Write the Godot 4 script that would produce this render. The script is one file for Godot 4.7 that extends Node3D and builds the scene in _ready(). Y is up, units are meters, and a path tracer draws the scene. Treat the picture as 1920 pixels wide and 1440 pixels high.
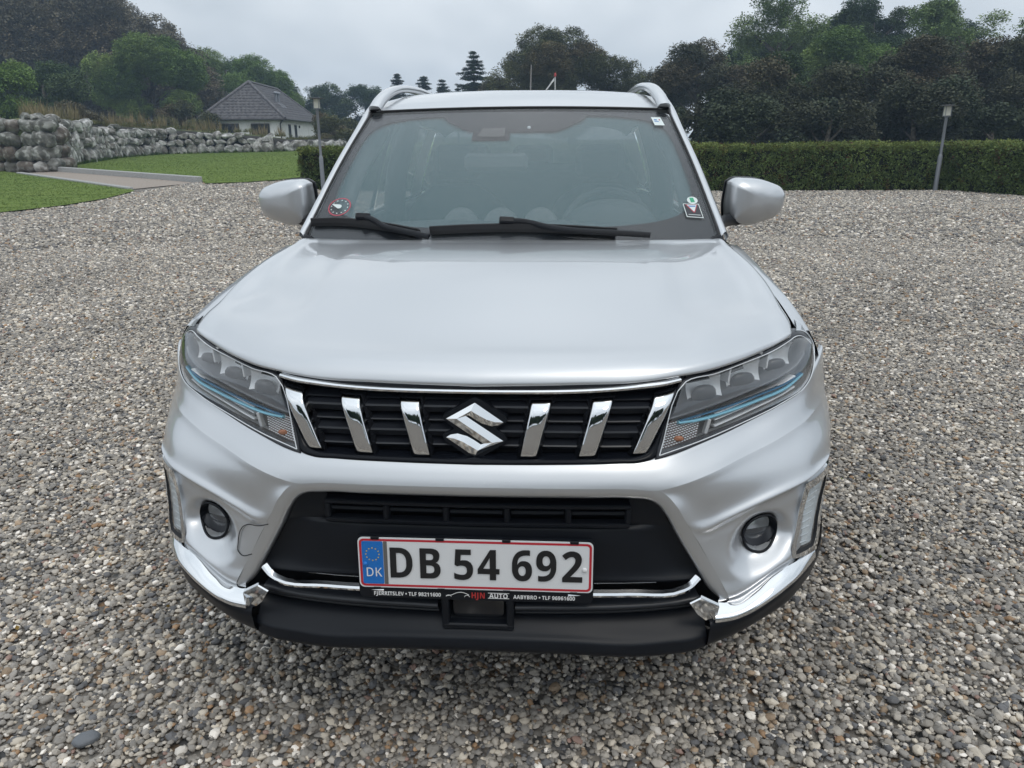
extends Node3D
# A silver compact SUV parked on a gravel yard, seen from the front, under an overcast sky.
# World frame: x right, y up, the car's nose at z = 0 and its body towards -z.

var rng := RandomNumberGenerator.new()
var M := {}                # materials
var mx := 1.0              # -1 while the mirrored half of something is built
var group_no := 0
var names_used := {}


func _ready() -> void:
	rng.seed = 41
	camera_and_light()
	materials()
	setting()
	far_things()
	gravel_stones()
	car()


func camera_and_light() -> void:
	var cam := Camera3D.new()
	cam.name = "camera"
	cam.position = Vector3(0.176, 1.42, 1.447)
	cam.rotation_degrees = Vector3(-17.9, 3.7, -0.43)
	cam.fov = 53.03
	cam.near = 0.05
	cam.far = 600.0
	add_child(cam)
	cam.current = true
	var we := WorldEnvironment.new()
	we.name = "environment"
	var env := Environment.new()
	env.background_mode = Environment.BG_SKY
	var sky := Sky.new()
	var pm := PanoramaSkyMaterial.new()
	pm.panorama = overcast_sky()
	sky.sky_material = pm
	env.sky = sky
	env.ambient_light_source = Environment.AMBIENT_SOURCE_SKY
	env.tonemap_mode = Environment.TONE_MAPPER_LINEAR
	env.tonemap_exposure = EXPOSURE
	env.background_energy_multiplier = 1.0
	env.sdfgi_enabled = true
	env.ssao_enabled = true
	env.ssil_enabled = true
	env.fog_enabled = true
	env.fog_density = 0.0014
	env.fog_light_color = Color(0.72, 0.82, 0.93)
	we.environment = env
	add_child(we)
	var sun := DirectionalLight3D.new()
	sun.name = "sun"
	sun.light_energy = 0.22
	sun.light_color = Color(1.0, 0.97, 0.93)
	sun.light_angular_distance = 25.0
	sun.shadow_enabled = true
	sun.rotation_degrees = Vector3(-58, 35, 0)
	add_child(sun)


const EXPOSURE := 1.08


func overcast_sky() -> Texture2D:
	var w := 1024
	var h := 512
	var im := Image.create(w, h, false, Image.FORMAT_RGBF)
	var n := FastNoiseLite.new()
	n.seed = 5
	n.noise_type = FastNoiseLite.TYPE_SIMPLEX_SMOOTH
	n.fractal_octaves = 5
	n.frequency = 0.9
	for j in h:
		var el := PI * (0.5 - (j + 0.5) / h)
		var up := sin(el)
		for i in w:
			var az := TAU * (i + 0.5) / w
			var c := Color(0.62, 0.72, 0.80)
			if up > -0.02:
				var k := 1.0 / (maxf(up, 0.0) + 0.22)
				var px := cos(az) * cos(el) * k
				var pz := sin(az) * cos(el) * k
				var v := n.get_noise_3d(px * 0.55, 0.3, pz * 0.9)
				var v2 := n.get_noise_3d(px * 1.7 + 9.0, 3.0, pz * 2.6)
				var t := clampf(0.5 + 0.95 * v + 0.3 * v2, 0.0, 1.0)
				var lum := lerpf(0.60, 0.84, t) * (1.0 + 0.55 * maxf(up, 0.0))
				c = Color(0.875, 0.975, 1.07).lerp(Color(0.94, 1.0, 1.05), t) * lum
			im.set_pixel(i, j, Color(c.r, c.g, c.b))
	return ImageTexture.create_from_image(im)


# ---------------------------------------------------------------- naming and nodes

func numbered(called: String) -> String:
	var k: int = names_used.get(called, 0)
	names_used[called] = k + 1
	return called if k == 0 else "%s_%03d" % [called, k]


func thing(called: String, label: String, category: String, at := Vector3.ZERO, group := "") -> Node3D:
	var o := Node3D.new()
	o.name = numbered(called)
	o.position = at
	o.set_meta("label", label)
	o.set_meta("category", category)
	if group != "":
		o.set_meta("group", group)
	add_child(o)
	return o


func empty(called: String, parent: Node3D) -> Node3D:
	var o := Node3D.new()
	o.name = called
	parent.add_child(o, true)
	return o


func fin(called: String, st: SurfaceTool, mat: Material, parent: Node3D) -> MeshInstance3D:
	st.generate_normals()
	st.index()
	var o := MeshInstance3D.new()
	o.name = called
	o.mesh = st.commit()
	o.material_override = mat
	parent.add_child(o, true)
	return o


func inst(called: String, mesh: Mesh, mat: Material, parent: Node3D, xf := Transform3D.IDENTITY) -> MeshInstance3D:
	var o := MeshInstance3D.new()
	o.name = called
	o.mesh = mesh
	o.transform = xf
	if mat:
		o.material_override = mat
	parent.add_child(o, true)
	return o


func struct(o: Node3D) -> Node3D:
	o.set_meta("kind", "structure")
	return o


func stuff(o: Node3D) -> Node3D:
	o.set_meta("kind", "stuff")
	return o


# ---------------------------------------------------------------- shapes

func mb() -> SurfaceTool:
	var st := SurfaceTool.new()
	st.begin(Mesh.PRIMITIVE_TRIANGLES)
	return st


func sm(st: SurfaceTool) -> void:          # a new smooth group: what follows joins softly within itself only
	group_no += 1
	st.set_smooth_group(group_no)


func flat(st: SurfaceTool) -> void:
	st.set_smooth_group(-1)


func tri(st: SurfaceTool, a: Vector3, b: Vector3, c: Vector3) -> void:
	if mx < 0.0:
		a.x = -a.x
		b.x = -b.x
		c.x = -c.x
		st.add_vertex(a)
		st.add_vertex(b)
		st.add_vertex(c)
	else:
		st.add_vertex(a)
		st.add_vertex(c)
		st.add_vertex(b)


func quad(st: SurfaceTool, a: Vector3, b: Vector3, c: Vector3, d: Vector3) -> void:
	tri(st, a, b, c)
	tri(st, a, c, d)


func face(st: SurfaceTool, p: Array) -> void:       # a flat facet
	flat(st)
	for i in range(1, p.size() - 1):
		tri(st, p[0], p[i], p[i + 1])


func grid(st: SurfaceTool, g: Array, hole = null) -> void:
	sm(st)
	for j in g.size() - 1:
		var r0: PackedVector3Array = g[j]
		var r1: PackedVector3Array = g[j + 1]
		for i in r0.size() - 1:
			if hole != null and hole.call((r0[i] + r0[i + 1] + r1[i] + r1[i + 1]) * 0.25):
				continue
			quad(st, r0[i], r0[i + 1], r1[i + 1], r1[i])


func hermite(p: Array, k: int) -> PackedVector3Array:   # a smooth line through every point, k steps from each to the next
	var n := p.size()
	var out := PackedVector3Array()
	if n == 2 or k == 1:
		for i in n - 1:
			for s in k:
				out.append((p[i] as Vector3).lerp(p[i + 1], float(s) / k))
		out.append(p[n - 1])
		return out
	var d := []
	for i in n - 1:
		d.append(maxf((p[i] as Vector3).distance_to(p[i + 1]), 1e-5))
	var m := []
	for i in n:
		if i == 0:
			m.append((p[1] - p[0]) / d[0])
		elif i == n - 1:
			m.append((p[n - 1] - p[n - 2]) / d[n - 2])
		else:
			var a: Vector3 = (p[i] - p[i - 1]) / d[i - 1]
			var b: Vector3 = (p[i + 1] - p[i]) / d[i]
			m.append((a * d[i] + b * d[i - 1]) / (d[i] + d[i - 1]))
	for i in n - 1:
		for s in k:
			var t := float(s) / k
			var t2 := t * t
			var t3 := t2 * t
			out.append(p[i] * (2 * t3 - 3 * t2 + 1) + m[i] * (d[i] * (t3 - 2 * t2 + t)) + p[i + 1] * (3 * t2 - 2 * t3) + m[i + 1] * (d[i] * (t3 - t2)))
	out.append(p[n - 1])
	return out


func loft(rows: Array, ku: int, kv: int) -> Array:
	var fine := []
	for r in rows:
		fine.append(hermite(r, ku))
	var n: int = fine[0].size()
	var out := []
	for i in n:
		var col := []
		for r in fine:
			col.append(r[i])
		var c := hermite(col, kv)
		for j in c.size():
			if i == 0:
				out.append(PackedVector3Array())
			out[j].append(c[j])
	return out


func v2(a: Array) -> Array:           # [x, y, z, x, y, z ...] -> points
	var out := []
	for i in range(0, a.size(), 3):
		out.append(Vector3(a[i], a[i + 1], a[i + 2]))
	return out


func rows_of(a: Array) -> Array:
	var out := []
	for r in a:
		out.append(v2(r))
	return out


# The skin of the car's nose: how far forward it stands at a place (x, y), from a handful of plan curves at rising heights.
const SKIN_X := [0.0, 0.15, 0.3, 0.4, 0.5, 0.6, 0.7, 0.76, 0.82, 0.88]
const SKIN_Y := [0.25, 0.34, 0.45, 0.60, 0.71, 0.80, 0.90, 1.0]
const SKIN_Z := [
	[0.0, -0.002, -0.01, -0.02, -0.04, -0.08, -0.15, -0.22, -0.33, -0.50],
	[0.022, 0.02, 0.012, 0.002, -0.015, -0.05, -0.11, -0.18, -0.29, -0.47],
	[0.012, 0.010, 0.004, -0.006, -0.028, -0.052, -0.10, -0.165, -0.265, -0.45],
	[0.003, 0.0, -0.004, -0.012, -0.045, -0.095, -0.150, -0.200, -0.285, -0.46],
	[0.0, -0.002, -0.008, -0.020, -0.052, -0.102, -0.158, -0.208, -0.300, -0.47],
	[-0.056, -0.056, -0.060, -0.075, -0.130, -0.195, -0.255, -0.305, -0.40, -0.53],
	[-0.080, -0.081, -0.088, -0.104, -0.155, -0.220, -0.285, -0.345, -0.44, -0.58],
	[-0.10, -0.104, -0.118, -0.145, -0.21, -0.285, -0.36, -0.43, -0.54, -0.66],
]


func through(xs: Array, ys: Array, x: float) -> float:
	var n := xs.size()
	var i := 0
	while i < n - 2 and x > xs[i + 1]:
		i += 1
	var h: float = xs[i + 1] - xs[i]
	var t: float = (x - xs[i]) / h
	var a := i if i == 0 else i - 1
	var b := i + 1 if i + 1 == n - 1 else i + 2
	var m0: float = (ys[i + 1] - ys[a]) / (xs[i + 1] - xs[a])
	var m1: float = (ys[b] - ys[i]) / (xs[b] - xs[i])
	return (2 * t * t * t - 3 * t * t + 1) * ys[i] + (t * t * t - 2 * t * t + t) * h * m0 + (3 * t * t - 2 * t * t * t) * ys[i + 1] + (t * t * t - t * t) * h * m1


func nose(x: float, y: float) -> float:
	var c := []
	for z in SKIN_Z:
		c.append(through(SKIN_X, z, absf(x)))
	return through(SKIN_Y, c, y)


func on_nose(p: Vector3) -> Vector3:        # (x, y, how far proud of the skin)
	return Vector3(p.x, p.y, nose(p.x, p.y) + p.z)


func skin(rows: Array, ku: int, kv: int, dent = null) -> Array:
	var g := loft(rows, ku, kv)
	for r in g.size():
		var line: PackedVector3Array = g[r]
		for i in line.size():
			var q := line[i]
			if dent != null:
				q.z += dent.call(q.x, q.y)
			line[i] = on_nose(q)
		g[r] = line
	return g


func tube(st: SurfaceTool, path: PackedVector3Array, r: float, seg := 8, r_end := -1.0, caps := true) -> void:
	sm(st)
	var n := path.size()
	var rings := []
	var side := Vector3.ZERO
	for i in n:
		var d := (path[mini(i + 1, n - 1)] - path[maxi(i - 1, 0)]).normalized()
		if side == Vector3.ZERO:
			side = d.cross(Vector3.UP if absf(d.y) < 0.9 else Vector3.RIGHT).normalized()
		side = (side - d * side.dot(d)).normalized()
		var up := d.cross(side)
		var rr := r if r_end < 0.0 else lerpf(r, r_end, float(i) / (n - 1))
		var ring := PackedVector3Array()
		for k in seg + 1:
			var a := TAU * (k % seg) / seg
			ring.append(path[i] + (side * cos(a) + up * sin(a)) * rr)
		rings.append(ring)
	for j in n - 1:
		for k in seg:
			quad(st, rings[j][k], rings[j][k + 1], rings[j + 1][k + 1], rings[j + 1][k])
	if caps:
		flat(st)
		for k in range(1, seg - 1):
			tri(st, rings[0][0], rings[0][k + 1], rings[0][k])
			tri(st, rings[n - 1][0], rings[n - 1][k], rings[n - 1][k + 1])


func sweep(st: SurfaceTool, path: Array, ups: Array, shape: Array, soft := true) -> void:   # a closed outline (Vector2 list: across, up) carried along a path
	var rings := []
	var n := path.size()
	for i in n:
		var d: Vector3 = (path[mini(i + 1, n - 1)] - path[maxi(i - 1, 0)]).normalized()
		var up: Vector3 = ups[i] if ups.size() > 1 else ups[0]
		var across := d.cross(up).normalized()
		up = across.cross(d)
		var ring := PackedVector3Array()
		for k in shape.size() + 1:
			var s: Vector2 = shape[k % shape.size()]
			ring.append(path[i] + across * s.x + up * s.y)
		rings.append(ring)
	if soft:
		sm(st)
	for k in shape.size():
		if not soft:
			sm(st)
		for j in n - 1:
			quad(st, rings[j][k], rings[j][k + 1], rings[j + 1][k + 1], rings[j + 1][k])
	for e in [0, n - 1]:
		flat(st)
		for k in range(1, shape.size() - 1):
			tri(st, rings[e][0], rings[e][k], rings[e][k + 1])


func box(st: SurfaceTool, xf: Transform3D, size: Vector3, c := 0.0) -> void:     # c: width of the chamfer
	var h := size * 0.5
	c = minf(c, minf(h.x, minf(h.y, h.z)) * 0.9)
	flat(st)
	if c <= 0.0:
		for ax in 3:
			for s in [-1.0, 1.0]:
				var u := (ax + 1) % 3
				var v := (ax + 2) % 3
				var p := []
				for e in [[-1, -1], [1, -1], [1, 1], [-1, 1]]:
					var q := Vector3.ZERO
					q[ax] = h[ax] * s
					q[u] = h[u] * e[0] * s
					q[v] = h[v] * e[1]
					p.append(xf * q)
				quad(st, p[0], p[1], p[2], p[3])
		return
	var pt := func(ax: int, sx: float, sy: float, sz: float) -> Vector3:
		var q := Vector3(sx * (h.x - c), sy * (h.y - c), sz * (h.z - c))
		q[ax] += c * [sx, sy, sz][ax]
		return xf * q
	for ax in 3:
		var u := (ax + 1) % 3
		var v := (ax + 2) % 3
		for s in [-1.0, 1.0]:
			var p := []
			for e in [[-1, -1], [1, -1], [1, 1], [-1, 1]]:
				var q := Vector3.ZERO
				q[ax] = s
				q[u] = e[0] * s
				q[v] = e[1]
				p.append(pt.call(ax, q.x, q.y, q.z))
			quad(st, p[0], p[1], p[2], p[3])
		for su in [-1.0, 1.0]:
			for sv in [-1.0, 1.0]:
				var a := Vector3.ZERO
				a[u] = su
				a[v] = sv
				a[ax] = -1
				var b := a
				b[ax] = 1
				var p := [pt.call(u, a.x, a.y, a.z), pt.call(u, b.x, b.y, b.z), pt.call(v, b.x, b.y, b.z), pt.call(v, a.x, a.y, a.z)]
				if su * sv > 0:
					quad(st, p[0], p[3], p[2], p[1])
				else:
					quad(st, p[0], p[1], p[2], p[3])
	for sx in [-1.0, 1.0]:
		for sy in [-1.0, 1.0]:
			for sz in [-1.0, 1.0]:
				var p := [pt.call(0, sx, sy, sz), pt.call(1, sx, sy, sz), pt.call(2, sx, sy, sz)]
				if sx * sy * sz > 0:
					tri(st, p[0], p[1], p[2])
				else:
					tri(st, p[0], p[2], p[1])


func at(p: Vector3, turn := Vector3.ZERO) -> Transform3D:     # turn in degrees
	return Transform3D(Basis.from_euler(turn * (PI / 180.0)), p)


func lathe(st: SurfaceTool, xf: Transform3D, prof: Array, seg: int, hard := false) -> void:    # profile of Vector2(radius, height) turned round the y axis
	sm(st)
	for j in prof.size() - 1:
		if hard:
			sm(st)
		for k in seg:
			var a0 := TAU * k / seg
			var a1 := TAU * ((k + 1) % seg) / seg
			var p := func(q: Vector2, a: float) -> Vector3: return xf * Vector3(q.x * cos(a), q.y, q.x * sin(a))
			var a: Vector3 = p.call(prof[j], a0)
			var b: Vector3 = p.call(prof[j], a1)
			var c: Vector3 = p.call(prof[j + 1], a1)
			var d: Vector3 = p.call(prof[j + 1], a0)
			if prof[j].x > 1e-6:
				tri(st, a, c, b)
			if prof[j + 1].x > 1e-6:
				tri(st, a, d, c)


func slab(st: SurfaceTool, poly: PackedVector2Array, xf: Transform3D, depth: float) -> void:    # a flat outline in x, y made `depth` thick towards -z
	var idx := Geometry2D.triangulate_polygon(poly)
	flat(st)
	for k in range(0, idx.size(), 3):
		var p := []
		for e in 3:
			p.append(Vector3(poly[idx[k + e]].x, poly[idx[k + e]].y, 0.0))
		if (p[1] - p[0]).cross(p[2] - p[0]).z < 0.0:
			p.reverse()
		tri(st, xf * p[0], xf * p[1], xf * p[2])
		for e in 3:
			p[e].z = -depth
		tri(st, xf * p[0], xf * p[2], xf * p[1])
	var n := poly.size()
	var turn := -1.0 if Geometry2D.is_polygon_clockwise(poly) else 1.0
	for k in n:
		var a := poly[k]
		var b := poly[(k + 1) % n]
		var q := [xf * Vector3(a.x, a.y, 0), xf * Vector3(b.x, b.y, 0), xf * Vector3(b.x, b.y, -depth), xf * Vector3(a.x, a.y, -depth)]
		if turn > 0:
			quad(st, q[0], q[3], q[2], q[1])
		else:
			quad(st, q[0], q[1], q[2], q[3])


func round_rect(w: float, h: float, r: float, seg := 5) -> PackedVector2Array:
	var out := PackedVector2Array()
	for q in 4:
		var cx: float = (w * 0.5 - r) * [1, -1, -1, 1][q]
		var cy: float = (h * 0.5 - r) * [1, 1, -1, -1][q]
		for k in seg + 1:
			var a := PI * 0.5 * (q + float(k) / seg)
			out.append(Vector2(cx + r * cos(a), cy + r * sin(a)))
	return out


# ---------------------------------------------------------------- materials

func mat(called: String, c: Color, rough := 0.6, metal := 0.0) -> StandardMaterial3D:      # c holds linear, real-world values
	var m := StandardMaterial3D.new()
	m.resource_name = called
	m.albedo_color = Color(c.r, c.g, c.b, 1.0).linear_to_srgb()
	m.roughness = rough
	m.metallic = metal
	m.cull_mode = BaseMaterial3D.CULL_DISABLED
	M[called] = m
	return m


func noise_tex(seed_: int, freq: float, size: int, colors: Array, stops: Array, oct := 4, type := FastNoiseLite.TYPE_SIMPLEX_SMOOTH) -> NoiseTexture2D:
	var n := FastNoiseLite.new()
	n.seed = seed_
	n.noise_type = type
	n.frequency = freq
	n.fractal_octaves = oct
	var t := NoiseTexture2D.new()
	t.width = size
	t.height = size
	t.seamless = true
	t.noise = n
	var g := Gradient.new()
	g.offsets = PackedFloat32Array(stops)
	var cs := PackedColorArray()
	for c in colors:
		cs.append((c as Color).linear_to_srgb())
	g.colors = cs
	t.color_ramp = g
	return t


func textured(m: StandardMaterial3D, t: Texture2D, scale: float, world := true) -> void:
	m.albedo_color = Color.WHITE
	m.albedo_texture = t
	m.uv1_triplanar = true
	m.uv1_world_triplanar = world
	m.uv1_scale = Vector3.ONE * scale


func relief(m: StandardMaterial3D, seed_: int, freq: float, cm: float, scale := -1.0, oct := 4) -> void:
	var t := noise_tex(seed_, freq, 512, [Color.BLACK, Color.WHITE], [0.0, 1.0], oct)
	m.heightmap_enabled = true
	m.heightmap_texture = t
	m.heightmap_scale = cm
	if scale > 0.0:
		m.uv1_triplanar = true
		m.uv1_world_triplanar = true
		m.uv1_scale = Vector3.ONE * scale


func pane(called: String, c: Color, a: float) -> StandardMaterial3D:
	var m := mat(called, c, 0.03)
	m.albedo_color.a = a
	m.transparency = BaseMaterial3D.TRANSPARENCY_ALPHA
	return m


func materials() -> void:
	var m := mat("silver_paint", Color(0.59, 0.605, 0.625), 0.40, 0.84)
	m.clearcoat_enabled = true
	m.clearcoat = 1.0
	m.clearcoat_roughness = 0.03
	mat("chrome", Color(0.78, 0.79, 0.80), 0.045, 1.0)
	mat("dull_chrome", Color(0.62, 0.63, 0.65), 0.16, 1.0)
	mat("gloss_black", Color(0.012, 0.013, 0.016), 0.10)
	mat("black_plastic", Color(0.0065, 0.008, 0.0115), 0.42).metallic_specular = 0.36
	mat("grille_frame", Color(0.005, 0.006, 0.009), 0.22).metallic_specular = 0.3
	mat("grille_slat", Color(0.013, 0.015, 0.020), 0.36)
	mat("dark_void", Color(0.006, 0.007, 0.009), 0.8)
	mat("rubber", Color(0.014, 0.014, 0.016), 0.6)
	mat("frit", Color(0.014, 0.016, 0.022), 0.5).metallic_specular = 0.2
	mat("lamp_grey", Color(0.125, 0.135, 0.15), 0.28, 0.25)
	mat("lamp_dark", Color(0.020, 0.022, 0.028), 0.3)
	mat("reflector", Color(0.75, 0.76, 0.78), 0.10, 1.0)
	mat("lamp_silver", Color(0.76, 0.78, 0.80), 0.32, 0.35)
	mat("blue_strip", Color(0.24, 0.58, 0.74), 0.12, 0.3)
	mat("deep_blue_strip", Color(0.03, 0.16, 0.30), 0.15, 0.3)
	mat("amber", Color(0.42, 0.15, 0.06), 0.25)
	mat("signal_back", Color(0.13, 0.09, 0.085), 0.4)
	mat("white_lens", Color(0.50, 0.55, 0.58), 0.2)
	mat("plate_white", Color(0.72, 0.73, 0.74), 0.35)
	mat("plate_red", Color(0.50, 0.02, 0.035), 0.35)
	mat("plate_blue", Color(0.012, 0.16, 0.52), 0.35)
	mat("plate_black", Color(0.012, 0.012, 0.013), 0.4)
	mat("plate_grey", Color(0.13, 0.125, 0.12), 0.45)
	mat("print_white", Color(0.75, 0.75, 0.75), 0.5)
	mat("print_red", Color(0.42, 0.03, 0.03), 0.5)
	mat("star_yellow", Color(0.65, 0.45, 0.06), 0.5)
	mat("interior_dark", Color(0.016, 0.018, 0.020), 0.75)
	mat("interior_grey", Color(0.055, 0.058, 0.060), 0.8)
	mat("headlining", Color(0.10, 0.10, 0.10), 0.9)
	mat("seat_cloth", Color(0.014, 0.015, 0.017), 0.9)
	mat("sticker_white", Color(0.68, 0.74, 0.73), 0.5)
	mat("sticker_red", Color(0.42, 0.06, 0.09), 0.5)
	mat("sticker_green", Color(0.05, 0.36, 0.20), 0.5)
	mat("sticker_dark", Color(0.03, 0.032, 0.04), 0.5)
	mat("sticker_blue", Color(0.05, 0.2, 0.5), 0.5)
	mat("tail_red", Color(0.35, 0.01, 0.012), 0.15)
	mat("tyre", Color(0.018, 0.018, 0.019), 0.85)
	mat("alloy", Color(0.42, 0.43, 0.44), 0.3, 0.8)
	pane("windscreen_glass", Color(0.80, 0.95, 0.93), 0.006).metallic_specular = 0.42
	pane("haze_sheet", Color(0.42, 0.88, 1.0), 0.105).metallic_specular = 0.0  # bluish film: its colour stands in for haze over the clear glass
	pane("clear_lens", Color(0.85, 0.93, 1.0), 0.012)
	pane("side_glass", Color(0.03, 0.035, 0.035), 0.68)
	pane("privacy_glass", Color(0.012, 0.014, 0.015), 0.90)
	pane("water", Color(0.9, 0.95, 1.0), 0.02)
	setting_materials()

# ---------------------------------------------------------------- the car

func whole(g: Array) -> Array:          # a half (x from 0 outwards) joined to its mirror image
	var out := []
	for r in g:
		var line := PackedVector3Array()
		for i in range(r.size() - 1, 0, -1):
			line.append(Vector3(-r[i].x, r[i].y, r[i].z))
		for p in r:
			line.append(p)
		out.append(line)
	return out


func car() -> void:
	var t := thing("parked_car", "silver compact SUV parked nose-on in the middle of the gravel yard", "car")
	bumper(t)
	lower_front(t)
	grille(t)
	number_plate(t)
	for s in [1.0, -1.0]:
		mx = s
		headlight(t)
		fog_and_daylights(t)
		mirror(t)
		roof_rail(t)
		side_body(t)
	mx = 1.0
	bonnet(t)
	windscreen(t)
	roof(t)
	wipers(t)
	interior(t)
	rear_body(t)
	wheels(t)


func fog_dent(x: float, y: float) -> float:
	var d := Vector2((x - 0.630) / 0.080, (y - 0.550) / 0.072).length()
	var k := clampf(1.12 - d, 0.0, 1.0)
	var r := Vector2(x - 0.631, y - 0.566).length()
	return -0.034 * smoothstep(0.0, 0.62, k) * smoothstep(0.478, 0.522, y - 0.35 * maxf(0.0, x - 0.60)) - 0.06 * smoothstep(0.0405, 0.034, r)


func bumper(t: Node3D) -> void:
	var st := mb()
	# the brow under grille and headlamps, up to its crest
	var brow := skin(rows_of([
		[0, 0.772, -0.03, 0.12, 0.772, -0.03, 0.23, 0.774, -0.03, 0.33, 0.777, -0.03, 0.375, 0.78, -0.03, 0.42, 0.786, -0.03, 0.475, 0.794, -0.03, 0.575, 0.811, -0.03, 0.68, 0.836, -0.03, 0.745, 0.856, -0.03, 0.795, 0.886, -0.03, 0.845, 0.90, -0.03],
		[0, 0.764, 0, 0.12, 0.764, 0, 0.23, 0.766, 0, 0.33, 0.769, 0, 0.375, 0.771, 0, 0.42, 0.776, 0, 0.475, 0.785, 0, 0.575, 0.801, 0, 0.68, 0.826, 0, 0.745, 0.846, 0, 0.795, 0.880, 0, 0.845, 0.90, 0],
		[0, 0.757, 0.002, 0.12, 0.757, 0.002, 0.23, 0.759, 0.002, 0.33, 0.761, 0.002, 0.375, 0.763, 0.002, 0.42, 0.767, 0.002, 0.475, 0.775, 0.002, 0.575, 0.791, 0.002, 0.68, 0.815, 0.002, 0.745, 0.834, 0.002, 0.795, 0.862, 0.002, 0.845, 0.88, 0],
		[0, 0.739, 0.002, 0.12, 0.739, 0.002, 0.23, 0.740, 0.002, 0.33, 0.740, 0.002, 0.38, 0.739, 0.002, 0.42, 0.743, 0.003, 0.482, 0.750, 0.004, 0.56, 0.764, 0.006, 0.66, 0.785, 0.007, 0.735, 0.802, 0.006, 0.798, 0.820, 0.002, 0.85, 0.83, 0],
		[0, 0.722, 0.0, 0.12, 0.722, 0.0, 0.23, 0.722, 0.0, 0.33, 0.721, 0.0, 0.383, 0.717, 0.0, 0.42, 0.722, 0.001, 0.483, 0.733, 0.002, 0.556, 0.747, 0.003, 0.655, 0.763, 0.004, 0.735, 0.779, 0.004, 0.80, 0.789, 0.002, 0.855, 0.79, 0],
	]), 6, 5)
	grid(st, whole(brow))
	# the flanks under the crest: a shallow hollow, then the fold above the fog lamp, then the lamp's bowl
	var flank := skin(rows_of([
		[0.383, 0.717, 0.0, 0.42, 0.722, 0.001, 0.483, 0.733, 0.002, 0.556, 0.747, 0.003, 0.655, 0.763, 0.004, 0.735, 0.779, 0.004, 0.80, 0.789, 0.002, 0.855, 0.79, 0.0],
		[0.398, 0.708, -0.002, 0.435, 0.709, -0.005, 0.495, 0.718, -0.007, 0.565, 0.731, -0.007, 0.660, 0.748, -0.006, 0.738, 0.763, -0.005, 0.803, 0.770, -0.005, 0.858, 0.772, 0.0],
		[0.420, 0.686, 0.0, 0.455, 0.682, -0.010, 0.510, 0.690, -0.013, 0.578, 0.703, -0.013, 0.665, 0.720, -0.012, 0.738, 0.732, -0.010, 0.805, 0.733, -0.013, 0.862, 0.735, 0.0],
		[0.445, 0.644, 0.0, 0.480, 0.639, -0.008, 0.530, 0.648, -0.009, 0.592, 0.664, -0.008, 0.668, 0.682, -0.007, 0.735, 0.691, -0.006, 0.806, 0.690, -0.006, 0.864, 0.69, 0.0],
		[0.458, 0.622, 0.0, 0.490, 0.616, 0.000, 0.540, 0.631, 0.001, 0.600, 0.648, 0.003, 0.670, 0.665, 0.004, 0.733, 0.677, 0.004, 0.808, 0.688, 0.002, 0.866, 0.675, 0.0],
		[0.463, 0.613, 0.0, 0.494, 0.607, -0.003, 0.544, 0.622, -0.005, 0.602, 0.640, -0.006, 0.671, 0.657, -0.006, 0.7325, 0.671, -0.006, 0.808, 0.680, -0.006, 0.866, 0.667, 0.0],
		[0.478, 0.588, 0.0, 0.505, 0.586, -0.003, 0.550, 0.594, -0.005, 0.604, 0.606, -0.006, 0.666, 0.620, -0.006, 0.728, 0.632, -0.006, 0.790, 0.636, -0.03, 0.860, 0.64, -0.03],
		[0.505, 0.540, 0.0, 0.532, 0.532, -0.001, 0.572, 0.534, -0.003, 0.618, 0.546, -0.004, 0.668, 0.560, -0.004, 0.716, 0.572, -0.004, 0.785, 0.575, -0.03, 0.855, 0.58, -0.03],
		[0.530, 0.497, 0.0, 0.550, 0.492, 0.0, 0.582, 0.494, 0.0, 0.622, 0.506, 0.0, 0.662, 0.520, 0.0, 0.705, 0.530, 0.0, 0.775, 0.53, -0.03, 0.850, 0.53, -0.03],
		[0.553, 0.452, 0.0, 0.570, 0.456, 0.0, 0.595, 0.466, 0.0, 0.626, 0.481, 0.0, 0.660, 0.497, 0.0, 0.700, 0.508, 0.0, 0.765, 0.49, -0.03, 0.845, 0.49, -0.03],
		[0.556, 0.442, -0.02, 0.574, 0.446, -0.02, 0.597, 0.456, -0.02, 0.628, 0.470, -0.02, 0.662, 0.486, -0.02, 0.700, 0.490, -0.02, 0.765, 0.47, -0.04, 0.845, 0.47, -0.04],
	]), 10, 8, fog_dent)
	var hole := func(p: Vector3) -> bool: return Vector2(absf(p.x) - 0.631, p.y - 0.566).length() < 0.030
	for s in [1.0, -1.0]:
		mx = s
		grid(st, flank, hole)
	mx = 1.0
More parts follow.
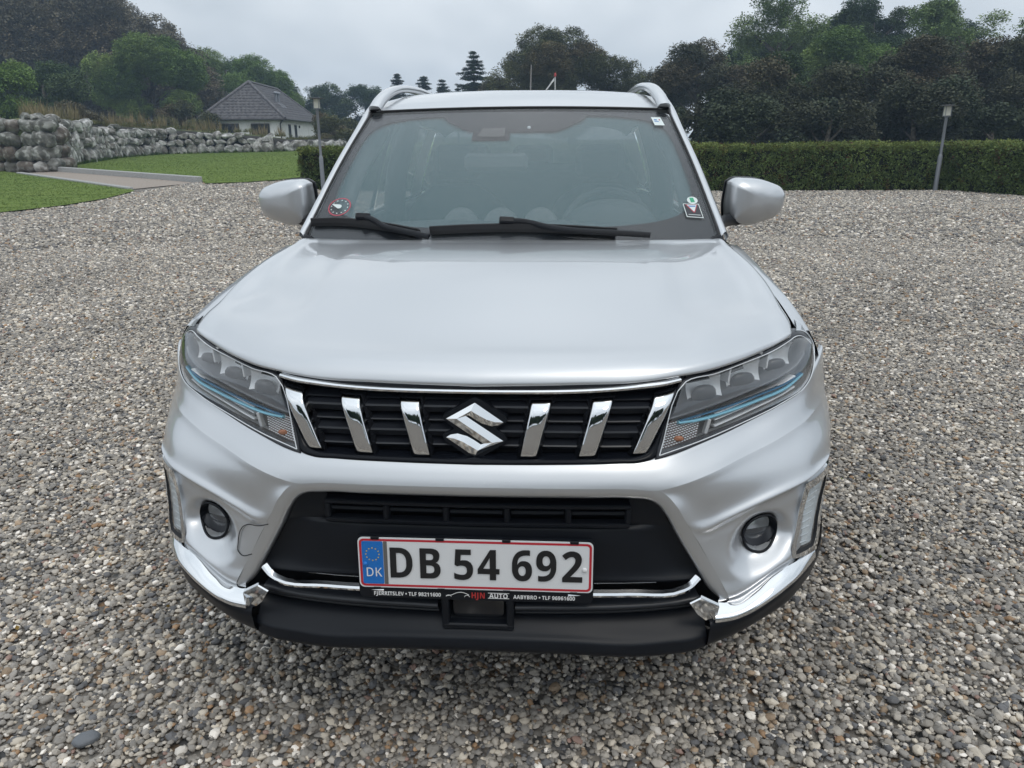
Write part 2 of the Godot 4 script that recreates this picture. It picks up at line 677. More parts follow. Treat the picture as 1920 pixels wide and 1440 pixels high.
	# the bevel that leads into the lower opening
	var bevel := skin(rows_of([
		[0, 0.722, 0.0, 0.12, 0.722, 0.0, 0.23, 0.722, 0.0, 0.33, 0.721, 0.0, 0.383, 0.717, 0.0, 0.402, 0.706, 0.0, 0.420, 0.686, 0.0, 0.445, 0.644, 0.0, 0.463, 0.613, 0.0, 0.505, 0.540, 0.0, 0.530, 0.497, 0.0, 0.553, 0.452, 0.0],
		[0, 0.711, -0.004, 0.12, 0.711, -0.004, 0.23, 0.711, -0.004, 0.33, 0.710, -0.004, 0.378, 0.704, -0.004, 0.395, 0.693, -0.004, 0.412, 0.673, -0.004, 0.436, 0.632, -0.003, 0.454, 0.601, -0.003, 0.496, 0.528, -0.002, 0.520, 0.486, -0.002, 0.545, 0.449, -0.003],
		[0, 0.698, -0.014, 0.12, 0.698, -0.014, 0.23, 0.698, -0.014, 0.33, 0.697, -0.014, 0.371, 0.691, -0.014, 0.388, 0.680, -0.014, 0.404, 0.660, -0.012, 0.427, 0.618, -0.010, 0.444, 0.588, -0.009, 0.486, 0.516, -0.008, 0.510, 0.474, -0.008, 0.537, 0.446, -0.009],
		[0, 0.694, -0.04, 0.12, 0.694, -0.04, 0.23, 0.694, -0.04, 0.33, 0.693, -0.04, 0.368, 0.687, -0.04, 0.384, 0.676, -0.04, 0.400, 0.656, -0.04, 0.423, 0.614, -0.04, 0.440, 0.584, -0.04, 0.482, 0.512, -0.04, 0.506, 0.470, -0.04, 0.534, 0.442, -0.04],
	]), 5, 3)
	grid(st, whole(bevel))
	var b := fin("front_bumper", st, M.silver_paint, t)
	# the tow-eye cover's thin joint, on the car's right side only
	st = mb()
	mx = -1.0
	var line := []
	for q in [[0.458, 0.612], [0.485, 0.602], [0.515, 0.598], [0.530, 0.588], [0.545, 0.545], [0.545, 0.530], [0.535, 0.522], [0.508, 0.530]]:
		line.append(on_nose(Vector3(q[0], q[1], 0.0003 + fog_dent(q[0], q[1]))))
	tube(st, hermite(line, 4), 0.0011, 5)
	mx = 1.0
	fin("tow_cover_joint", st, M.black_plastic, b)
	# water drops left on the brow
	rng.seed = 77
	st = mb()
	for k in 70:
		var x := rng.randf_range(-0.45, 0.45)
		var y := rng.randf_range(0.726, 0.757)
		var r := rng.randf_range(0.0007, 0.0022)
		if rng.randf() < 0.4:
			x = rng.randf_range(-0.12, 0.2)
		var p := on_nose(Vector3(x, y, 0.001))
		var xf := Transform3D(Basis.from_euler(Vector3(0.85, 0, rng.randf_range(-0.6, 0.6))).scaled_local(Vector3(r * rng.randf_range(0.8, 1.6), r * 0.55, r)), p)
		lathe(st, xf, [Vector2(1, -0.3), Vector2(0.95, 0.25), Vector2(0.7, 0.7), Vector2(0.35, 0.93), Vector2(0, 1)], 8)
	var w := fin("water_drop", st, M.water, b)
	stuff(w)


func lower_front(t: Node3D) -> void:
	var L := empty("lower_grille", t)
	# the black shell behind the opening
	var st := mb()
	var side_x := func(y: float) -> float: return lerpf(0.545, 0.385, clampf((y - 0.43) / 0.25, 0.0, 1.0))
	var rows := []
	for y in [0.33, 0.40, 0.47, 0.56, 0.64, 0.70]:
		var e: float = side_x.call(y) + 0.02
		rows.append([Vector3(0, y, -0.13), Vector3(e * 0.5, y, -0.13), Vector3(e * 0.85, y, -0.12), Vector3(e, y, -0.05)])
	grid(st, whole(skin(rows, 4, 2)))
	fin("backing", st, M.dark_void, L)
	# the plate carrier panel with its rounded shoulders
	st = mb()
	rows = rows_of([
		[0, 0.617, -0.06, 0.15, 0.617, -0.06, 0.29, 0.617, -0.06, 0.335, 0.622, -0.058, 0.372, 0.630, -0.052, 0.405, 0.640, -0.040],
		[0, 0.612, -0.042, 0.15, 0.612, -0.042, 0.29, 0.612, -0.042, 0.345, 0.612, -0.042, 0.385, 0.612, -0.042, 0.424, 0.610, -0.036],
		[0, 0.600, -0.038, 0.15, 0.600, -0.038, 0.29, 0.600, -0.038, 0.35, 0.598, -0.040, 0.395, 0.594, -0.042, 0.434, 0.592, -0.036],
		[0, 0.55, -0.036, 0.15, 0.55, -0.036, 0.29, 0.55, -0.036, 0.36, 0.548, -0.038, 0.415, 0.546, -0.042, 0.463, 0.544, -0.036],
		[0, 0.505, -0.034, 0.15, 0.505, -0.034, 0.29, 0.505, -0.034, 0.37, 0.504, -0.034, 0.435, 0.502, -0.034, 0.490, 0.500, -0.030],
		[0, 0.492, -0.030, 0.15, 0.492, -0.030, 0.29, 0.492, -0.030, 0.37, 0.492, -0.028, 0.435, 0.490, -0.026, 0.497, 0.488, -0.022],
		[0, 0.487, -0.05, 0.15, 0.487, -0.05, 0.29, 0.487, -0.05, 0.37, 0.487, -0.05, 0.435, 0.486, -0.05, 0.499, 0.484, -0.05],
	])
	grid(st, whole(skin(rows, 5, 3)))
	fin("plate_panel", st, M.black_plastic, L)
	# shoulders beside the slots
	st = mb()
	rows = rows_of([
		[0.328, 0.697, -0.045, 0.35, 0.696, -0.040, 0.366, 0.692, -0.030],
		[0.328, 0.672, -0.045, 0.36, 0.672, -0.040, 0.390, 0.672, -0.028],
		[0.328, 0.640, -0.045, 0.37, 0.640, -0.040, 0.408, 0.640, -0.030],
		[0.328, 0.618, -0.050, 0.375, 0.620, -0.045, 0.420, 0.616, -0.034],
	])
	for s in [1.0, -1.0]:
		mx = s
		grid(st, skin(rows, 5, 3))
	mx = 1.0
	fin("shoulder", st, M.black_plastic, L)
	# the row of five slots: rails, posts and one slat in each
	for y in [[0.6665, 0.011], [0.6215, 0.010]]:
		st = mb()
		var pts := []
		for i in 15:
			pts.append(on_nose(Vector3(-0.329 + 0.658 * i / 14.0, y[0], -0.046)))
		sweep(st, pts, [Vector3.UP], [Vector2(-0.012, -y[1] * 0.5), Vector2(0.010, -y[1] * 0.5), Vector2(0.014, -y[1] * 0.2), Vector2(0.014, y[1] * 0.3), Vector2(0.010, y[1] * 0.5), Vector2(-0.012, y[1] * 0.5)], false)
		fin("slot_rail", st, M.black_plastic, L)
	for x in [-0.3265, -0.1965, -0.0655, 0.0665, 0.1985, 0.3265]:
		st = mb()
		box(st, at(on_nose(Vector3(x, 0.644, -0.046))), Vector3(0.013, 0.036, 0.022), 0.003)
		fin("slot_post", st, M.black_plastic, L)
	for x in [-0.2615, -0.131, 0.0005, 0.1325, 0.2625]:
		st = mb()
		box(st, at(on_nose(Vector3(x, 0.644, -0.056)), Vector3(-18, -rad_to_deg(atan2(nose(x + 0.05, 0.644) - nose(x - 0.05, 0.644), 0.1)), 0)), Vector3(0.117, 0.0095, 0.024), 0.002)
		fin("slot_slat", st, M.black_plastic, L)
	for x in [-0.235, -0.09, 0.12, 0.205]:
		st = mb()
		box(st, at(on_nose(Vector3(x, 0.684, -0.10))), Vector3(0.004, 0.03, 0.01), 0.001)
		fin("rib", st, M.black_plastic, L)
	# the thin chrome strip with its turned-up ends
	st = mb()
	for s in [1.0, -1.0]:
		mx = s
		var pts := hermite([on_nose(Vector3(0.2, 0.4785, -0.004)), on_nose(Vector3(0.33, 0.4785, -0.005)), on_nose(Vector3(0.45, 0.479, -0.006)), on_nose(Vector3(0.463, 0.484, -0.007)), on_nose(Vector3(0.484, 0.500, -0.012))], 5)
		sweep(st, Array(pts), [Vector3(0, 1, 0.25)], [Vector2(-0.007, -0.005), Vector2(0.004, -0.0055), Vector2(0.007, -0.003), Vector2(0.007, 0.002), Vector2(0.003, 0.0055), Vector2(-0.007, 0.006)], false)
	mx = 1.0
	fin("chrome_strip", st, M.chrome, L)
	# the lower opening: curved bars and a fine mesh of tubes behind
	for s in [1.0, -1.0]:
		mx = s
		for b in [[0.437, -0.030, 0.0105], [0.417, -0.05, 0.006]]:
			st = mb()
			var pts := []
			for i in 9:
				var x := lerpf(0.085, 0.487, i / 8.0)
				pts.append(on_nose(Vector3(x, b[0] + 0.010 * (i / 8.0) ** 2, b[1])))
			sweep(st, pts, [Vector3(0, 1, 0.3)], [Vector2(-0.02, -b[2] * 0.6), Vector2(0.012, -b[2] * 0.6), Vector2(0.018, -b[2] * 0.1), Vector2(0.016, b[2] * 0.5), Vector2(0.008, b[2] * 0.7), Vector2(-0.02, b[2] * 0.6)])
			fin("lower_bar", st, M.grille_slat, L)
	mx = 1.0
	st = mb()
	for y in [0.455, 0.463, 0.403, 0.411]:
		var pts := []
		for i in 13:
			pts.append(on_nose(Vector3(-0.40 + 0.8 * i / 12.0, y, -0.085)))
		tube(st, PackedVector3Array(pts), 0.0022, 5)
	fin("cooler_tubes", st, M.dull_chrome, L)
	# the sensor box in the middle
	st = mb()
	var c := on_nose(Vector3(0.004, 0.429, -0.030))
	for q in [[0.0, 0.036, 0.158, 0.012], [0.0, -0.037, 0.158, 0.014], [-0.071, 0.0, 0.016, 0.07], [0.071, 0.0, 0.016, 0.07]]:
		box(st, at(c + Vector3(q[0], q[1], 0.0)), Vector3(q[2], q[3], 0.05), 0.003)
	var rb := fin("sensor_box", st, M.black_plastic, L)
	st = mb()
	slab(st, round_rect(0.112, 0.054, 0.014), at(c + Vector3(0, 0.003, 0.004)), 0.02)
	fin("sensor_cover", st, M.gloss_black, rb)
	# the black lip under it all
	st = mb()
	rows = rows_of([
		[0, 0.415, -0.06, 0.2, 0.414, -0.06, 0.36, 0.412, -0.06, 0.44, 0.412, -0.055, 0.487, 0.412, -0.045, 0.503, 0.410, -0.03],
		[0, 0.398, -0.030, 0.2, 0.395, -0.030, 0.34, 0.389, -0.030, 0.42, 0.388, -0.026, 0.480, 0.388, -0.020, 0.504, 0.387, -0.014],
		[0, 0.382, -0.012, 0.2, 0.378, -0.012, 0.34, 0.370, -0.012, 0.42, 0.371, -0.010, 0.480, 0.374, -0.008, 0.506, 0.376, -0.006],
		[0, 0.372, 0.001, 0.2, 0.368, 0.001, 0.34, 0.358, 0.001, 0.42, 0.360, 0.0, 0.480, 0.363, 0.0, 0.507, 0.366, -0.003],
		[0, 0.365, 0.003, 0.2, 0.361, 0.003, 0.34, 0.350, 0.003, 0.42, 0.353, 0.001, 0.480, 0.356, 0.0, 0.506, 0.358, -0.004],
		[0, 0.342, 0.002, 0.2, 0.338, 0.002, 0.34, 0.328, 0.002, 0.42, 0.330, 0.001, 0.480, 0.336, 0.0, 0.505, 0.340, -0.004],
		[0, 0.334, -0.008, 0.2, 0.330, -0.008, 0.34, 0.320, -0.008, 0.42, 0.323, -0.008, 0.480, 0.329, -0.008, 0.504, 0.334, -0.01],
		[0, 0.30, -0.12, 0.2, 0.296, -0.12, 0.34, 0.288, -0.12, 0.42, 0.29, -0.12, 0.480, 0.296, -0.12, 0.503, 0.30, -0.12],
		[0, 0.25, -0.42, 0.2, 0.25, -0.42, 0.34, 0.25, -0.42, 0.42, 0.25, -0.42, 0.480, 0.25, -0.40, 0.503, 0.25, -0.38],
	])
	grid(st, whole(skin(rows, 4, 4)))
	fin("front_lip", st, M.black_plastic, t)
	for s in [1.0, -1.0]:
		mx = s
		# chrome corner: upper ledge and the face turned to the ground
		st = mb()
		grid(st, skin(rows_of([
			[0.545, 0.470, -0.07, 0.580, 0.474, -0.07, 0.612, 0.488, -0.07, 0.655, 0.508, -0.07, 0.705, 0.516, -0.06, 0.745, 0.510, -0.05, 0.785, 0.50, -0.05],
			[0.538, 0.454, -0.02, 0.573, 0.458, -0.022, 0.608, 0.472, -0.024, 0.652, 0.492, -0.022, 0.704, 0.501, -0.02, 0.745, 0.498, -0.02, 0.785, 0.488, -0.02],
			[0.528, 0.446, 0.002, 0.566, 0.449, 0.006, 0.602, 0.462, 0.008, 0.648, 0.482, 0.008, 0.702, 0.494, 0.006, 0.744, 0.492, 0.003, 0.783, 0.482, 0.0],
			[0.521, 0.436, 0.018, 0.559, 0.440, 0.024, 0.599, 0.452, 0.026, 0.648, 0.471, 0.025, 0.705, 0.485, 0.020, 0.746, 0.485, 0.013, 0.783, 0.477, 0.004],
			[0.518, 0.424, 0.030, 0.556, 0.429, 0.034, 0.598, 0.441, 0.035, 0.648, 0.460, 0.032, 0.705, 0.476, 0.025, 0.746, 0.478, 0.016, 0.783, 0.472, 0.005],
			[0.518, 0.417, 0.029, 0.556, 0.422, 0.033, 0.598, 0.434, 0.034, 0.648, 0.453, 0.031, 0.705, 0.470, 0.023, 0.746, 0.473, 0.014, 0.783, 0.468, 0.004],
			[0.518, 0.411, 0.010, 0.556, 0.416, 0.013, 0.598, 0.428, 0.014, 0.649, 0.447, 0.012, 0.705, 0.464, 0.006, 0.746, 0.467, 0.0, 0.783, 0.462, -0.01],
		]), 6, 5))
		var fp := func(x: float, y: float, o: float) -> Vector3: return Vector3(x, y, -0.007 - 0.27 * (x - 0.5) + 0.16 * (y - 0.43) + o)
		var A: Vector3 = fp.call(0.461, 0.466, 0.0)
		var B: Vector3 = fp.call(0.484, 0.477, 0.0)
		var C: Vector3 = fp.call(0.527, 0.447, 0.0)
		var E: Vector3 = fp.call(0.5175, 0.413, 0.0)
		var F: Vector3 = fp.call(0.509, 0.405, 0.0)
		var G: Vector3 = fp.call(0.480, 0.434, 0.0)
		face(st, [A, B, C, E, F, G])
		var back := Vector3(0.006, 0.004, -0.016)
		for q in [[A, B], [B, C], [E, F], [F, G], [G, A]]:
			var k0: Vector3 = q[0] + Vector3(-0.0015, 0.0015, -0.003)
			var k1: Vector3 = q[1] + Vector3(-0.0015, 0.0015, -0.003)
			quad(st, q[0], q[1], k1, k0)
			quad(st, k0, k1, k1 + back * 0.4, k0 + back * 0.4)
		var l0: Vector3 = on_nose(Vector3(0.528, 0.446, 0.002))
		var l1: Vector3 = on_nose(Vector3(0.521, 0.436, 0.018))
		var l2: Vector3 = on_nose(Vector3(0.518, 0.424, 0.030))
		var l3: Vector3 = on_nose(Vector3(0.518, 0.417, 0.029))
		face(st, [C, l0, l1])
		face(st, [C, l1, l2, E])
		face(st, [E, l2, l3])
		fin("chrome_corner", st, M.chrome, t)
		# black cladding under the chrome, running back to the wheel arch
		st = mb()
		grid(st, skin(rows_of([
			[0.510, 0.415, 0.000, 0.555, 0.420, 0.004, 0.598, 0.431, 0.006, 0.650, 0.450, 0.003, 0.705, 0.466, -0.002, 0.748, 0.466, -0.008, 0.786, 0.466, -0.012, 0.83, 0.466, -0.010, 0.875, 0.466, 0.0],
			[0.509, 0.407, 0.018, 0.555, 0.412, 0.021, 0.598, 0.424, 0.021, 0.650, 0.443, 0.017, 0.705, 0.459, 0.009, 0.748, 0.457, 0.001, 0.786, 0.456, -0.006, 0.83, 0.456, -0.006, 0.878, 0.456, 0.0],
			[0.508, 0.380, 0.014, 0.555, 0.386, 0.015, 0.600, 0.397, 0.013, 0.650, 0.415, 0.008, 0.705, 0.432, 0.001, 0.748, 0.438, -0.006, 0.788, 0.436, -0.010, 0.832, 0.436, -0.008, 0.88, 0.436, 0.0],
			[0.508, 0.350, 0.002, 0.556, 0.362, 0.003, 0.600, 0.374, 0.001, 0.650, 0.388, -0.005, 0.702, 0.398, -0.012, 0.745, 0.402, -0.02, 0.785, 0.40, -0.024, 0.83, 0.39, -0.02, 0.878, 0.38, 0.0],
			[0.507, 0.335, -0.012, 0.556, 0.348, -0.012, 0.600, 0.360, -0.015, 0.648, 0.374, -0.022, 0.698, 0.382, -0.032, 0.740, 0.384, -0.04, 0.78, 0.37, -0.04, 0.825, 0.35, -0.03, 0.872, 0.34, 0.0],
			[0.505, 0.30, -0.10, 0.55, 0.31, -0.10, 0.595, 0.32, -0.10, 0.64, 0.33, -0.12, 0.69, 0.335, -0.14, 0.73, 0.335, -0.14, 0.77, 0.33, -0.12, 0.81, 0.31, -0.08, 0.86, 0.30, -0.02],
		]), 5, 4))
		fin("lower_cladding", st, M.black_plastic, t)
	mx = 1.0


func grille(t: Node3D) -> void:
	var G := empty("grille", t)
	var st := mb()
	var rows := rows_of([
		[0, 0.930, -0.055, 0.2, 0.933, -0.055, 0.35, 0.939, -0.05, 0.455, 0.944, -0.04],
		[0, 0.85, -0.055, 0.2, 0.85, -0.055, 0.34, 0.85, -0.05, 0.43, 0.86, -0.04],
		[0, 0.765, -0.05, 0.2, 0.765, -0.05, 0.33, 0.768, -0.045, 0.395, 0.77, -0.03],
	])
	grid(st, whole(skin(rows, 4, 4)))
	fin("backing", st, M.dark_void, G)
	# frame: a band along the top, the sides and the bottom
	st = mb()
	for s in [1.0, -1.0]:
		mx = s
		grid(st, skin(rows_of([
			[0, 0.936, -0.03, 0.15, 0.937, -0.03, 0.3, 0.942, -0.03, 0.38, 0.944, -0.03, 0.446, 0.945, -0.03],
			[0, 0.926, -0.002, 0.15, 0.927, -0.002, 0.3, 0.931, -0.002, 0.38, 0.934, -0.002, 0.443, 0.936, -0.002],
			[0, 0.914, 0.002, 0.15, 0.914, 0.002, 0.3, 0.919, 0.002, 0.38, 0.924, 0.002, 0.437, 0.929, 0.002],
			[0, 0.904, 0.001, 0.15, 0.904, 0.001, 0.3, 0.909, 0.001, 0.38, 0.914, 0.001, 0.428, 0.917, 0.001],
			[0, 0.901, -0.03, 0.15, 0.901, -0.03, 0.3, 0.906, -0.03, 0.38, 0.911, -0.03, 0.424, 0.913, -0.03],
		]), 6, 3))
		grid(st, skin(rows_of([
			[0.446, 0.943, -0.03, 0.425, 0.885, -0.03, 0.400, 0.820, -0.03, 0.382, 0.778, -0.03, 0.355, 0.766, -0.03, 0.30, 0.763, -0.03, 0.15, 0.760, -0.03, 0.0, 0.758, -0.03],
			[0.443, 0.936, 0.0, 0.421, 0.882, 0.0, 0.396, 0.818, 0.0, 0.378, 0.776, 0.0, 0.352, 0.768, 0.0, 0.30, 0.766, 0.0, 0.15, 0.763, 0.0, 0.0, 0.761, 0.0],
			[0.432, 0.926, 0.005, 0.411, 0.878, 0.005, 0.386, 0.816, 0.005, 0.366, 0.781, 0.005, 0.345, 0.775, 0.005, 0.30, 0.773, 0.005, 0.15, 0.770, 0.005, 0.0, 0.768, 0.005],
			[0.427, 0.917, 0.0, 0.405, 0.872, 0.0, 0.381, 0.814, 0.0, 0.361, 0.786, 0.0, 0.342, 0.779, 0.0, 0.30, 0.777, 0.0, 0.15, 0.774, 0.0, 0.0, 0.772, 0.0],
			[0.424, 0.913, -0.03, 0.402, 0.870, -0.03, 0.378, 0.814, -0.03, 0.358, 0.788, -0.03, 0.340, 0.782, -0.03, 0.30, 0.780, -0.03, 0.15, 0.777, -0.03, 0.0, 0.775, -0.03],
		]), 6, 3))
	mx = 1.0
	fin("frame", st, M.grille_frame, G)
	# chrome line across the top
	st = mb()
	var pts := []
	for q in [[-0.431, 0.9255], [-0.39, 0.9215], [-0.345, 0.9185], [-0.28, 0.914], [-0.2, 0.9105], [-0.1, 0.909], [0.0, 0.9085], [0.1, 0.909], [0.2, 0.9105], [0.28, 0.914], [0.345, 0.9185], [0.39, 0.9215], [0.431, 0.9255]]:
		pts.append(on_nose(Vector3(q[0], q[1], 0.004)))
	sweep(st, Array(hermite(pts, 3)), [Vector3(0, 1, 0.3)], [Vector2(-0.012, -0.0035), Vector2(0.003, -0.004), Vector2(0.006, -0.001), Vector2(0.005, 0.003), Vector2(0.001, 0.0045), Vector2(-0.012, 0.004)], false)
	fin("chrome_line", st, M.chrome, G)
	# slats: wide ones leaning forward with thin ones between
	for q in [[0.888, 0.006, -0.016], [0.868, 0.021, -0.012], [0.842, 0.008, -0.017], [0.818, 0.021, -0.012], [0.792, 0.011, -0.016]]:
		st = mb()
		var line := []
		var e := lerpf(0.365, 0.415, (q[0] - 0.77) / 0.13)
		for i in 17:
			line.append(on_nose(Vector3(-e + 2 * e * i / 16.0, q[0], q[2])))
		var h: float = q[1]
		sweep(st, line, [Vector3(0, 1, 0.35)], [Vector2(-0.03, -h * 0.5), Vector2(-0.004, -h * 0.5), Vector2(0.003, -h * 0.4), Vector2(0.006, h * 0.35), Vector2(0.003, h * 0.5), Vector2(-0.03, h * 0.5)], false)
		fin("grille_slat", st, M.grille_slat, G)
	# six chrome bars
	for s in [1.0, -1.0]:
		mx = s
		for b in [[0.373, 0.901, 0.420, 0.907, 0.360, 0.783, 0.328, 0.782], [0.245, 0.8955, 0.290, 0.898, 0.254, 0.778, 0.2155, 0.777], [0.117, 0.892, 0.162, 0.893, 0.131, 0.7755, 0.093, 0.775]]:
			var tl := Vector2(b[0], b[1])
			var tr := Vector2(b[2], b[3])
			var br := Vector2(b[4], b[5])
			var bl := Vector2(b[6], b[7])
			var prof := [[0.0, -0.004], [0.05, 0.012], [0.15, 0.0225], [0.27, 0.0238], [0.6, 0.0190], [0.93, 0.0112], [0.985, 0.008], [1.0, -0.004]]
			var g := []
			for r in prof:
				var a := tl.lerp(bl, r[0])
				var c := tr.lerp(br, r[0])
				var row := []
				for k in [[0.0, -1.0], [0.03, 0.55], [0.08, 0.92], [0.20, 1.0], [0.5, 1.03], [0.85, 1.0], [0.95, 0.85], [1.0, -1.0]]:
					var p := a.lerp(c, k[0])
					var o: float = r[1] if k[1] > 0.0 else -0.012
					row.append(Vector3(p.x, p.y, o * maxf(k[1], 0.0) + (o if k[1] < 0.0 else 0.0)))
				g.append(row)
			st = mb()
			var gg := loft(g, 2, 3)
			for line in gg:
				for i in line.size():
					line[i] = Vector3(line[i].x, line[i].y, nose(line[i].x, 0.86) + 0.27 * (0.86 - line[i].y) + line[i].z)
			grid(st, gg)
			fin("chrome_bar", st, M.chrome, G)
			st = mb()
			var mid := (tl + tr + bl + br) * 0.25
			var row0 := []
			var row1 := []
			for q in [tl, tl.lerp(tr, 0.5), tr, tr.lerp(br, 0.5), br, br.lerp(bl, 0.5), bl, bl.lerp(tl, 0.5), tl]:
				var d: Vector2 = (q - mid)
				var out: Vector2 = q + Vector2(signf(d.x) * 0.008, signf(d.y) * 0.004)
				row0.append(Vector3(q.x, q.y, 0.002))
				row1.append(Vector3(out.x, out.y, -0.016))
			grid(st, skin([row0, row1], 1, 1))
			fin("bar_frame", st, M.gloss_black, G)
	mx = 1.0
	emblem(G)


func emblem(G: Node3D) -> void:
	# crop units: about 0.104 mm; y grows downwards; the mark has a half-turn symmetry
	var e := func(x: float, y: float, o: float) -> Vector3:
		var px := (x - 717.0) * 0.0001055
		var py := (710.0 - y) * 0.0000985
		return Vector3(px - 0.0005, 0.8315 + py, -0.055 + py * -0.16 + o)
	var st := mb()
	for half in 2:
		var v := func(x: float, y: float, o: float) -> Vector3:
			return e.call(x if half == 0 else 1434.0 - x, y if half == 0 else 1420.0 - y, o)
		var hi := 0.0056
		var lo := 0.0
		var T: Vector3 = v.call(722, 130, lo)
		var RT: Vector3 = v.call(1290, 540, lo)
		var LT: Vector3 = v.call(145, 478, lo)
		var R1: Vector3 = v.call(650, 285, hi)
		var R2: Vector3 = v.call(362, 458, hi)
		var N: Vector3 = v.call(596, 396, lo)
		var K: Vector3 = v.call(540, 415, lo)
		var R2b: Vector3 = v.call(1072, 962, hi)
		var RT2: Vector3 = v.call(1289, 942, lo)
		face(st, [T, R1, R2, LT])
		var ridge := [R1, v.call(800, 378, hi), v.call(960, 470, hi * 0.9), v.call(1130, 528, hi * 0.55), RT]
		var low := [N, v.call(730, 490, lo), v.call(870, 572, lo), v.call(1060, 626, lo), v.call(1200, 600, lo)]
		var top := [T, v.call(880, 244, lo), v.call(1040, 360, lo), v.call(1180, 460, lo), RT]
		sm(st)
		for i in 4:
			quad(st, top[i], top[i + 1], ridge[i + 1], ridge[i])
		sm(st)
		for i in 3:
			quad(st, ridge[i], ridge[i + 1], low[i + 1], low[i])
		face(st, [ridge[3], RT, low[4], low[3]])
		face(st, [R1, N, K, R2])
		face(st, [K, RT2, R2b, R2])
		face(st, [K, v.call(596, 396, lo - 0.006), N])
	fin("emblem", st, M.chrome, G)
	st = mb()
	var outline := []
	for p in [[725, 35], [830, 75], [1330, 430], [1370, 500], [1330, 570], [1180, 655], [1140, 690], [1180, 740], [1330, 850], [1365, 930], [1310, 1010], [800, 1340], [712, 1380], [620, 1340], [110, 960], [65, 870], [110, 800], [270, 735], [310, 700], [260, 660], [110, 530], [70, 450], [120, 390], [640, 60]]:
		outline.append(p)
	for i in outline.size():
		var a: Array = outline[i]
		var b: Array = outline[(i + 1) % outline.size()]
		flat(st)
		tri(st, e.call(717, 710, -0.003), e.call(a[0], a[1], -0.004), e.call(b[0], b[1], -0.004))
		quad(st, e.call(a[0], a[1], -0.004), e.call(a[0], a[1], -0.04), e.call(b[0], b[1], -0.04), e.call(b[0], b[1], -0.004))
	fin("emblem_backing", st, M.black_plastic, G)


func letters(called: String, text: String, size: float, bold: bool, mat_: Material, parent: Node3D, xf: Transform3D, depth := 0.001, sx := 1.0) -> MeshInstance3D:
	var f := SystemFont.new()
	f.font_names = PackedStringArray(["Droid Sans"])
	f.font_weight = 700 if bold else 400
	var tm := TextMesh.new()
	tm.font = f
	tm.text = text
	tm.font_size = 64
	tm.pixel_size = size / 64.0
	tm.depth = depth
	tm.curve_step = 1.0
	xf.basis = xf.basis * Basis.from_scale(Vector3(sx, 1, 1))
	return inst(called, tm, mat_, parent, xf)


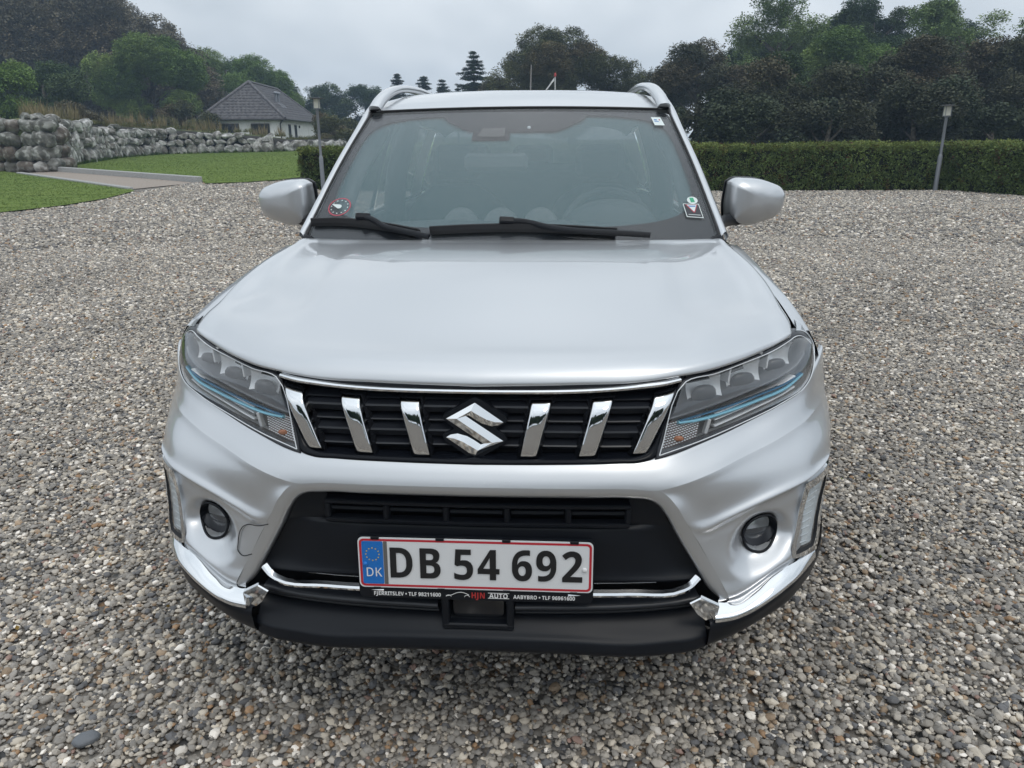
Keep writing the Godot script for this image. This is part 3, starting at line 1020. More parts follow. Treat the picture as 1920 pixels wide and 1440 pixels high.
func number_plate(t: Node3D) -> void:
	var N := empty("number_plate", t)
	var c := Vector3(0.0, 0.5455, 0.006)
	N.position = c
	N.rotation_degrees = Vector3(-3, 0, 0)
	var st := mb()
	slab(st, round_rect(0.510, 0.128, 0.012), at(Vector3(0, -0.002, -0.003)), 0.008)
	slab(st, round_rect(0.508, 0.05, 0.014), at(Vector3(0.0, -0.060, -0.001)), 0.009)
	fin("holder", st, M.black_plastic, N)
	st = mb()
	slab(st, round_rect(0.504, 0.118, 0.011), at(Vector3(0, 0.0, 0.001)), 0.002)
	fin("plate", st, M.plate_white, N)
	st = mb()
	var o := round_rect(0.498, 0.112, 0.010)
	var i := round_rect(0.488, 0.102, 0.006)
	for k in o.size():
		var n := (k + 1) % o.size()
		face(st, [Vector3(o[k].x, o[k].y, 0.0016), Vector3(o[n].x, o[n].y, 0.0016), Vector3(i[n].x, i[n].y, 0.0016), Vector3(i[k].x, i[k].y, 0.0016)])
	fin("red_border", st, M.plate_red, N)
	st = mb()
	slab(st, round_rect(0.046, 0.1005, 0.003), at(Vector3(-0.2205, 0, 0.0018)), 0.001)
	var blue := fin("blue_field", st, M.plate_blue, N)
	st = mb()
	for k in 12:
		var a := TAU * k / 12.0
		var star := PackedVector2Array()
		for q in 10:
			var r := 0.0021 if q % 2 == 0 else 0.0010
			star.append(Vector2(-r * sin(TAU * q / 10.0), r * cos(TAU * q / 10.0)))
		slab(st, star, at(Vector3(-0.2205 + 0.0145 * sin(a), 0.020 + 0.0145 * cos(a), 0.0024)), 0.0004)
	fin("stars", st, M.star_yellow, blue)
	letters("country_letters", "DK", 0.0285, false, M.print_white, blue, at(Vector3(-0.2195, -0.0225, 0.0024)), 0.0006)
	st = mb()
	slab(st, round_rect(0.008, 0.1005, 0.001), at(Vector3(-0.1925, 0, 0.0018)), 0.001)
	fin("grey_band", st, M.plate_grey, N)
	for q in [["D", -0.160], ["B", -0.098], ["5", -0.0245], ["4", 0.029], ["6", 0.1], ["9", 0.153], ["2", 0.207]]:
		letters("character", q[0], 0.098, true, M.plate_black, N, at(Vector3(q[1], 0.0, 0.0022)), 0.0016, 0.90)
	for q in [[-0.237, -0.003, "plate_blue"], [0.2345, -0.004, "print_white"]]:
		st = mb()
		lathe(st, at(Vector3(q[0], q[1], 0.002), Vector3(90, 0, 0)), [Vector2(0.0055, 0), Vector2(0.0055, 0.002), Vector2(0.004, 0.004), Vector2(0, 0.0045)], 14)
		fin("screw_cap", st, M[q[2]], N)
	for x in [-0.214, -0.074, 0.068, 0.212]:
		st = mb()
		box(st, at(Vector3(x, 0.058, 0.0015)), Vector3(0.018, 0.007, 0.004), 0.001)
		fin("clip", st, M.black_plastic, N)
	for x in [-0.214, -0.074, 0.068, 0.212]:
		st = mb()
		box(st, at(Vector3(x, -0.0595, 0.0015)), Vector3(0.016, 0.003, 0.003), 0.0005)
		fin("clip", st, M.black_plastic, N)
	letters("holder_print", "FJERRITSLEV • TLF 98211600", 0.0122, true, M.print_white, N, at(Vector3(-0.149, -0.0745, -0.0004)), 0.0006, 0.93)
	letters("holder_print", "AABYBRO • TLF 96961600", 0.0122, true, M.print_white, N, at(Vector3(0.149, -0.0745, -0.0004)), 0.0006, 0.93)
	letters("holder_print", "HJN", 0.0190, true, M.print_red, N, at(Vector3(0.006, -0.0735, -0.0004)), 0.0006, 0.9)
	letters("holder_print", "AUTO", 0.0150, true, M.print_white, N, at(Vector3(0.0505, -0.0735, -0.0004)), 0.0006, 1.02)
	st = mb()
	for y in [-0.0665, -0.0790]:
		box(st, at(Vector3(0.0505, y, -0.0003)), Vector3(0.046, 0.0011, 0.0006))
	var roofline := hermite([Vector3(-0.064, -0.0755, 0), Vector3(-0.052, -0.0735, 0), Vector3(-0.042, -0.0685, 0), Vector3(-0.032, -0.0665, 0), Vector3(-0.022, -0.0685, 0), Vector3(-0.014, -0.0725, 0)], 4)
	tube(st, roofline, 0.0007, 4)
	for x in [-0.058, -0.018]:
		var arch := []
		for k in 7:
			var a := PI * k / 6.0
			arch.append(Vector3(x + 0.0055 * cos(a), -0.0775 + 0.004 * sin(a), 0))
		tube(st, PackedVector3Array(arch), 0.0006, 4)
	fin("holder_print", st, M.print_white, N)


func headlight(t: Node3D) -> void:
	var H := empty("headlight", t)
	# outline rows from the lower edge to the upper one, inner end first
	var low := [Vector3(0.380, 0.774, 0), Vector3(0.470, 0.787, 0), Vector3(0.579, 0.803, 0), Vector3(0.690, 0.829, 0), Vector3(0.755, 0.850, 0), Vector3(0.783, 0.874, 0), Vector3(0.793, 0.900, 0), Vector3(0.794, 0.928, 0)]
	var top := [Vector3(0.440, 0.923, 0), Vector3(0.510, 0.9285, 0), Vector3(0.591, 0.939, 0), Vector3(0.664, 0.951, 0), Vector3(0.712, 0.963, 0), Vector3(0.737, 0.968, 0), Vector3(0.757, 0.963, 0), Vector3(0.778, 0.948, 0)]
	var row := func(k: float, o: float) -> Array:
		var out := []
		for i in low.size():
			var p: Vector3 = (low[i] as Vector3).lerp(top[i], k)
			p.z = o - 0.006 * smoothstep(0.9, 1.0, k)
			out.append(p)
		return out
	var st := mb()
	# painted surround that wraps from the lamp into the wing
	var wrap := [[], [], [], [], []]
	for q in [Vector2(0.690, 0.8275), Vector2(0.745, 0.8465), Vector2(0.783, 0.872), Vector2(0.7945, 0.900), Vector2(0.796, 0.929), Vector2(0.780, 0.951), Vector2(0.758, 0.966), Vector2(0.737, 0.972)]:
		var b := on_nose(Vector3(q.x, q.y, -0.003))
		wrap[0].append(b + Vector3(-0.002, 0.0, -0.012))
		wrap[1].append(b)
		wrap[2].append(b + Vector3(0.008, 0.0, -0.022))
		wrap[3].append(b + Vector3(0.026, 0.002, -0.10))
		wrap[4].append(b + Vector3(0.040, 0.0, -0.28))
	grid(st, loft(wrap, 4, 3))
	fin("painted_surround", st, M.silver_paint, H)
	st = mb()
	# dark rim round the lens
	var rim := func(inset: float, o: float) -> Array:
		var loop := []
		var n := low.size()
		for i in n:
			loop.append((low[i] as Vector3) + Vector3(0.004 if i == 0 else 0.0, 0.0, 0.0) * inset)
		for i in n:
			loop.append(top[n - 1 - i])
		loop.append(loop[0])
		var c := Vector3(0.62, 0.875, 0)
		var out := []
		for p in loop:
			var d: Vector3 = c - p
			var q: Vector3 = p + Vector3(d.x * 0.03, d.y * 0.095, 0) * inset
			q.z = o
			out.append(q)
		return out
	grid(st, skin([rim.call(-0.25, -0.03), rim.call(-0.18, 0.001), rim.call(0.35, 0.004), rim.call(0.7, 0.001), rim.call(0.75, -0.02)], 4, 2))
	fin("rim", st, M.lamp_dark, H)
	# the clear cover
	st = mb()
	grid(st, skin([row.call(0.03, 0.0), row.call(0.2, 0.007), row.call(0.5, 0.010), row.call(0.8, 0.007), row.call(0.97, 0.0)], 5, 4))
	grid(st, skin([row.call(0.03, -0.003), row.call(0.2, 0.004), row.call(0.5, 0.007), row.call(0.8, 0.004), row.call(0.97, -0.003)], 5, 4))
	fin("lens", st, M.clear_lens, H)
	# thin bright bead on the lens's edge
	st = mb()
	var bead := []
	for p in rim.call(0.62, 0.004):
		bead.append(on_nose(p))
	tube(st, hermite(bead, 5), 0.0014, 5)
	fin("edge_bead", st, M.lamp_silver, H)
	# housing: upper bowl wall, shelf, lower wall
	st = mb()
	grid(st, skin([row.call(0.0, -0.012), row.call(0.04, -0.035), row.call(0.2, -0.055), row.call(0.40, -0.050), row.call(0.46, -0.022)], 4, 3))
	fin("lower_housing", st, M.lamp_grey, H)
	st = mb()
	grid(st, skin([row.call(0.46, -0.022), row.call(0.52, -0.040), row.call(0.60, -0.065), row.call(0.80, -0.085), row.call(0.95, -0.060), row.call(1.0, -0.010)], 4, 3))
	fin("upper_housing", st, M.lamp_grey, H)
	# reflector bowls, each over a dark half-round shade
	for q in [[0.494, 0.906, 0.043, 0.036], [0.592, 0.915, 0.045, 0.036], [0.682, 0.928, 0.038, 0.030]]:
		st = mb()
		var c := on_nose(Vector3(q[0], q[1], -0.020))
		var turn := -rad_to_deg(atan2(nose(q[0] + 0.04, q[1]) - nose(q[0] - 0.04, q[1]), 0.08)) * 0.7
		var rows := []
		for j in 9:
			var v := lerpf(-1.0, 1.0, j / 8.0)
			var r := PackedVector3Array()
			for i in 13:
				var u := lerpf(-1.0, 1.0, i / 12.0)
				var fold := 0.004 * absf(fposmod(u * 3.0, 1.0) - 0.5)
				r.append(c + Basis.from_euler(Vector3(0, deg_to_rad(turn), 0)) * Vector3(u * q[2], v * q[3], -0.032 * (1.0 - 0.6 * u * u - 0.4 * v * v) + fold))
			rows.append(r)
		grid(st, rows)
		var rf := fin("reflector", st, M.lamp_silver, H)
		st = mb()
		lathe(st, Transform3D(Basis.from_euler(Vector3(0, deg_to_rad(turn), 0)) * Basis.from_scale(Vector3(q[2] * 0.74, q[3] * 0.74, 0.012)), c + Vector3(0, -q[3] * 1.05, -0.012)), [Vector2(1, -0.3), Vector2(1, 0.15), Vector2(0.92, 0.55), Vector2(0.7, 0.85), Vector2(0.4, 0.98), Vector2(0, 1.0)], 20)
		fin("lamp_shade", st, M.lamp_dark, rf)
	# dividing walls between the bowls
	for q in [[0.541, 0.916, 0.046], [0.640, 0.926, 0.040]]:
		st = mb()
		box(st, at(on_nose(Vector3(q[0], q[1], -0.040)), Vector3(0, 35, -6)), Vector3(0.005, q[2], 0.045), 0.001)
		fin("divider", st, M.lamp_silver, H)
	# black gap between bonnet and lamp
	st = mb()
	var gap := []
	for q in top.slice(0, 4):
		gap.append(on_nose(q + Vector3(0.0, 0.0070, -0.006)))
	tube(st, hermite(gap, 5), 0.0085, 6)
	fin("gap_seal", st, M.dark_void, H)
	# shelf over the strip
	st = mb()
	grid(st, skin([row.call(0.455, -0.010), row.call(0.475, -0.008), row.call(0.50, -0.014), row.call(0.56, -0.045)].map(func(r): return r.slice(0, 6)), 4, 2))
	fin("shelf", st, M.lamp_grey, H)
	# pale blue strip, two lines joined at the ends
	var a_line := [[0.434, 0.837], [0.469, 0.8395], [0.547, 0.8455], [0.629, 0.8560], [0.700, 0.8695], [0.746, 0.8815]]
	var b_line := [[0.430, 0.833], [0.469, 0.830], [0.547, 0.8335], [0.629, 0.8435], [0.700, 0.858], [0.748, 0.878]]
	for q in [[a_line, 0.0009, "upper_line", "deep_blue_strip"], [b_line, 0.0036, "blue_strip", "blue_strip"]]:
		st = mb()
		var pts := []
		for w in q[0]:
			pts.append(on_nose(Vector3(w[0], w[1], -0.012)))
		var h: float = q[1]
		sweep(st, Array(hermite(pts, 5)), [Vector3(0, 1, 0.1)], [Vector2(-0.006, -h), Vector2(0.0, -h), Vector2(0.004, -h * 0.4), Vector2(0.004, h * 0.5), Vector2(0.001, h), Vector2(-0.006, h)])
		fin(q[2], st, M[q[3]], H)
	# lower chamber: ribbed bar and the turn signal
	for k in 5:
		st = mb()
		var pts := []
		for i in 7:
			var x := lerpf(0.515, 0.725, i / 6.0)
			var p: Vector3 = (row.call(0.12 + 0.055 * k, 0.0) as Array)[0]
			var y0 := through([0.380, 0.470, 0.579, 0.690, 0.755], [0.774, 0.787, 0.803, 0.829, 0.850], x)
			var y1 := through([0.443, 0.513, 0.594, 0.667, 0.717, 0.760], [0.932, 0.940, 0.951, 0.963, 0.973, 0.980], x)
			pts.append(on_nose(Vector3(x, lerpf(y0, y1, 0.10 + 0.045 * k), -0.020 - 0.004 * (k % 2))))
		sweep(st, pts, [Vector3(0, 1, 0)], [Vector2(-0.02, -0.002), Vector2(0.004, -0.002), Vector2(0.006, 0.0), Vector2(0.004, 0.002), Vector2(-0.02, 0.002)])
		fin("light_guide", st, M.lamp_silver if k % 2 == 0 else M.lamp_grey, H)
	st = mb()
	for r in 10:
		for k in 14:
			var kk := 0.07 + 0.034 * r
			var a: Vector3 = (low[0] as Vector3).lerp(top[0], kk)
			var b: Vector3 = (low[1] as Vector3).lerp(top[1], kk)
			var p := a.lerp(b, 0.08 + 0.069 * k)
			box(st, at(on_nose(Vector3(p.x, p.y, -0.018)), Vector3(-25, 15, 8)), Vector3(0.0046, 0.0028, 0.003), 0.0007)
	var sig := fin("turn_signal", st, M.lamp_silver, H)
	st = mb()
	var sb := []
	for kk in [0.04, 0.16, 0.28, 0.40]:
		var r := []
		for i in 4:
			var p: Vector3 = (low[0] as Vector3).lerp(top[0], kk).lerp((low[1] as Vector3).lerp(top[1], kk), 0.04 + 0.33 * i)
			r.append(Vector3(p.x, p.y, -0.0215))
		sb.append(r)
	grid(st, skin(sb, 2, 2))
	fin("signal_back", st, M.signal_back, sig)
	st = mb()
	var bc := on_nose(Vector3(0.432, 0.800, -0.014))
	lathe(st, Transform3D(Basis.from_scale(Vector3(0.012, 0.0065, 0.006)), bc), [Vector2(0, -1), Vector2(0.6, -0.8), Vector2(1, 0), Vector2(0.6, 0.8), Vector2(0, 1)], 14)
	fin("amber_bulb", st, M.amber, sig)
	st = mb()
	box(st, at(on_nose(Vector3(0.4985, 0.812, -0.016)), Vector3(0, 20, -14)), Vector3(0.008, 0.034, 0.012), 0.001)
	fin("signal_end", st, M.lamp_silver, sig)


func fog_and_daylights(t: Node3D) -> void:
	var F := empty("fog_lamp", t)
	var c := on_nose(Vector3(0.631, 0.566, -0.034))
	var xf := at(c, Vector3(90, 0, 0))
	xf.basis = Basis.from_euler(Vector3(deg_to_rad(6), deg_to_rad(20), 0)) * xf.basis
	var st := mb()
	var lip := []
	for k in 41:
		var a := TAU * k / 40.0
		var q := Vector2(0.631 + 0.0415 * cos(a), 0.566 + 0.0415 * sin(a))
		lip.append(on_nose(Vector3(q.x, q.y, fog_dent(q.x, q.y) + 0.0005)))
	tube(st, PackedVector3Array(lip), 0.0032, 6, -1.0, false)
	lathe(st, xf, [Vector2(0.0415, 0.004), Vector2(0.0395, -0.004), Vector2(0.0385, -0.04), Vector2(0.037, -0.058)], 36)
	fin("bezel", st, M.black_plastic, F)
	st = mb()
	var bowl := []
	for k in 8:
		var r := k / 7.0
		bowl.append(Vector2(0.037 * r, -0.050 + 0.030 * r * r))
	lathe(st, xf, bowl, 28)
	fin("reflector", st, M.lamp_silver, F)
	st = mb()
	var shade := []
	for j in 6:
		var row := PackedVector3Array()
		for k in 17:
			var a := lerpf(PI + 0.12, TAU - 0.12, k / 16.0)
			var q := Vector3(0.0395 * cos(a), lerpf(-0.002, 0.0395 * sin(a), j / 5.0), 0)
			row.append(xf * Vector3(q.x, 0.001 - 0.017 * (1.0 - j / 5.0), -q.y))
		shade.append(row)
	grid(st, shade)
	fin("lower_shade", st, M.lamp_dark, F)
	st = mb()
	box(st, xf * at(Vector3(-0.006, -0.032, -0.012)), Vector3(0.022, 0.016, 0.026), 0.004)
	fin("bulb_cap", st, M.sticker_white, F)
	st = mb()
	lathe(st, xf, [Vector2(0, -0.002), Vector2(0.015, -0.003), Vector2(0.028, -0.007), Vector2(0.0385, -0.015)], 28)
	fin("glass", st, M.clear_lens, F)
	var Dn := empty("daytime_light", t)
	# chrome surround, dark inset, then the white light
	var quadf := func(k: Array, o: Array) -> Array:      # corners tl, tr, br, bl
		var rows := []
		for j in 4:
			var v := j / 3.0
			var a := (k[0] as Vector2).lerp(k[3], v)
			var b := (k[1] as Vector2).lerp(k[2], v)
			var r := []
			for i in 4:
				var p := a.lerp(b, i / 3.0)
				r.append(Vector3(p.x, p.y, o[0]))
			rows.append(r)
		return rows
	var outer := [Vector2(0.734, 0.668), Vector2(0.820, 0.674), Vector2(0.786, 0.486), Vector2(0.704, 0.509)]
	var mid := [Vector2(0.748, 0.648), Vector2(0.812, 0.652), Vector2(0.774, 0.503), Vector2(0.716, 0.513)]
	var inn := [Vector2(0.7545, 0.6415), Vector2(0.8055, 0.645), Vector2(0.768, 0.509), Vector2(0.7215, 0.5195)]
	var ring := func(a: Array, b: Array, oa: float, ob: float) -> Array:
		var r0 := []
		var r1 := []
		for i in 5:
			for q in (3 if i < 4 else 1):
				var f := q / 3.0
				var p := (a[i % 4] as Vector2).lerp(a[(i + 1) % 4], f)
				var w := (b[i % 4] as Vector2).lerp(b[(i + 1) % 4], f)
				r0.append(Vector3(p.x, p.y, oa))
				r1.append(Vector3(w.x, w.y, ob))
		return [r0, r1]
	st = mb()
	var rr: Array = ring.call(outer, mid, 0.002, 0.002)
	var skirt := []
	for p in rr[0]:
		skirt.append(p + Vector3(0, 0, -0.03))
	grid(st, skin([skirt, rr[0]], 1, 1))
	grid(st, skin(rr, 2, 2))
	fin("chrome_surround", st, M.chrome, Dn)
	st = mb()
	grid(st, skin(ring.call(mid, inn, 0.002, -0.012), 2, 2))
	fin("inset", st, M.dark_void, Dn)
	st = mb()
	grid(st, skin(quadf.call(inn, [-0.013]), 2, 2))
	fin("light_back", st, M.white_lens, Dn)
	st = mb()
	for k in 9:
		var v := (k + 0.5) / 9.0
		var a := (inn[0] as Vector2).lerp(inn[3], v)
		var b := (inn[1] as Vector2).lerp(inn[2], v)
		var pts := []
		for i in 4:
			var m := a.lerp(b, 0.05 + 0.2 * i)
			pts.append(on_nose(Vector3(m.x, m.y, -0.0115)))
		tube(st, PackedVector3Array(pts), 0.0016, 5)
	stuff(fin("lens_ribs", st, M.white_lens, Dn))
	st = mb()
	grid(st, skin(quadf.call(inn, [-0.004]), 3, 3))
	fin("lens", st, M.clear_lens, Dn)
func glass_at(s: float, v: float, o := 0.0) -> Vector3:       # the windscreen: s across from -1 to 1, v from its foot to its head, o proud of it
	var b := s * s
	var cr := 0.022 * 4.0 * v * (1.0 - v) + o
	return Vector3(lerpf(0.700, 0.580, v) * s * (1.0 + o * 0.15), lerpf(lerpf(1.07, 1.519, v), lerpf(1.085, 1.509, v), b) + cr * 0.83, lerpf(lerpf(-1.02, -1.70, v), lerpf(-1.165, -1.761, v), b) + cr * 0.55)


func bonnet(t: Node3D) -> void:
	var cols := rows_of([
		[0, 0.915, -0.105, 0, 0.922, -0.077, 0, 0.936, -0.082, 0, 0.953, -0.099, 0, 0.966, -0.135, 0, 0.976, -0.2, 0, 1.03, -0.42, 0, 1.07, -0.6, 0, 1.09, -0.74, 0, 1.0955, -0.83, 0, 1.097, -0.92, 0, 1.0965, -1, 0, 1.0945, -1.075, 0, 1.086, -1.09],
		[0.2, 0.918, -0.113, 0.2, 0.925, -0.085, 0.2, 0.938, -0.09, 0.2, 0.955, -0.107, 0.2, 0.967, -0.142, 0.2, 0.977, -0.205, 0.2, 1.029, -0.425, 0.2, 1.069, -0.6047, 0.2, 1.089, -0.7443, 0.2, 1.0945, -0.834, 0.2, 1.0961, -0.9237, 0.2, 1.0958, -1.0033, 0.2, 1.0942, -1.078, 0.2, 1.0857, -1.093],
		[0.36, 0.922, -0.13, 0.36, 0.929, -0.102, 0.36, 0.941, -0.107, 0.36, 0.957, -0.124, 0.36, 0.968, -0.158, 0.36, 0.978, -0.22, 0.36, 1.025, -0.44, 0.3608, 1.065, -0.6183, 0.3633, 1.085, -0.7567, 0.3675, 1.0905, -0.845, 0.3733, 1.0925, -0.9333, 0.3808, 1.093, -1.0117, 0.39, 1.0933, -1.085, 0.39, 1.0848, -1.1],
		[0.443, 0.9295, -0.156, 0.443, 0.9365, -0.128, 0.444, 0.9475, -0.133, 0.446, 0.958, -0.15, 0.449, 0.968, -0.18, 0.452, 0.979, -0.245, 0.452, 1.02, -0.465, 0.4537, 1.06, -0.6425, 0.459, 1.08, -0.78, 0.4677, 1.0855, -0.8675, 0.48, 1.088, -0.955, 0.4958, 1.0895, -1.0325, 0.515, 1.092, -1.105, 0.515, 1.0835, -1.12],
		[0.485, 0.9315, -0.176, 0.485, 0.9385, -0.148, 0.486, 0.9495, -0.153, 0.487, 0.96, -0.17, 0.488, 0.97, -0.2, 0.488, 0.984, -0.26, 0.488, 1.0127, -0.48, 0.4904, 1.0526, -0.6583, 0.4977, 1.0726, -0.7967, 0.5097, 1.0782, -0.885, 0.5267, 1.0815, -0.9733, 0.5484, 1.0845, -1.0517, 0.575, 1.0902, -1.125, 0.575, 1.0817, -1.14],
		[0.56, 0.9375, -0.228, 0.56, 0.9445, -0.2, 0.562, 0.9535, -0.205, 0.563, 0.962, -0.222, 0.564, 0.973, -0.25, 0.565, 0.986, -0.305, 0.565, 1.0105, -0.525, 0.5668, 1.0492, -0.6992, 0.5722, 1.069, -0.8333, 0.5812, 1.0754, -0.9175, 0.5939, 1.0798, -1.0017, 0.6101, 1.0837, -1.0758, 0.63, 1.0897, -1.145, 0.63, 1.0815, -1.16],
		[0.655, 0.9485, -0.312, 0.655, 0.9555, -0.284, 0.657, 0.9635, -0.289, 0.66, 0.969, -0.305, 0.662, 0.977, -0.33, 0.665, 0.988, -0.375, 0.665, 1.0044, -0.595, 0.6653, 1.0397, -0.7608, 0.666, 1.0592, -0.8867, 0.6673, 1.0678, -0.9625, 0.669, 1.075, -1.0383, 0.6713, 1.0814, -1.1042, 0.674, 1.0884, -1.165, 0.674, 1.0807, -1.18],
		[0.716, 0.9565, -0.372, 0.717, 0.9635, -0.346, 0.72, 0.9695, -0.351, 0.724, 0.972, -0.365, 0.727, 0.978, -0.385, 0.732, 0.985, -0.42, 0.739, 0.998, -0.53, 0.74, 1.03, -0.69, 0.735, 1.049, -0.81, 0.729, 1.06, -0.89, 0.721, 1.07, -0.98, 0.712, 1.079, -1.06, 0.702, 1.087, -1.17, 0.7, 1.08, -1.19],
		[0.72, 0.9485, -0.385, 0.722, 0.9535, -0.366, 0.725, 0.9585, -0.371, 0.73, 0.961, -0.385, 0.734, 0.967, -0.4, 0.74, 0.974, -0.43, 0.749, 0.982, -0.536, 0.75, 1.0146, -0.696, 0.745, 1.0341, -0.816, 0.739, 1.0457, -0.896, 0.731, 1.0563, -0.986, 0.722, 1.0659, -1.066, 0.712, 1.0744, -1.176, 0.71, 1.068, -1.196],
	])
	var n: int = cols[0].size()
	var rows := []
	for j in n:
		var r := []
		for c in cols:
			r.append(c[j])
		rows.append(r)
	var st := mb()
	grid(st, whole(loft(rows, 6, 5)))
	fin("bonnet", st, M.silver_paint, t)
	# dark filler under the bonnet's front edge and the scuttle behind it
	st = mb()
	grid(st, whole(loft(rows_of([
		[0, 0.912, -0.13, 0.2, 0.915, -0.135, 0.36, 0.919, -0.15, 0.56, 0.93, -0.25, 0.70, 0.945, -0.375],
		[0, 0.90, -0.12, 0.2, 0.90, -0.125, 0.36, 0.90, -0.14, 0.56, 0.905, -0.24, 0.72, 0.92, -0.42],
	]), 4, 1)))
	fin("bonnet_seal", st, M.dark_void, t)
	st = mb()
	grid(st, whole(loft(rows_of([
		[0, 1.075, -1.085, 0.2, 1.075, -1.088, 0.39, 1.073, -1.10, 0.575, 1.070, -1.14, 0.70, 1.070, -1.19],
		[0, 1.055, -1.13, 0.2, 1.055, -1.13, 0.39, 1.055, -1.14, 0.575, 1.055, -1.18, 0.72, 1.055, -1.24],
		[0, 1.02, -1.00, 0.2, 1.02, -1.0, 0.39, 1.02, -1.02, 0.575, 1.02, -1.06, 0.72, 1.02, -1.12],
	]), 4, 2)))
	fin("scuttle", st, M.black_plastic, t)


func frame_point(k: float, inner: bool) -> Vector2:      # round the windscreen, k from 0 to 1: its outer edge or the clear area's edge
	var a := TAU * k
	var d := Vector2(cos(a), sin(a))
	var e := 5.5 if inner else 30.0
	var r := pow(pow(absf(d.x), e) + pow(absf(d.y), e), -1.0 / e)
	var q := d * r
	if inner:
		return Vector2(q.x * 0.955, 0.540 + q.y * 0.412) if true else q
	return Vector2(clampf(q.x, -1, 1), 0.5 + clampf(q.y, -1.0, 1.0) * 0.5)


func windscreen(t: Node3D) -> void:
	var Wn := empty("windscreen", t)
	var st := mb()
	var g := []
	for j in 25:
		var r := PackedVector3Array()
		for i in 41:
			r.append(glass_at(-1.0 + 2.0 * i / 40.0, j / 24.0))
		g.append(r)
	grid(st, g)
	g = []
	for j in 25:
		var r := PackedVector3Array()
		for i in 41:
			r.append(glass_at(-1.0 + 2.0 * i / 40.0, j / 24.0, -0.005))
		g.append(r)
	grid(st, g)
	fin("glass", st, M.windscreen_glass, Wn)
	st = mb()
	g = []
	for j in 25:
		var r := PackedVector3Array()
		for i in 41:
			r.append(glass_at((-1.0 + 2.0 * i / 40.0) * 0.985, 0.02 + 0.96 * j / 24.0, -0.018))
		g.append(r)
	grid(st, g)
	fin("haze_sheet", st, M.haze_sheet, Wn)  # added veil behind the border, a painted haze rather than a pane
	# black printed border just under the glass
	st = mb()
	var rings := []
	for q in 5:
		var r := PackedVector3Array()
		for k in 161:
			var a := frame_point(k / 160.0, false).lerp(frame_point(k / 160.0, true), q / 4.0)
			r.append(glass_at(a.x, a.y, -0.009))
		rings.append(r)
	grid(st, rings)
	fin("black_border", st, M.frit, Wn)
	# shaded field for the mirror and cameras, at the head of the glass
	st = mb()
	g = []
	for j in 6:
		var v := lerpf(0.96, 0.803, j / 5.0)
		var e := [0.475, 0.458, 0.425, 0.372, 0.325, 0.262][j] as float
		var r := PackedVector3Array()
		for i in 17:
			r.append(glass_at(lerpf(-e, e, i / 16.0) - 0.012, v, -0.0105))
		g.append(r)
	grid(st, g)
	fin("shade_field", st, M.frit, Wn)
	# rubber seam along the edge
	st = mb()
	var edge := []
	for k in 33:
		edge.append(glass_at(-1.002, k / 32.0, 0.0))
	for k in 33:
		edge.append(glass_at(-1.0 + k / 16.0, 1.006, 0.002))
	for k in 33:
		edge.append(glass_at(1.004, 1.0 - k / 32.0, 0.002))
	tube(st, PackedVector3Array(edge), 0.0045, 6)
	fin("seal", st, M.rubber, Wn)
	stickers(Wn)
	# mirror bracket and camera window behind the glass
	st = mb()
	g = []
	for v in [0.83, 0.80, 0.77, 0.735]:
		var r := PackedVector3Array()
		for i in 7:
			r.append(glass_at(lerpf(-0.262, -0.032, i / 6.0), v, -0.0135))
		g.append(r)
	grid(st, g)
	fin("mirror_bracket", st, M.frit, Wn)
	st = mb()
	on_glass([Vector2(-0.205, 0.832), Vector2(-0.062, 0.832), Vector2(-0.060, 0.775), Vector2(-0.075, 0.757), Vector2(-0.205, 0.757), Vector2(-0.226, 0.765)], -0.0085, st)
	fin("camera_window", st, M.interior_grey, Wn)
	st = mb()
	box(st, at(glass_at(-0.115, 0.70, -0.09), Vector3(-10, 0, 0)), Vector3(0.24, 0.065, 0.035), 0.014)
	fin("inside_mirror", st, M.interior_dark, Wn)
	st = mb()
	lathe(st, at(glass_at(0.085, 0.835, -0.0085), Vector3(58, 0, 0)), [Vector2(0, 0.004), Vector2(0.005, 0.003), Vector2(0.007, 0)], 12)
	fin("sensor_eye", st, M.white_lens, Wn)
	# pillars beside it
	for s in [1.0, -1.0]:
		mx = s
		st = mb()
		grid(st, loft(rows_of([
			[0.7035, 1.086, -1.172, 0.707, 1.098, -1.172, 0.716, 1.108, -1.178, 0.736, 1.100, -1.215, 0.752, 1.06, -1.31],
			[0.6820, 1.166, -1.285, 0.685, 1.178, -1.286, 0.695, 1.186, -1.290, 0.716, 1.178, -1.325, 0.732, 1.14, -1.42],
			[0.6440, 1.308, -1.473, 0.647, 1.319, -1.474, 0.657, 1.326, -1.478, 0.678, 1.318, -1.515, 0.692, 1.28, -1.61],
			[0.6060, 1.434, -1.651, 0.608, 1.445, -1.652, 0.618, 1.451, -1.658, 0.639, 1.441, -1.70, 0.652, 1.40, -1.79],
			[0.5850, 1.506, -1.757, 0.588, 1.516, -1.760, 0.598, 1.523, -1.768, 0.619, 1.508, -1.82, 0.634, 1.47, -1.90],
			[0.5790, 1.538, -1.83, 0.582, 1.546, -1.835, 0.590, 1.551, -1.845, 0.612, 1.535, -1.90, 0.628, 1.50, -1.97],
		]), 5, 6))
		fin("front_pillar", st, M.silver_paint, t)
		# black corner piece at the pillar's foot
		st = mb()
		grid(st, loft(rows_of([
			[0.655, 1.086, -1.150, 0.668, 1.092, -1.165, 0.676, 1.094, -1.180],
			[0.680, 1.088, -1.150, 0.690, 1.100, -1.165, 0.696, 1.102, -1.185],
			[0.705, 1.086, -1.165, 0.712, 1.098, -1.180, 0.712, 1.100, -1.20],
			[0.715, 1.070, -1.19, 0.722, 1.076, -1.20, 0.722, 1.080, -1.22],
		]), 4, 4))
		fin("pillar_foot", st, M.black_plastic, t)
	mx = 1.0


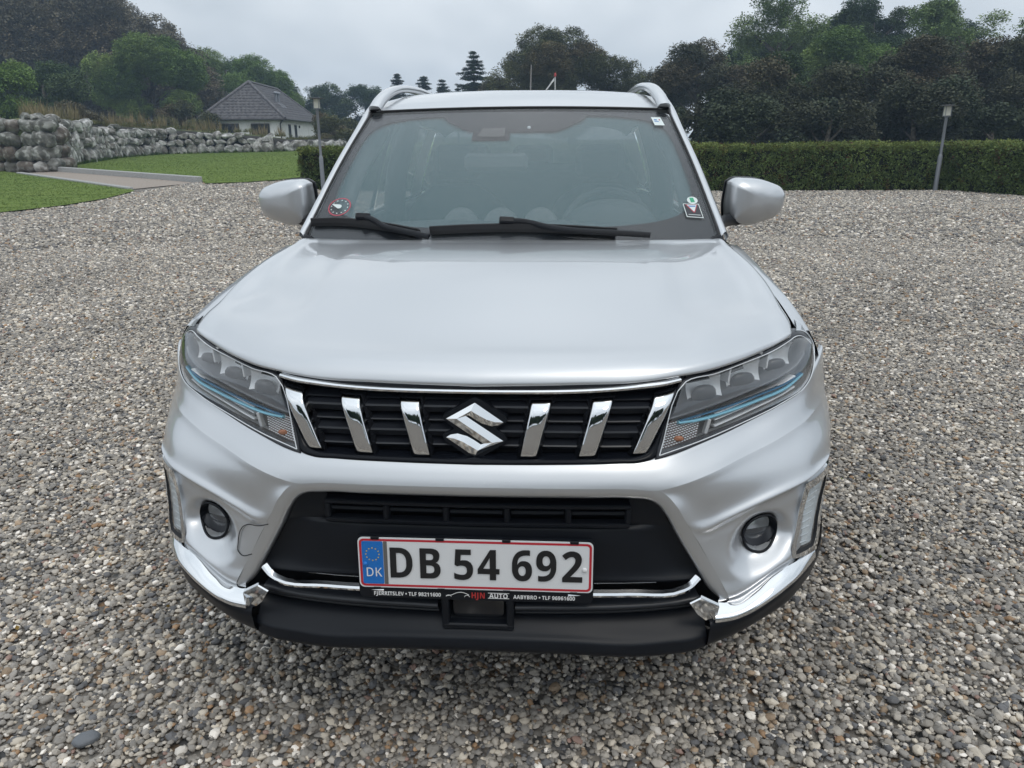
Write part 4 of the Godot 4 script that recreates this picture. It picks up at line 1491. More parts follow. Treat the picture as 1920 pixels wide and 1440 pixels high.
func on_glass(poly: Array, o: float, st: SurfaceTool) -> void:      # small printed fields given in (s, v) on the glass
	var c := Vector2.ZERO
	for p in poly:
		c += p
	c /= poly.size()
	sm(st)
	for i in poly.size():
		var a: Vector2 = poly[i]
		var b: Vector2 = poly[(i + 1) % poly.size()]
		tri(st, glass_at(c.x, c.y, o), glass_at(a.x, a.y, o), glass_at(b.x, b.y, o))


func ellipse(c: Vector2, rx: float, ry: float, n := 24) -> Array:
	var out := []
	for k in n:
		var a := TAU * k / n
		out.append(c + Vector2(rx * cos(a), ry * sin(a)))
	return out


func stickers(Wn: Node3D) -> void:
	# round parking dial with a red rim, low on the car's right
	var dial := empty("parking_dial", Wn)
	var c := Vector2(-0.886, 0.2145)
	var st := mb()
	var a := ellipse(c, 0.062, 0.0585, 40)
	var b := ellipse(c, 0.056, 0.052, 40)
	sm(st)
	for k in 40:
		var n := (k + 1) % 40
		quad(st, glass_at(a[k].x, a[k].y, 0.0012), glass_at(a[n].x, a[n].y, 0.0012), glass_at(b[n].x, b[n].y, 0.0012), glass_at(b[k].x, b[k].y, 0.0012))
	fin("dial_rim", st, M.sticker_red, dial)
	st = mb()
	on_glass([c + Vector2(-0.050, 0.014), c + Vector2(-0.015, 0.015), c + Vector2(0.004, 0.014), c + Vector2(0.012, 0.004), c + Vector2(0.008, -0.008), c + Vector2(-0.006, -0.012), c + Vector2(-0.02, -0.004)], 0.0014, st)
	fin("dial_hand", st, M.sticker_white, dial)
	st = mb()
	for k in 12:
		var d := c + Vector2(0.046 * cos(TAU * k / 12.0), 0.042 * sin(TAU * k / 12.0))
		on_glass(ellipse(d, 0.0035, 0.0035, 6), 0.0013, st)
	fin("dial_marks", st, M.sticker_white, dial)
	# square label in the upper corner
	var lab := empty("square_label", Wn)
	st = mb()
	on_glass([Vector2(0.868, 0.918), Vector2(0.930, 0.918), Vector2(0.936, 0.838), Vector2(0.872, 0.838)], 0.0012, st)
	fin("label_field", st, M.sticker_white, lab)
	st = mb()
	for q in [[0.880, 0.895, 0.02, 0.010], [0.880, 0.877, 0.028, 0.006]]:
		on_glass([Vector2(q[0], q[1]), Vector2(q[0] + q[2], q[1]), Vector2(q[0] + q[2], q[1] - q[3]), Vector2(q[0], q[1] - q[3])], 0.0018, st)
	fin("label_print", st, M.sticker_blue, lab)
	st = mb()
	on_glass([Vector2(0.912, 0.897), Vector2(0.920, 0.897), Vector2(0.920, 0.886), Vector2(0.912, 0.886)], 0.0018, st)
	fin("label_mark", st, M.sticker_red, lab)
	# oval green label and the dark one with a triangle, lower corner
	var ov := empty("oval_label", Wn)
	st = mb()
	on_glass(ellipse(Vector2(0.929, 0.250), 0.028, 0.0235), 0.0012, st)
	fin("label_field", st, M.sticker_white, ov)
	st = mb()
	on_glass([Vector2(0.916, 0.266), Vector2(0.937, 0.266), Vector2(0.939, 0.236), Vector2(0.918, 0.236)], 0.0018, st)
	fin("label_print", st, M.sticker_green, ov)
	var dk := empty("dark_label", Wn)
	st = mb()
	on_glass([Vector2(0.873, 0.232), Vector2(0.956, 0.224), Vector2(0.957, 0.134), Vector2(0.874, 0.148)], 0.0012, st)
	fin("label_border", st, M.sticker_white, dk)
	st = mb()
	on_glass([Vector2(0.877, 0.228), Vector2(0.952, 0.220), Vector2(0.953, 0.139), Vector2(0.878, 0.152)], 0.0018, st)
	fin("label_field", st, M.sticker_dark, dk)
	st = mb()
	on_glass([Vector2(0.884, 0.224), Vector2(0.946, 0.218), Vector2(0.922, 0.170), Vector2(0.914, 0.171)], 0.0024, st)
	fin("triangle_rim", st, M.sticker_red, dk)
	st = mb()
	on_glass([Vector2(0.891, 0.221), Vector2(0.940, 0.216), Vector2(0.920, 0.176), Vector2(0.916, 0.177)], 0.0030, st)
	fin("triangle", st, M.sticker_white, dk)
	st = mb()
	on_glass([Vector2(0.897, 0.214), Vector2(0.934, 0.2105), Vector2(0.931, 0.204), Vector2(0.900, 0.207)], 0.0036, st)
	fin("label_print", st, M.sticker_blue, dk)
	st = mb()
	on_glass([Vector2(0.886, 0.163), Vector2(0.945, 0.153), Vector2(0.945, 0.150), Vector2(0.886, 0.160)], 0.0024, st)
	fin("label_lines", st, M.sticker_white, dk)


func roof(t: Node3D) -> void:
	var st := mb()
	var rows := rows_of([
		[0, 1.512, -1.72, 0.2, 1.512, -1.728, 0.4, 1.508, -1.745, 0.5, 1.504, -1.758, 0.545, 1.500, -1.768, 0.575, 1.498, -1.775, 0.60, 1.49, -1.79],
		[0, 1.5225, -1.714, 0.2, 1.5215, -1.722, 0.4, 1.518, -1.739, 0.5, 1.515, -1.752, 0.545, 1.513, -1.76, 0.575, 1.512, -1.768, 0.602, 1.50, -1.80],
		[0, 1.536, -1.735, 0.2, 1.535, -1.743, 0.4, 1.531, -1.76, 0.5, 1.527, -1.775, 0.545, 1.523, -1.785, 0.575, 1.521, -1.79, 0.605, 1.508, -1.83],
		[0, 1.569, -1.83, 0.2, 1.568, -1.835, 0.4, 1.561, -1.85, 0.5, 1.553, -1.86, 0.545, 1.543, -1.87, 0.580, 1.537, -1.88, 0.615, 1.518, -1.90],
		[0, 1.592, -1.95, 0.2, 1.590, -1.955, 0.4, 1.582, -1.97, 0.5, 1.573, -1.98, 0.548, 1.562, -1.985, 0.585, 1.554, -1.99, 0.622, 1.53, -2.0],
		[0, 1.606, -2.10, 0.2, 1.604, -2.10, 0.4, 1.595, -2.10, 0.5, 1.586, -2.10, 0.550, 1.575, -2.10, 0.590, 1.564, -2.10, 0.630, 1.535, -2.10],
		[0, 1.612, -2.35, 0.2, 1.610, -2.35, 0.4, 1.601, -2.35, 0.5, 1.592, -2.35, 0.550, 1.580, -2.35, 0.592, 1.568, -2.35, 0.635, 1.537, -2.35],
		[0, 1.606, -2.9, 0.2, 1.604, -2.9, 0.4, 1.595, -2.9, 0.5, 1.586, -2.9, 0.550, 1.574, -2.9, 0.590, 1.562, -2.9, 0.635, 1.53, -2.9],
		[0, 1.575, -3.5, 0.2, 1.573, -3.5, 0.4, 1.565, -3.5, 0.5, 1.556, -3.5, 0.545, 1.545, -3.5, 0.58, 1.534, -3.5, 0.625, 1.50, -3.5],
		[0, 1.535, -3.92, 0.2, 1.532, -3.91, 0.4, 1.52, -3.89, 0.5, 1.51, -3.87, 0.54, 1.50, -3.86, 0.57, 1.49, -3.85, 0.61, 1.46, -3.83],
	])
	grid(st, whole(loft(rows, 5, 5)))
	fin("roof", st, M.silver_paint, t)
	# the headlining inside, a little lower
	st = mb()
	var inner := []
	for r in rows.slice(3):
		var q := []
		for p in r:
			q.append(Vector3(p.x * 0.97, p.y - 0.05, p.z - 0.02))
		inner.append(q)
	grid(st, whole(loft(inner, 2, 2)))
	fin("headlining", st, M.headlining, t)
	# rod aerial
	st = mb()
	tube(st, PackedVector3Array([Vector3(-0.02, 1.575, -3.45), Vector3(-0.02, 1.70, -3.545), Vector3(-0.02, 1.83, -3.64)]), 0.0052, 6, 0.0034)
	lathe(st, at(Vector3(-0.02, 1.568, -3.44)), [Vector2(0.024, 0), Vector2(0.02, 0.012), Vector2(0.008, 0.025), Vector2(0, 0.03)], 12)
	fin("aerial", st, M.plate_grey, t)


func roof_rail(t: Node3D) -> void:
	var st := mb()
	var path := hermite([Vector3(0.569, 1.522, -1.752), Vector3(0.562, 1.551, -1.80), Vector3(0.551, 1.583, -1.885), Vector3(0.542, 1.604, -1.99), Vector3(0.536, 1.617, -2.13), Vector3(0.533, 1.625, -2.35), Vector3(0.533, 1.622, -2.9), Vector3(0.53, 1.592, -3.4), Vector3(0.53, 1.562, -3.60), Vector3(0.53, 1.535, -3.66)], 6)
	var ups := []
	for p in path:
		ups.append(Vector3(0, 0.55, 0.85).lerp(Vector3.UP, clampf((-1.75 - p.z) / 0.5, 0.0, 1.0)).normalized())
	sweep(st, Array(path), ups, [Vector2(-0.024, -0.012), Vector2(0.024, -0.012), Vector2(0.0235, 0.004), Vector2(0.016, 0.012), Vector2(0.006, 0.015), Vector2(-0.016, 0.0145), Vector2(-0.0235, 0.008)])
	var r := fin("roof_rail", st, M.silver_paint, t)
	st = mb()
	box(st, at(Vector3(0.565, 1.5170, -1.756), Vector3(-30, 0, -4)), Vector3(0.044, 0.005, 0.018), 0.002)
	box(st, at(Vector3(0.533, 1.555, -3.63)), Vector3(0.05, 0.02, 0.1), 0.005)
	stuff(fin("rail_foot", st, M.black_plastic, r))


func mirror(t: Node3D) -> void:
	var Mi := empty("side_mirror", t)
	# outline of the shell seen from the front
	var o := [[-0.122, 0.070], [-0.098, 0.083], [-0.060, 0.0845], [-0.010, 0.080], [0.042, 0.066], [0.086, 0.045], [0.1005, 0.022], [0.101, -0.004], [0.091, -0.041], [0.067, -0.064], [0.028, -0.077], [-0.028, -0.092], [-0.095, -0.083], [-0.120, -0.072], [-0.130, -0.03], [-0.127, 0.03]]
	var cx := 0.925
	var cy := 1.178
	var ring := func(k: float, z: float, shift: float) -> Array:
		var r := []
		for i in o.size() + 1:
			var q: Array = o[i % o.size()]
			r.append(Vector3(cx + q[0] * k + shift * (1.0 - k) - 0.01 * (1.0 - k), cy + q[1] * k + 0.012 * (1.0 - k), z + q[0] * k * -0.30))
		return r
	var st := mb()
	grid(st, loft([ring.call(0.002, -1.530, 0.0), ring.call(0.35, -1.533, 0.0), ring.call(0.66, -1.545, 0.0), ring.call(0.86, -1.562, 0.0), ring.call(0.955, -1.582, 0.0), ring.call(0.992, -1.605, 0.0), ring.call(1.0, -1.635, 0.0), ring.call(0.985, -1.665, 0.0)], 4, 4))
	fin("shell", st, M.silver_paint, Mi)
	st = mb()
	grid(st, loft([ring.call(0.985, -1.666, 0.0), ring.call(1.01, -1.672, 0.0), ring.call(1.02, -1.69, 0.0), ring.call(0.98, -1.705, 0.0), ring.call(0.85, -1.70, 0.0)], 4, 3))
	fin("shell_back", st, M.black_plastic, Mi)
	st = mb()
	grid(st, loft([ring.call(0.86, -1.701, 0.0), ring.call(0.02, -1.701, 0.0)], 4, 1))
	fin("mirror_glass", st, M.chrome, Mi)
	st = mb()
	grid(st, loft(rows_of([
		[0.735, 1.085, -1.30, 0.80, 1.098, -1.50, 0.845, 1.096, -1.552, 0.880, 1.097, -1.556],
		[0.735, 1.118, -1.30, 0.80, 1.118, -1.49, 0.845, 1.114, -1.546, 0.876, 1.113, -1.552],
		[0.735, 1.125, -1.38, 0.80, 1.125, -1.58, 0.845, 1.12, -1.63, 0.876, 1.118, -1.63],
		[0.735, 1.085, -1.40, 0.80, 1.090, -1.58, 0.845, 1.09, -1.63, 0.880, 1.092, -1.63],
		[0.735, 1.085, -1.30, 0.80, 1.098, -1.50, 0.845, 1.096, -1.552, 0.880, 1.097, -1.556],
	]), 4, 2))
	fin("mirror_arm", st, M.black_plastic, Mi)


func wipers(t: Node3D) -> void:
	for q in [
		[[-0.99, 0.095, -0.84, 0.112, -0.694, 0.108, -0.55, 0.094, -0.42, 0.073], [-0.71, 0.122, -0.66, 0.112, -0.587, 0.079, -0.50, 0.062, -0.36, 0.035]],
		[[-0.367, 0.088, -0.181, 0.104, 0.035, 0.110, 0.275, 0.099, 0.513, 0.073], [0.0, 0.122, 0.07, 0.120, 0.124, 0.113, 0.20, 0.090, 0.30, 0.072, 0.50, 0.050, 0.66, 0.028]]]:
		var Wp := empty("wiper", t)
		var pts := []
		for k in range(0, q[0].size(), 2):
			pts.append(glass_at(q[0][k], q[0][k + 1], 0.014))
		var st := mb()
		sweep(st, Array(hermite(pts, 5)), [Vector3(0, 0.8, 0.6)], [Vector2(-0.013, -0.012), Vector2(0.013, -0.012), Vector2(0.010, 0.0), Vector2(0.002, 0.013), Vector2(-0.002, 0.013), Vector2(-0.012, -0.004)], false)
		fin("blade", st, M.rubber, Wp)
		st = mb()
		pts = []
		for k in range(0, q[1].size(), 2):
			pts.append(glass_at(q[1][k], q[1][k + 1], 0.030 if k < 4 else 0.026))
		sweep(st, Array(hermite(pts, 5)), [Vector3(0, 0.8, 0.6)], [Vector2(-0.009, -0.006), Vector2(0.009, -0.006), Vector2(0.008, 0.004), Vector2(0.003, 0.007), Vector2(-0.003, 0.007), Vector2(-0.008, 0.004)], false)
		box(st, Transform3D(Basis.from_euler(Vector3(0.95, 0, -0.1)), pts[0]), Vector3(0.05, 0.022, 0.022), 0.004)
		fin("arm", st, M.black_plastic, Wp)


func interior(t: Node3D) -> void:
	var I := empty("cabin", t)
	var st := mb()
	grid(st, whole(loft(rows_of([
		[0, 1.085, -1.20, 0.3, 1.085, -1.23, 0.55, 1.08, -1.30, 0.67, 1.075, -1.36],
		[0, 1.105, -1.42, 0.3, 1.105, -1.44, 0.55, 1.10, -1.48, 0.68, 1.09, -1.50],
		[0, 1.085, -1.62, 0.3, 1.095, -1.62, 0.55, 1.08, -1.62, 0.70, 1.06, -1.62],
		[0, 0.95, -1.70, 0.3, 0.95, -1.70, 0.55, 0.95, -1.70, 0.72, 0.95, -1.70],
		[0, 0.55, -1.72, 0.3, 0.55, -1.72, 0.55, 0.55, -1.72, 0.74, 0.55, -1.72],
	]), 4, 4)))
	fin("dashboard", st, M.interior_dark, I)
	# three round vents on the dash top
	for x in [-0.155, 0.0, 0.155]:
		st = mb()
		lathe(st, Transform3D(Basis.from_euler(Vector3(PI / 2, 0, 0)), Vector3(x - 0.06, 1.085, -1.56)), [Vector2(0, 0.03), Vector2(0.055, 0.03), Vector2(0.066, 0.02), Vector2(0.068, -0.06)], 28)
		fin("dash_vent", st, M.interior_grey, I)
	# instrument hood
	st = mb()
	lathe(st, Transform3D(Basis.from_euler(Vector3(PI / 2, 0, 0)) * Basis.from_scale(Vector3(1.35, 1, 0.75)), Vector3(0.37, 1.08, -1.58)), [Vector2(0, 0.10), Vector2(0.10, 0.09), Vector2(0.13, 0.03), Vector2(0.135, -0.08)], 28)
	fin("instrument_hood", st, M.interior_dark, I)
	st = mb()
	var ring := []
	for k in 41:
		var a := TAU * k / 40.0
		ring.append(Vector3(0.37 + 0.185 * cos(a), 1.025 + 0.185 * sin(a) * 0.92, -1.86 + 0.185 * sin(a) * -0.38))
	tube(st, PackedVector3Array(ring), 0.016, 8, -1.0, false)
	box(st, at(Vector3(0.37, 1.0, -1.85), Vector3(-22, 0, 0)), Vector3(0.16, 0.12, 0.05), 0.02)
	box(st, at(Vector3(0.37, 1.02, -1.855), Vector3(-22, 0, 0)), Vector3(0.35, 0.035, 0.02), 0.008)
	fin("steering_wheel", st, M.interior_grey, I)
	for x in [-0.37, 0.37]:
		st = mb()
		grid(st, loft(rows_of([
			[x - 0.25, 0.55, -2.55, x - 0.20, 0.60, -2.40, x, 0.60, -2.36, x + 0.20, 0.60, -2.40, x + 0.25, 0.55, -2.55],
			[x - 0.26, 0.85, -2.60, x - 0.21, 0.88, -2.46, x, 0.88, -2.43, x + 0.21, 0.88, -2.46, x + 0.26, 0.85, -2.60],
			[x - 0.22, 1.10, -2.68, x - 0.18, 1.12, -2.56, x, 1.12, -2.54, x + 0.18, 1.12, -2.56, x + 0.22, 1.10, -2.68],
			[x - 0.12, 1.16, -2.72, x - 0.10, 1.18, -2.64, x, 1.185, -2.63, x + 0.10, 1.18, -2.64, x + 0.12, 1.16, -2.72],
			[x - 0.1, 1.05, -2.80, x - 0.08, 1.05, -2.80, x, 1.05, -2.80, x + 0.08, 1.05, -2.80, x + 0.1, 1.05, -2.80],
		]), 4, 4))
		fin("seat", st, M.seat_cloth, I)
		st = mb()
		box(st, at(Vector3(x, 1.29, -2.72), Vector3(-8, 0, 0)), Vector3(0.25, 0.17, 0.10), 0.035)
		for e in [-0.05, 0.05]:
			tube(st, PackedVector3Array([Vector3(x + e, 1.1, -2.72), Vector3(x + e, 1.25, -2.72)]), 0.006, 6)
		fin("headrest", st, M.seat_cloth, I)
	st = mb()
	box(st, at(Vector3(0, 0.95, -3.35), Vector3(-12, 0, 0)), Vector3(1.25, 0.62, 0.16), 0.05)
	fin("rear_bench", st, M.seat_cloth, I)
	for x in [-0.38, 0.0, 0.38]:
		st = mb()
		box(st, at(Vector3(x, 1.30, -3.42), Vector3(-8, 0, 0)), Vector3(0.24, 0.13, 0.08), 0.03)
		fin("rear_headrest", st, M.seat_cloth, I)
	st = mb()
	box(st, at(Vector3(0, 0.42, -2.6)), Vector3(1.5, 0.04, 2.9))
	fin("cabin_floor", st, M.interior_dark, I)
	# inside pillars and belt lines of the doors
	for s in [1.0, -1.0]:
		mx = s
		st = mb()
		tube(st, hermite([Vector3(0.66, 1.02, -1.36), Vector3(0.625, 1.25, -1.56), Vector3(0.57, 1.44, -1.86)], 4), 0.034, 8)
		fin("inner_pillar", st, M.interior_grey, I)
		st = mb()
		tube(st, hermite([Vector3(0.70, 0.9, -2.58), Vector3(0.67, 1.25, -2.62), Vector3(0.60, 1.50, -2.68)], 4), 0.055, 8)
		fin("belt_pillar", st, M.interior_grey, I)
		st = mb()
		grid(st, loft(rows_of([
			[0.735, 1.045, -1.42, 0.74, 1.05, -2.0, 0.745, 1.055, -2.8, 0.72, 1.06, -3.9],
			[0.66, 1.035, -1.42, 0.67, 1.04, -2.0, 0.675, 1.045, -2.8, 0.65, 1.05, -3.9],
			[0.70, 0.5, -1.42, 0.70, 0.5, -2.0, 0.70, 0.5, -2.8, 0.68, 0.5, -3.9],
		]), 3, 2))
		fin("door_lining", st, M.interior_dark, I)
	mx = 1.0


func side_x(y: float, z: float) -> float:          # half width of the body's flank
	var base := through([0.28, 0.40, 0.55, 0.72, 0.86, 0.95, 1.02, 1.08], [0.80, 0.835, 0.855, 0.868, 0.872, 0.845, 0.80, 0.765], y)
	var taper := 0.0
	if z > -0.9:
		taper = 0.055 * pow((z + 0.9) / 0.5, 2.0)
	if z < -3.4:
		taper = 0.10 * pow((-3.4 - z) / 0.7, 2.0)
	if z > -1.35:
		taper += 0.02 * clampf((z + 1.35) / 0.5, 0.0, 1.0) * smoothstep(0.9, 1.05, y)
	return base - taper


func side_body(t: Node3D) -> void:
	var arch_f := Vector2(0.335, -0.885)
	var arch_r := Vector2(0.335, -3.385)
	var hole := func(p: Vector3) -> bool:
		return Vector2(p.y, p.z).distance_to(arch_f) < 0.375 or Vector2(p.y, p.z).distance_to(arch_r) < 0.375
	var part := func(called: String, z0: float, z1: float, y_lo: float, top: Array) -> MeshInstance3D:
		var st := mb()
		var g := []
		var nz := int(absf(z1 - z0) / 0.028) + 2
		for i in nz:
			var z := lerpf(z0, z1, float(i) / (nz - 1))
			var y1 := through(top[0], top[1], z)
			var r := PackedVector3Array()
			for j in 29:
				var y := lerpf(y_lo, y1, j / 28.0)
				r.append(Vector3(side_x(y, z), y, z))
			r.append(Vector3(side_x(y1, z) - 0.03, y1 + 0.002, z))
			g.append(r)
		grid(st, g, hole)
		return fin(called, st, M.silver_paint, t)
	var waist := [[-4.1, -3.2, -2.0, -1.43, -1.2, -1.0, -0.7, -0.5, -0.42, -0.36], [1.075, 1.06, 1.045, 1.04, 1.062, 1.05, 1.012, 0.976, 0.950, 0.925]]
	part.call("front_wing", -0.44, -1.425, 0.30, waist)
	for d in [["front_door", -1.431, -2.45], ["rear_door", -2.456, -3.25]]:
		var dm: MeshInstance3D = part.call(d[0], d[1], d[2], 0.36, waist)
		var st0 := mb()
		var zz: float = d[2] + 0.12
		tube(st0, hermite([Vector3(side_x(0.93, zz) + 0.002, 0.93, zz - 0.03), Vector3(side_x(0.93, zz) + 0.032, 0.932, zz), Vector3(side_x(0.93, zz) + 0.034, 0.932, zz + 0.12), Vector3(side_x(0.93, zz) + 0.002, 0.93, zz + 0.16)], 4), 0.011, 8)
		fin("door_handle", st0, M.silver_paint, dm)
	part.call("rear_wing", -3.256, -4.08, 0.30, waist)
	# sill and arch cladding
	var st := mb()
	grid(st, loft([
		v2([0.80, 0.26, -1.22, 0.80, 0.26, -2.2, 0.80, 0.26, -3.05]),
		v2([0.84, 0.29, -1.22, 0.84, 0.29, -2.2, 0.84, 0.29, -3.05]),
		v2([0.855, 0.38, -1.22, 0.855, 0.38, -2.2, 0.855, 0.38, -3.05]),
		v2([0.835, 0.40, -1.22, 0.835, 0.40, -2.2, 0.835, 0.40, -3.05]),
	], 4, 4))
	fin("sill", st, M.black_plastic, t)
	for a in [arch_f, arch_r]:
		st = mb()
		var rows := []
		for q in [[0.362, -0.06], [0.366, 0.016], [0.385, 0.020], [0.415, 0.016], [0.428, 0.006], [0.430, -0.01]]:
			var r := []
			for k in 19:
				var an := lerpf(-0.18, PI + 0.18, k / 18.0)
				var y: float = a.x + q[0] * sin(an)
				var z: float = a.y + q[0] * cos(an)
				r.append(Vector3(side_x(clampf(y, 0.28, 1.0), z) + q[1], y, z))
			rows.append(r)
		grid(st, loft(rows, 2, 3))
		fin("arch_cladding", st, M.black_plastic, t)
		st = mb()
		var g := []
		for x in [0.50, 0.82]:
			var r := PackedVector3Array()
			for k in 25:
				var an := lerpf(-0.1, PI + 0.1, k / 24.0)
				r.append(Vector3(x, a.x + 0.372 * sin(an), a.y + 0.372 * cos(an)))
			g.append(r)
		grid(st, g)
		fin("arch_liner", st, M.dark_void, t)
	# side windows: dark frame, glass
	var top_line := hermite([Vector3(0.735, 1.05, -1.33), Vector3(0.690, 1.24, -1.60), Vector3(0.640, 1.44, -1.90), Vector3(0.628, 1.485, -2.10), Vector3(0.632, 1.495, -2.5), Vector3(0.628, 1.485, -3.1), Vector3(0.615, 1.45, -3.6)], 4)
	var low_line := hermite([Vector3(0.765, 1.045, -1.40), Vector3(0.772, 1.045, -1.62), Vector3(0.775, 1.045, -1.92), Vector3(0.777, 1.046, -2.12), Vector3(0.778, 1.05, -2.5), Vector3(0.770, 1.06, -3.1), Vector3(0.735, 1.07, -3.62)], 4)
	for wdw in [["front_side_window", 1, 15], ["rear_side_window", 16, 22]]:
		st = mb()
		var g := []
		for j in 7:
			var r := PackedVector3Array()
			for i in range(wdw[1], wdw[2] + 1):
				var p := low_line[i].lerp(top_line[i], j / 6.0)
				p.x += 0.012 * sin(PI * j / 6.0)
				r.append(p)
			g.append(r)
		grid(st, g)
		fin(wdw[0], st, M.side_glass, t)
	st = mb()
	var g := []
	for j in 7:
		var r := PackedVector3Array()
		for i in [15, 16]:
			var p := low_line[i].lerp(top_line[i], j / 6.0)
			p.x += 0.012 * sin(PI * j / 6.0) + 0.002
			r.append(p)
		g.append(r)
	grid(st, g)
	fin("door_post", st, M.gloss_black, t)
	st = mb()
	g = []
	for j in 7:
		var r := PackedVector3Array()
		for i in [22, 23, 24]:
			var p := low_line[i].lerp(top_line[i], j / 6.0)
			p.x += 0.012 * sin(PI * j / 6.0)
			r.append(p)
		g.append(r)
	grid(st, g)
	fin("rear_pillar", st, M.silver_paint, t)
	st = mb()
	tube(st, top_line, 0.018, 6)
	fin("window_frame", st, M.silver_paint, t)
	st = mb()
	tube(st, low_line, 0.010, 6)
	fin("window_trim", st, M.black_plastic, t)


func rear_body(t: Node3D) -> void:
	var st := mb()
	grid(st, whole(loft(rows_of([
		[0, 0.30, -4.05, 0.4, 0.30, -4.05, 0.68, 0.30, -4.02, 0.76, 0.30, -3.95],
		[0, 0.55, -4.17, 0.4, 0.55, -4.16, 0.68, 0.55, -4.12, 0.78, 0.55, -4.04],
		[0, 0.78, -4.15, 0.4, 0.78, -4.14, 0.68, 0.78, -4.10, 0.80, 0.78, -4.04],
		[0, 1.02, -4.10, 0.4, 1.02, -4.09, 0.68, 1.02, -4.04, 0.76, 1.02, -3.98],
		[0, 1.07, -4.08, 0.4, 1.07, -4.07, 0.66, 1.07, -4.01, 0.735, 1.07, -3.94],
	]), 4, 4)))
	fin("tailgate", st, M.silver_paint, t)
	st = mb()
	grid(st, whole(loft(rows_of([
		[0, 1.075, -4.075, 0.4, 1.075, -4.065, 0.66, 1.075, -4.0, 0.735, 1.075, -3.62],
		[0, 1.30, -4.0, 0.38, 1.30, -3.99, 0.60, 1.30, -3.93, 0.67, 1.28, -3.62],
		[0, 1.525, -3.90, 0.36, 1.52, -3.89, 0.56, 1.49, -3.83, 0.612, 1.455, -3.60],
	]), 4, 4)))
	fin("rear_window", st, M.privacy_glass, t)
	for s in [1.0, -1.0]:
		mx = s
		st = mb()
		box(st, at(Vector3(0.70, 0.93, -4.07), Vector3(0, -25, 0)), Vector3(0.22, 0.16, 0.06), 0.02)
		fin("tail_light", st, M.tail_red, t)
	mx = 1.0
	st = mb()
	box(st, at(Vector3(0, 0.29, -2.1)), Vector3(1.3, 0.06, 3.4))
	fin("underbody", st, M.dark_void, t)


func wheels(t: Node3D) -> void:
	for s in [1.0, -1.0]:
		mx = s
		for z in [-0.885, -3.385]:
			var Wh := empty("wheel", t)
			var xf := Transform3D(Basis.from_euler(Vector3(0, 0, -PI / 2)), Vector3(0.765, 0.329, z))
			var st := mb()
			lathe(st, xf, [Vector2(0.225, -0.10), Vector2(0.29, -0.108), Vector2(0.318, -0.095), Vector2(0.329, -0.06), Vector2(0.329, 0.06), Vector2(0.318, 0.095), Vector2(0.29, 0.108), Vector2(0.225, 0.10)], 40)
			fin("tyre", st, M.tyre, Wh)
			st = mb()
			lathe(st, xf, [Vector2(0.0, 0.07), Vector2(0.05, 0.072), Vector2(0.07, 0.06)], 24)
			lathe(st, xf, [Vector2(0.20, 0.06), Vector2(0.222, 0.09), Vector2(0.226, 0.098), Vector2(0.21, 0.0), Vector2(0.2, -0.09)], 40)
			for k in 5:
				for e in [-0.13, 0.13]:
					var a := TAU * k / 5.0
					tube(st, PackedVector3Array([xf * Vector3(0.045 * cos(a), 0.062, 0.045 * sin(a)), xf * Vector3(0.215 * cos(a + e), 0.078, 0.215 * sin(a + e))]), 0.016, 6, 0.012)
			fin("rim", st, M.alloy, Wh)
	mx = 1.0
# ---------------------------------------------------------------- the place around the car

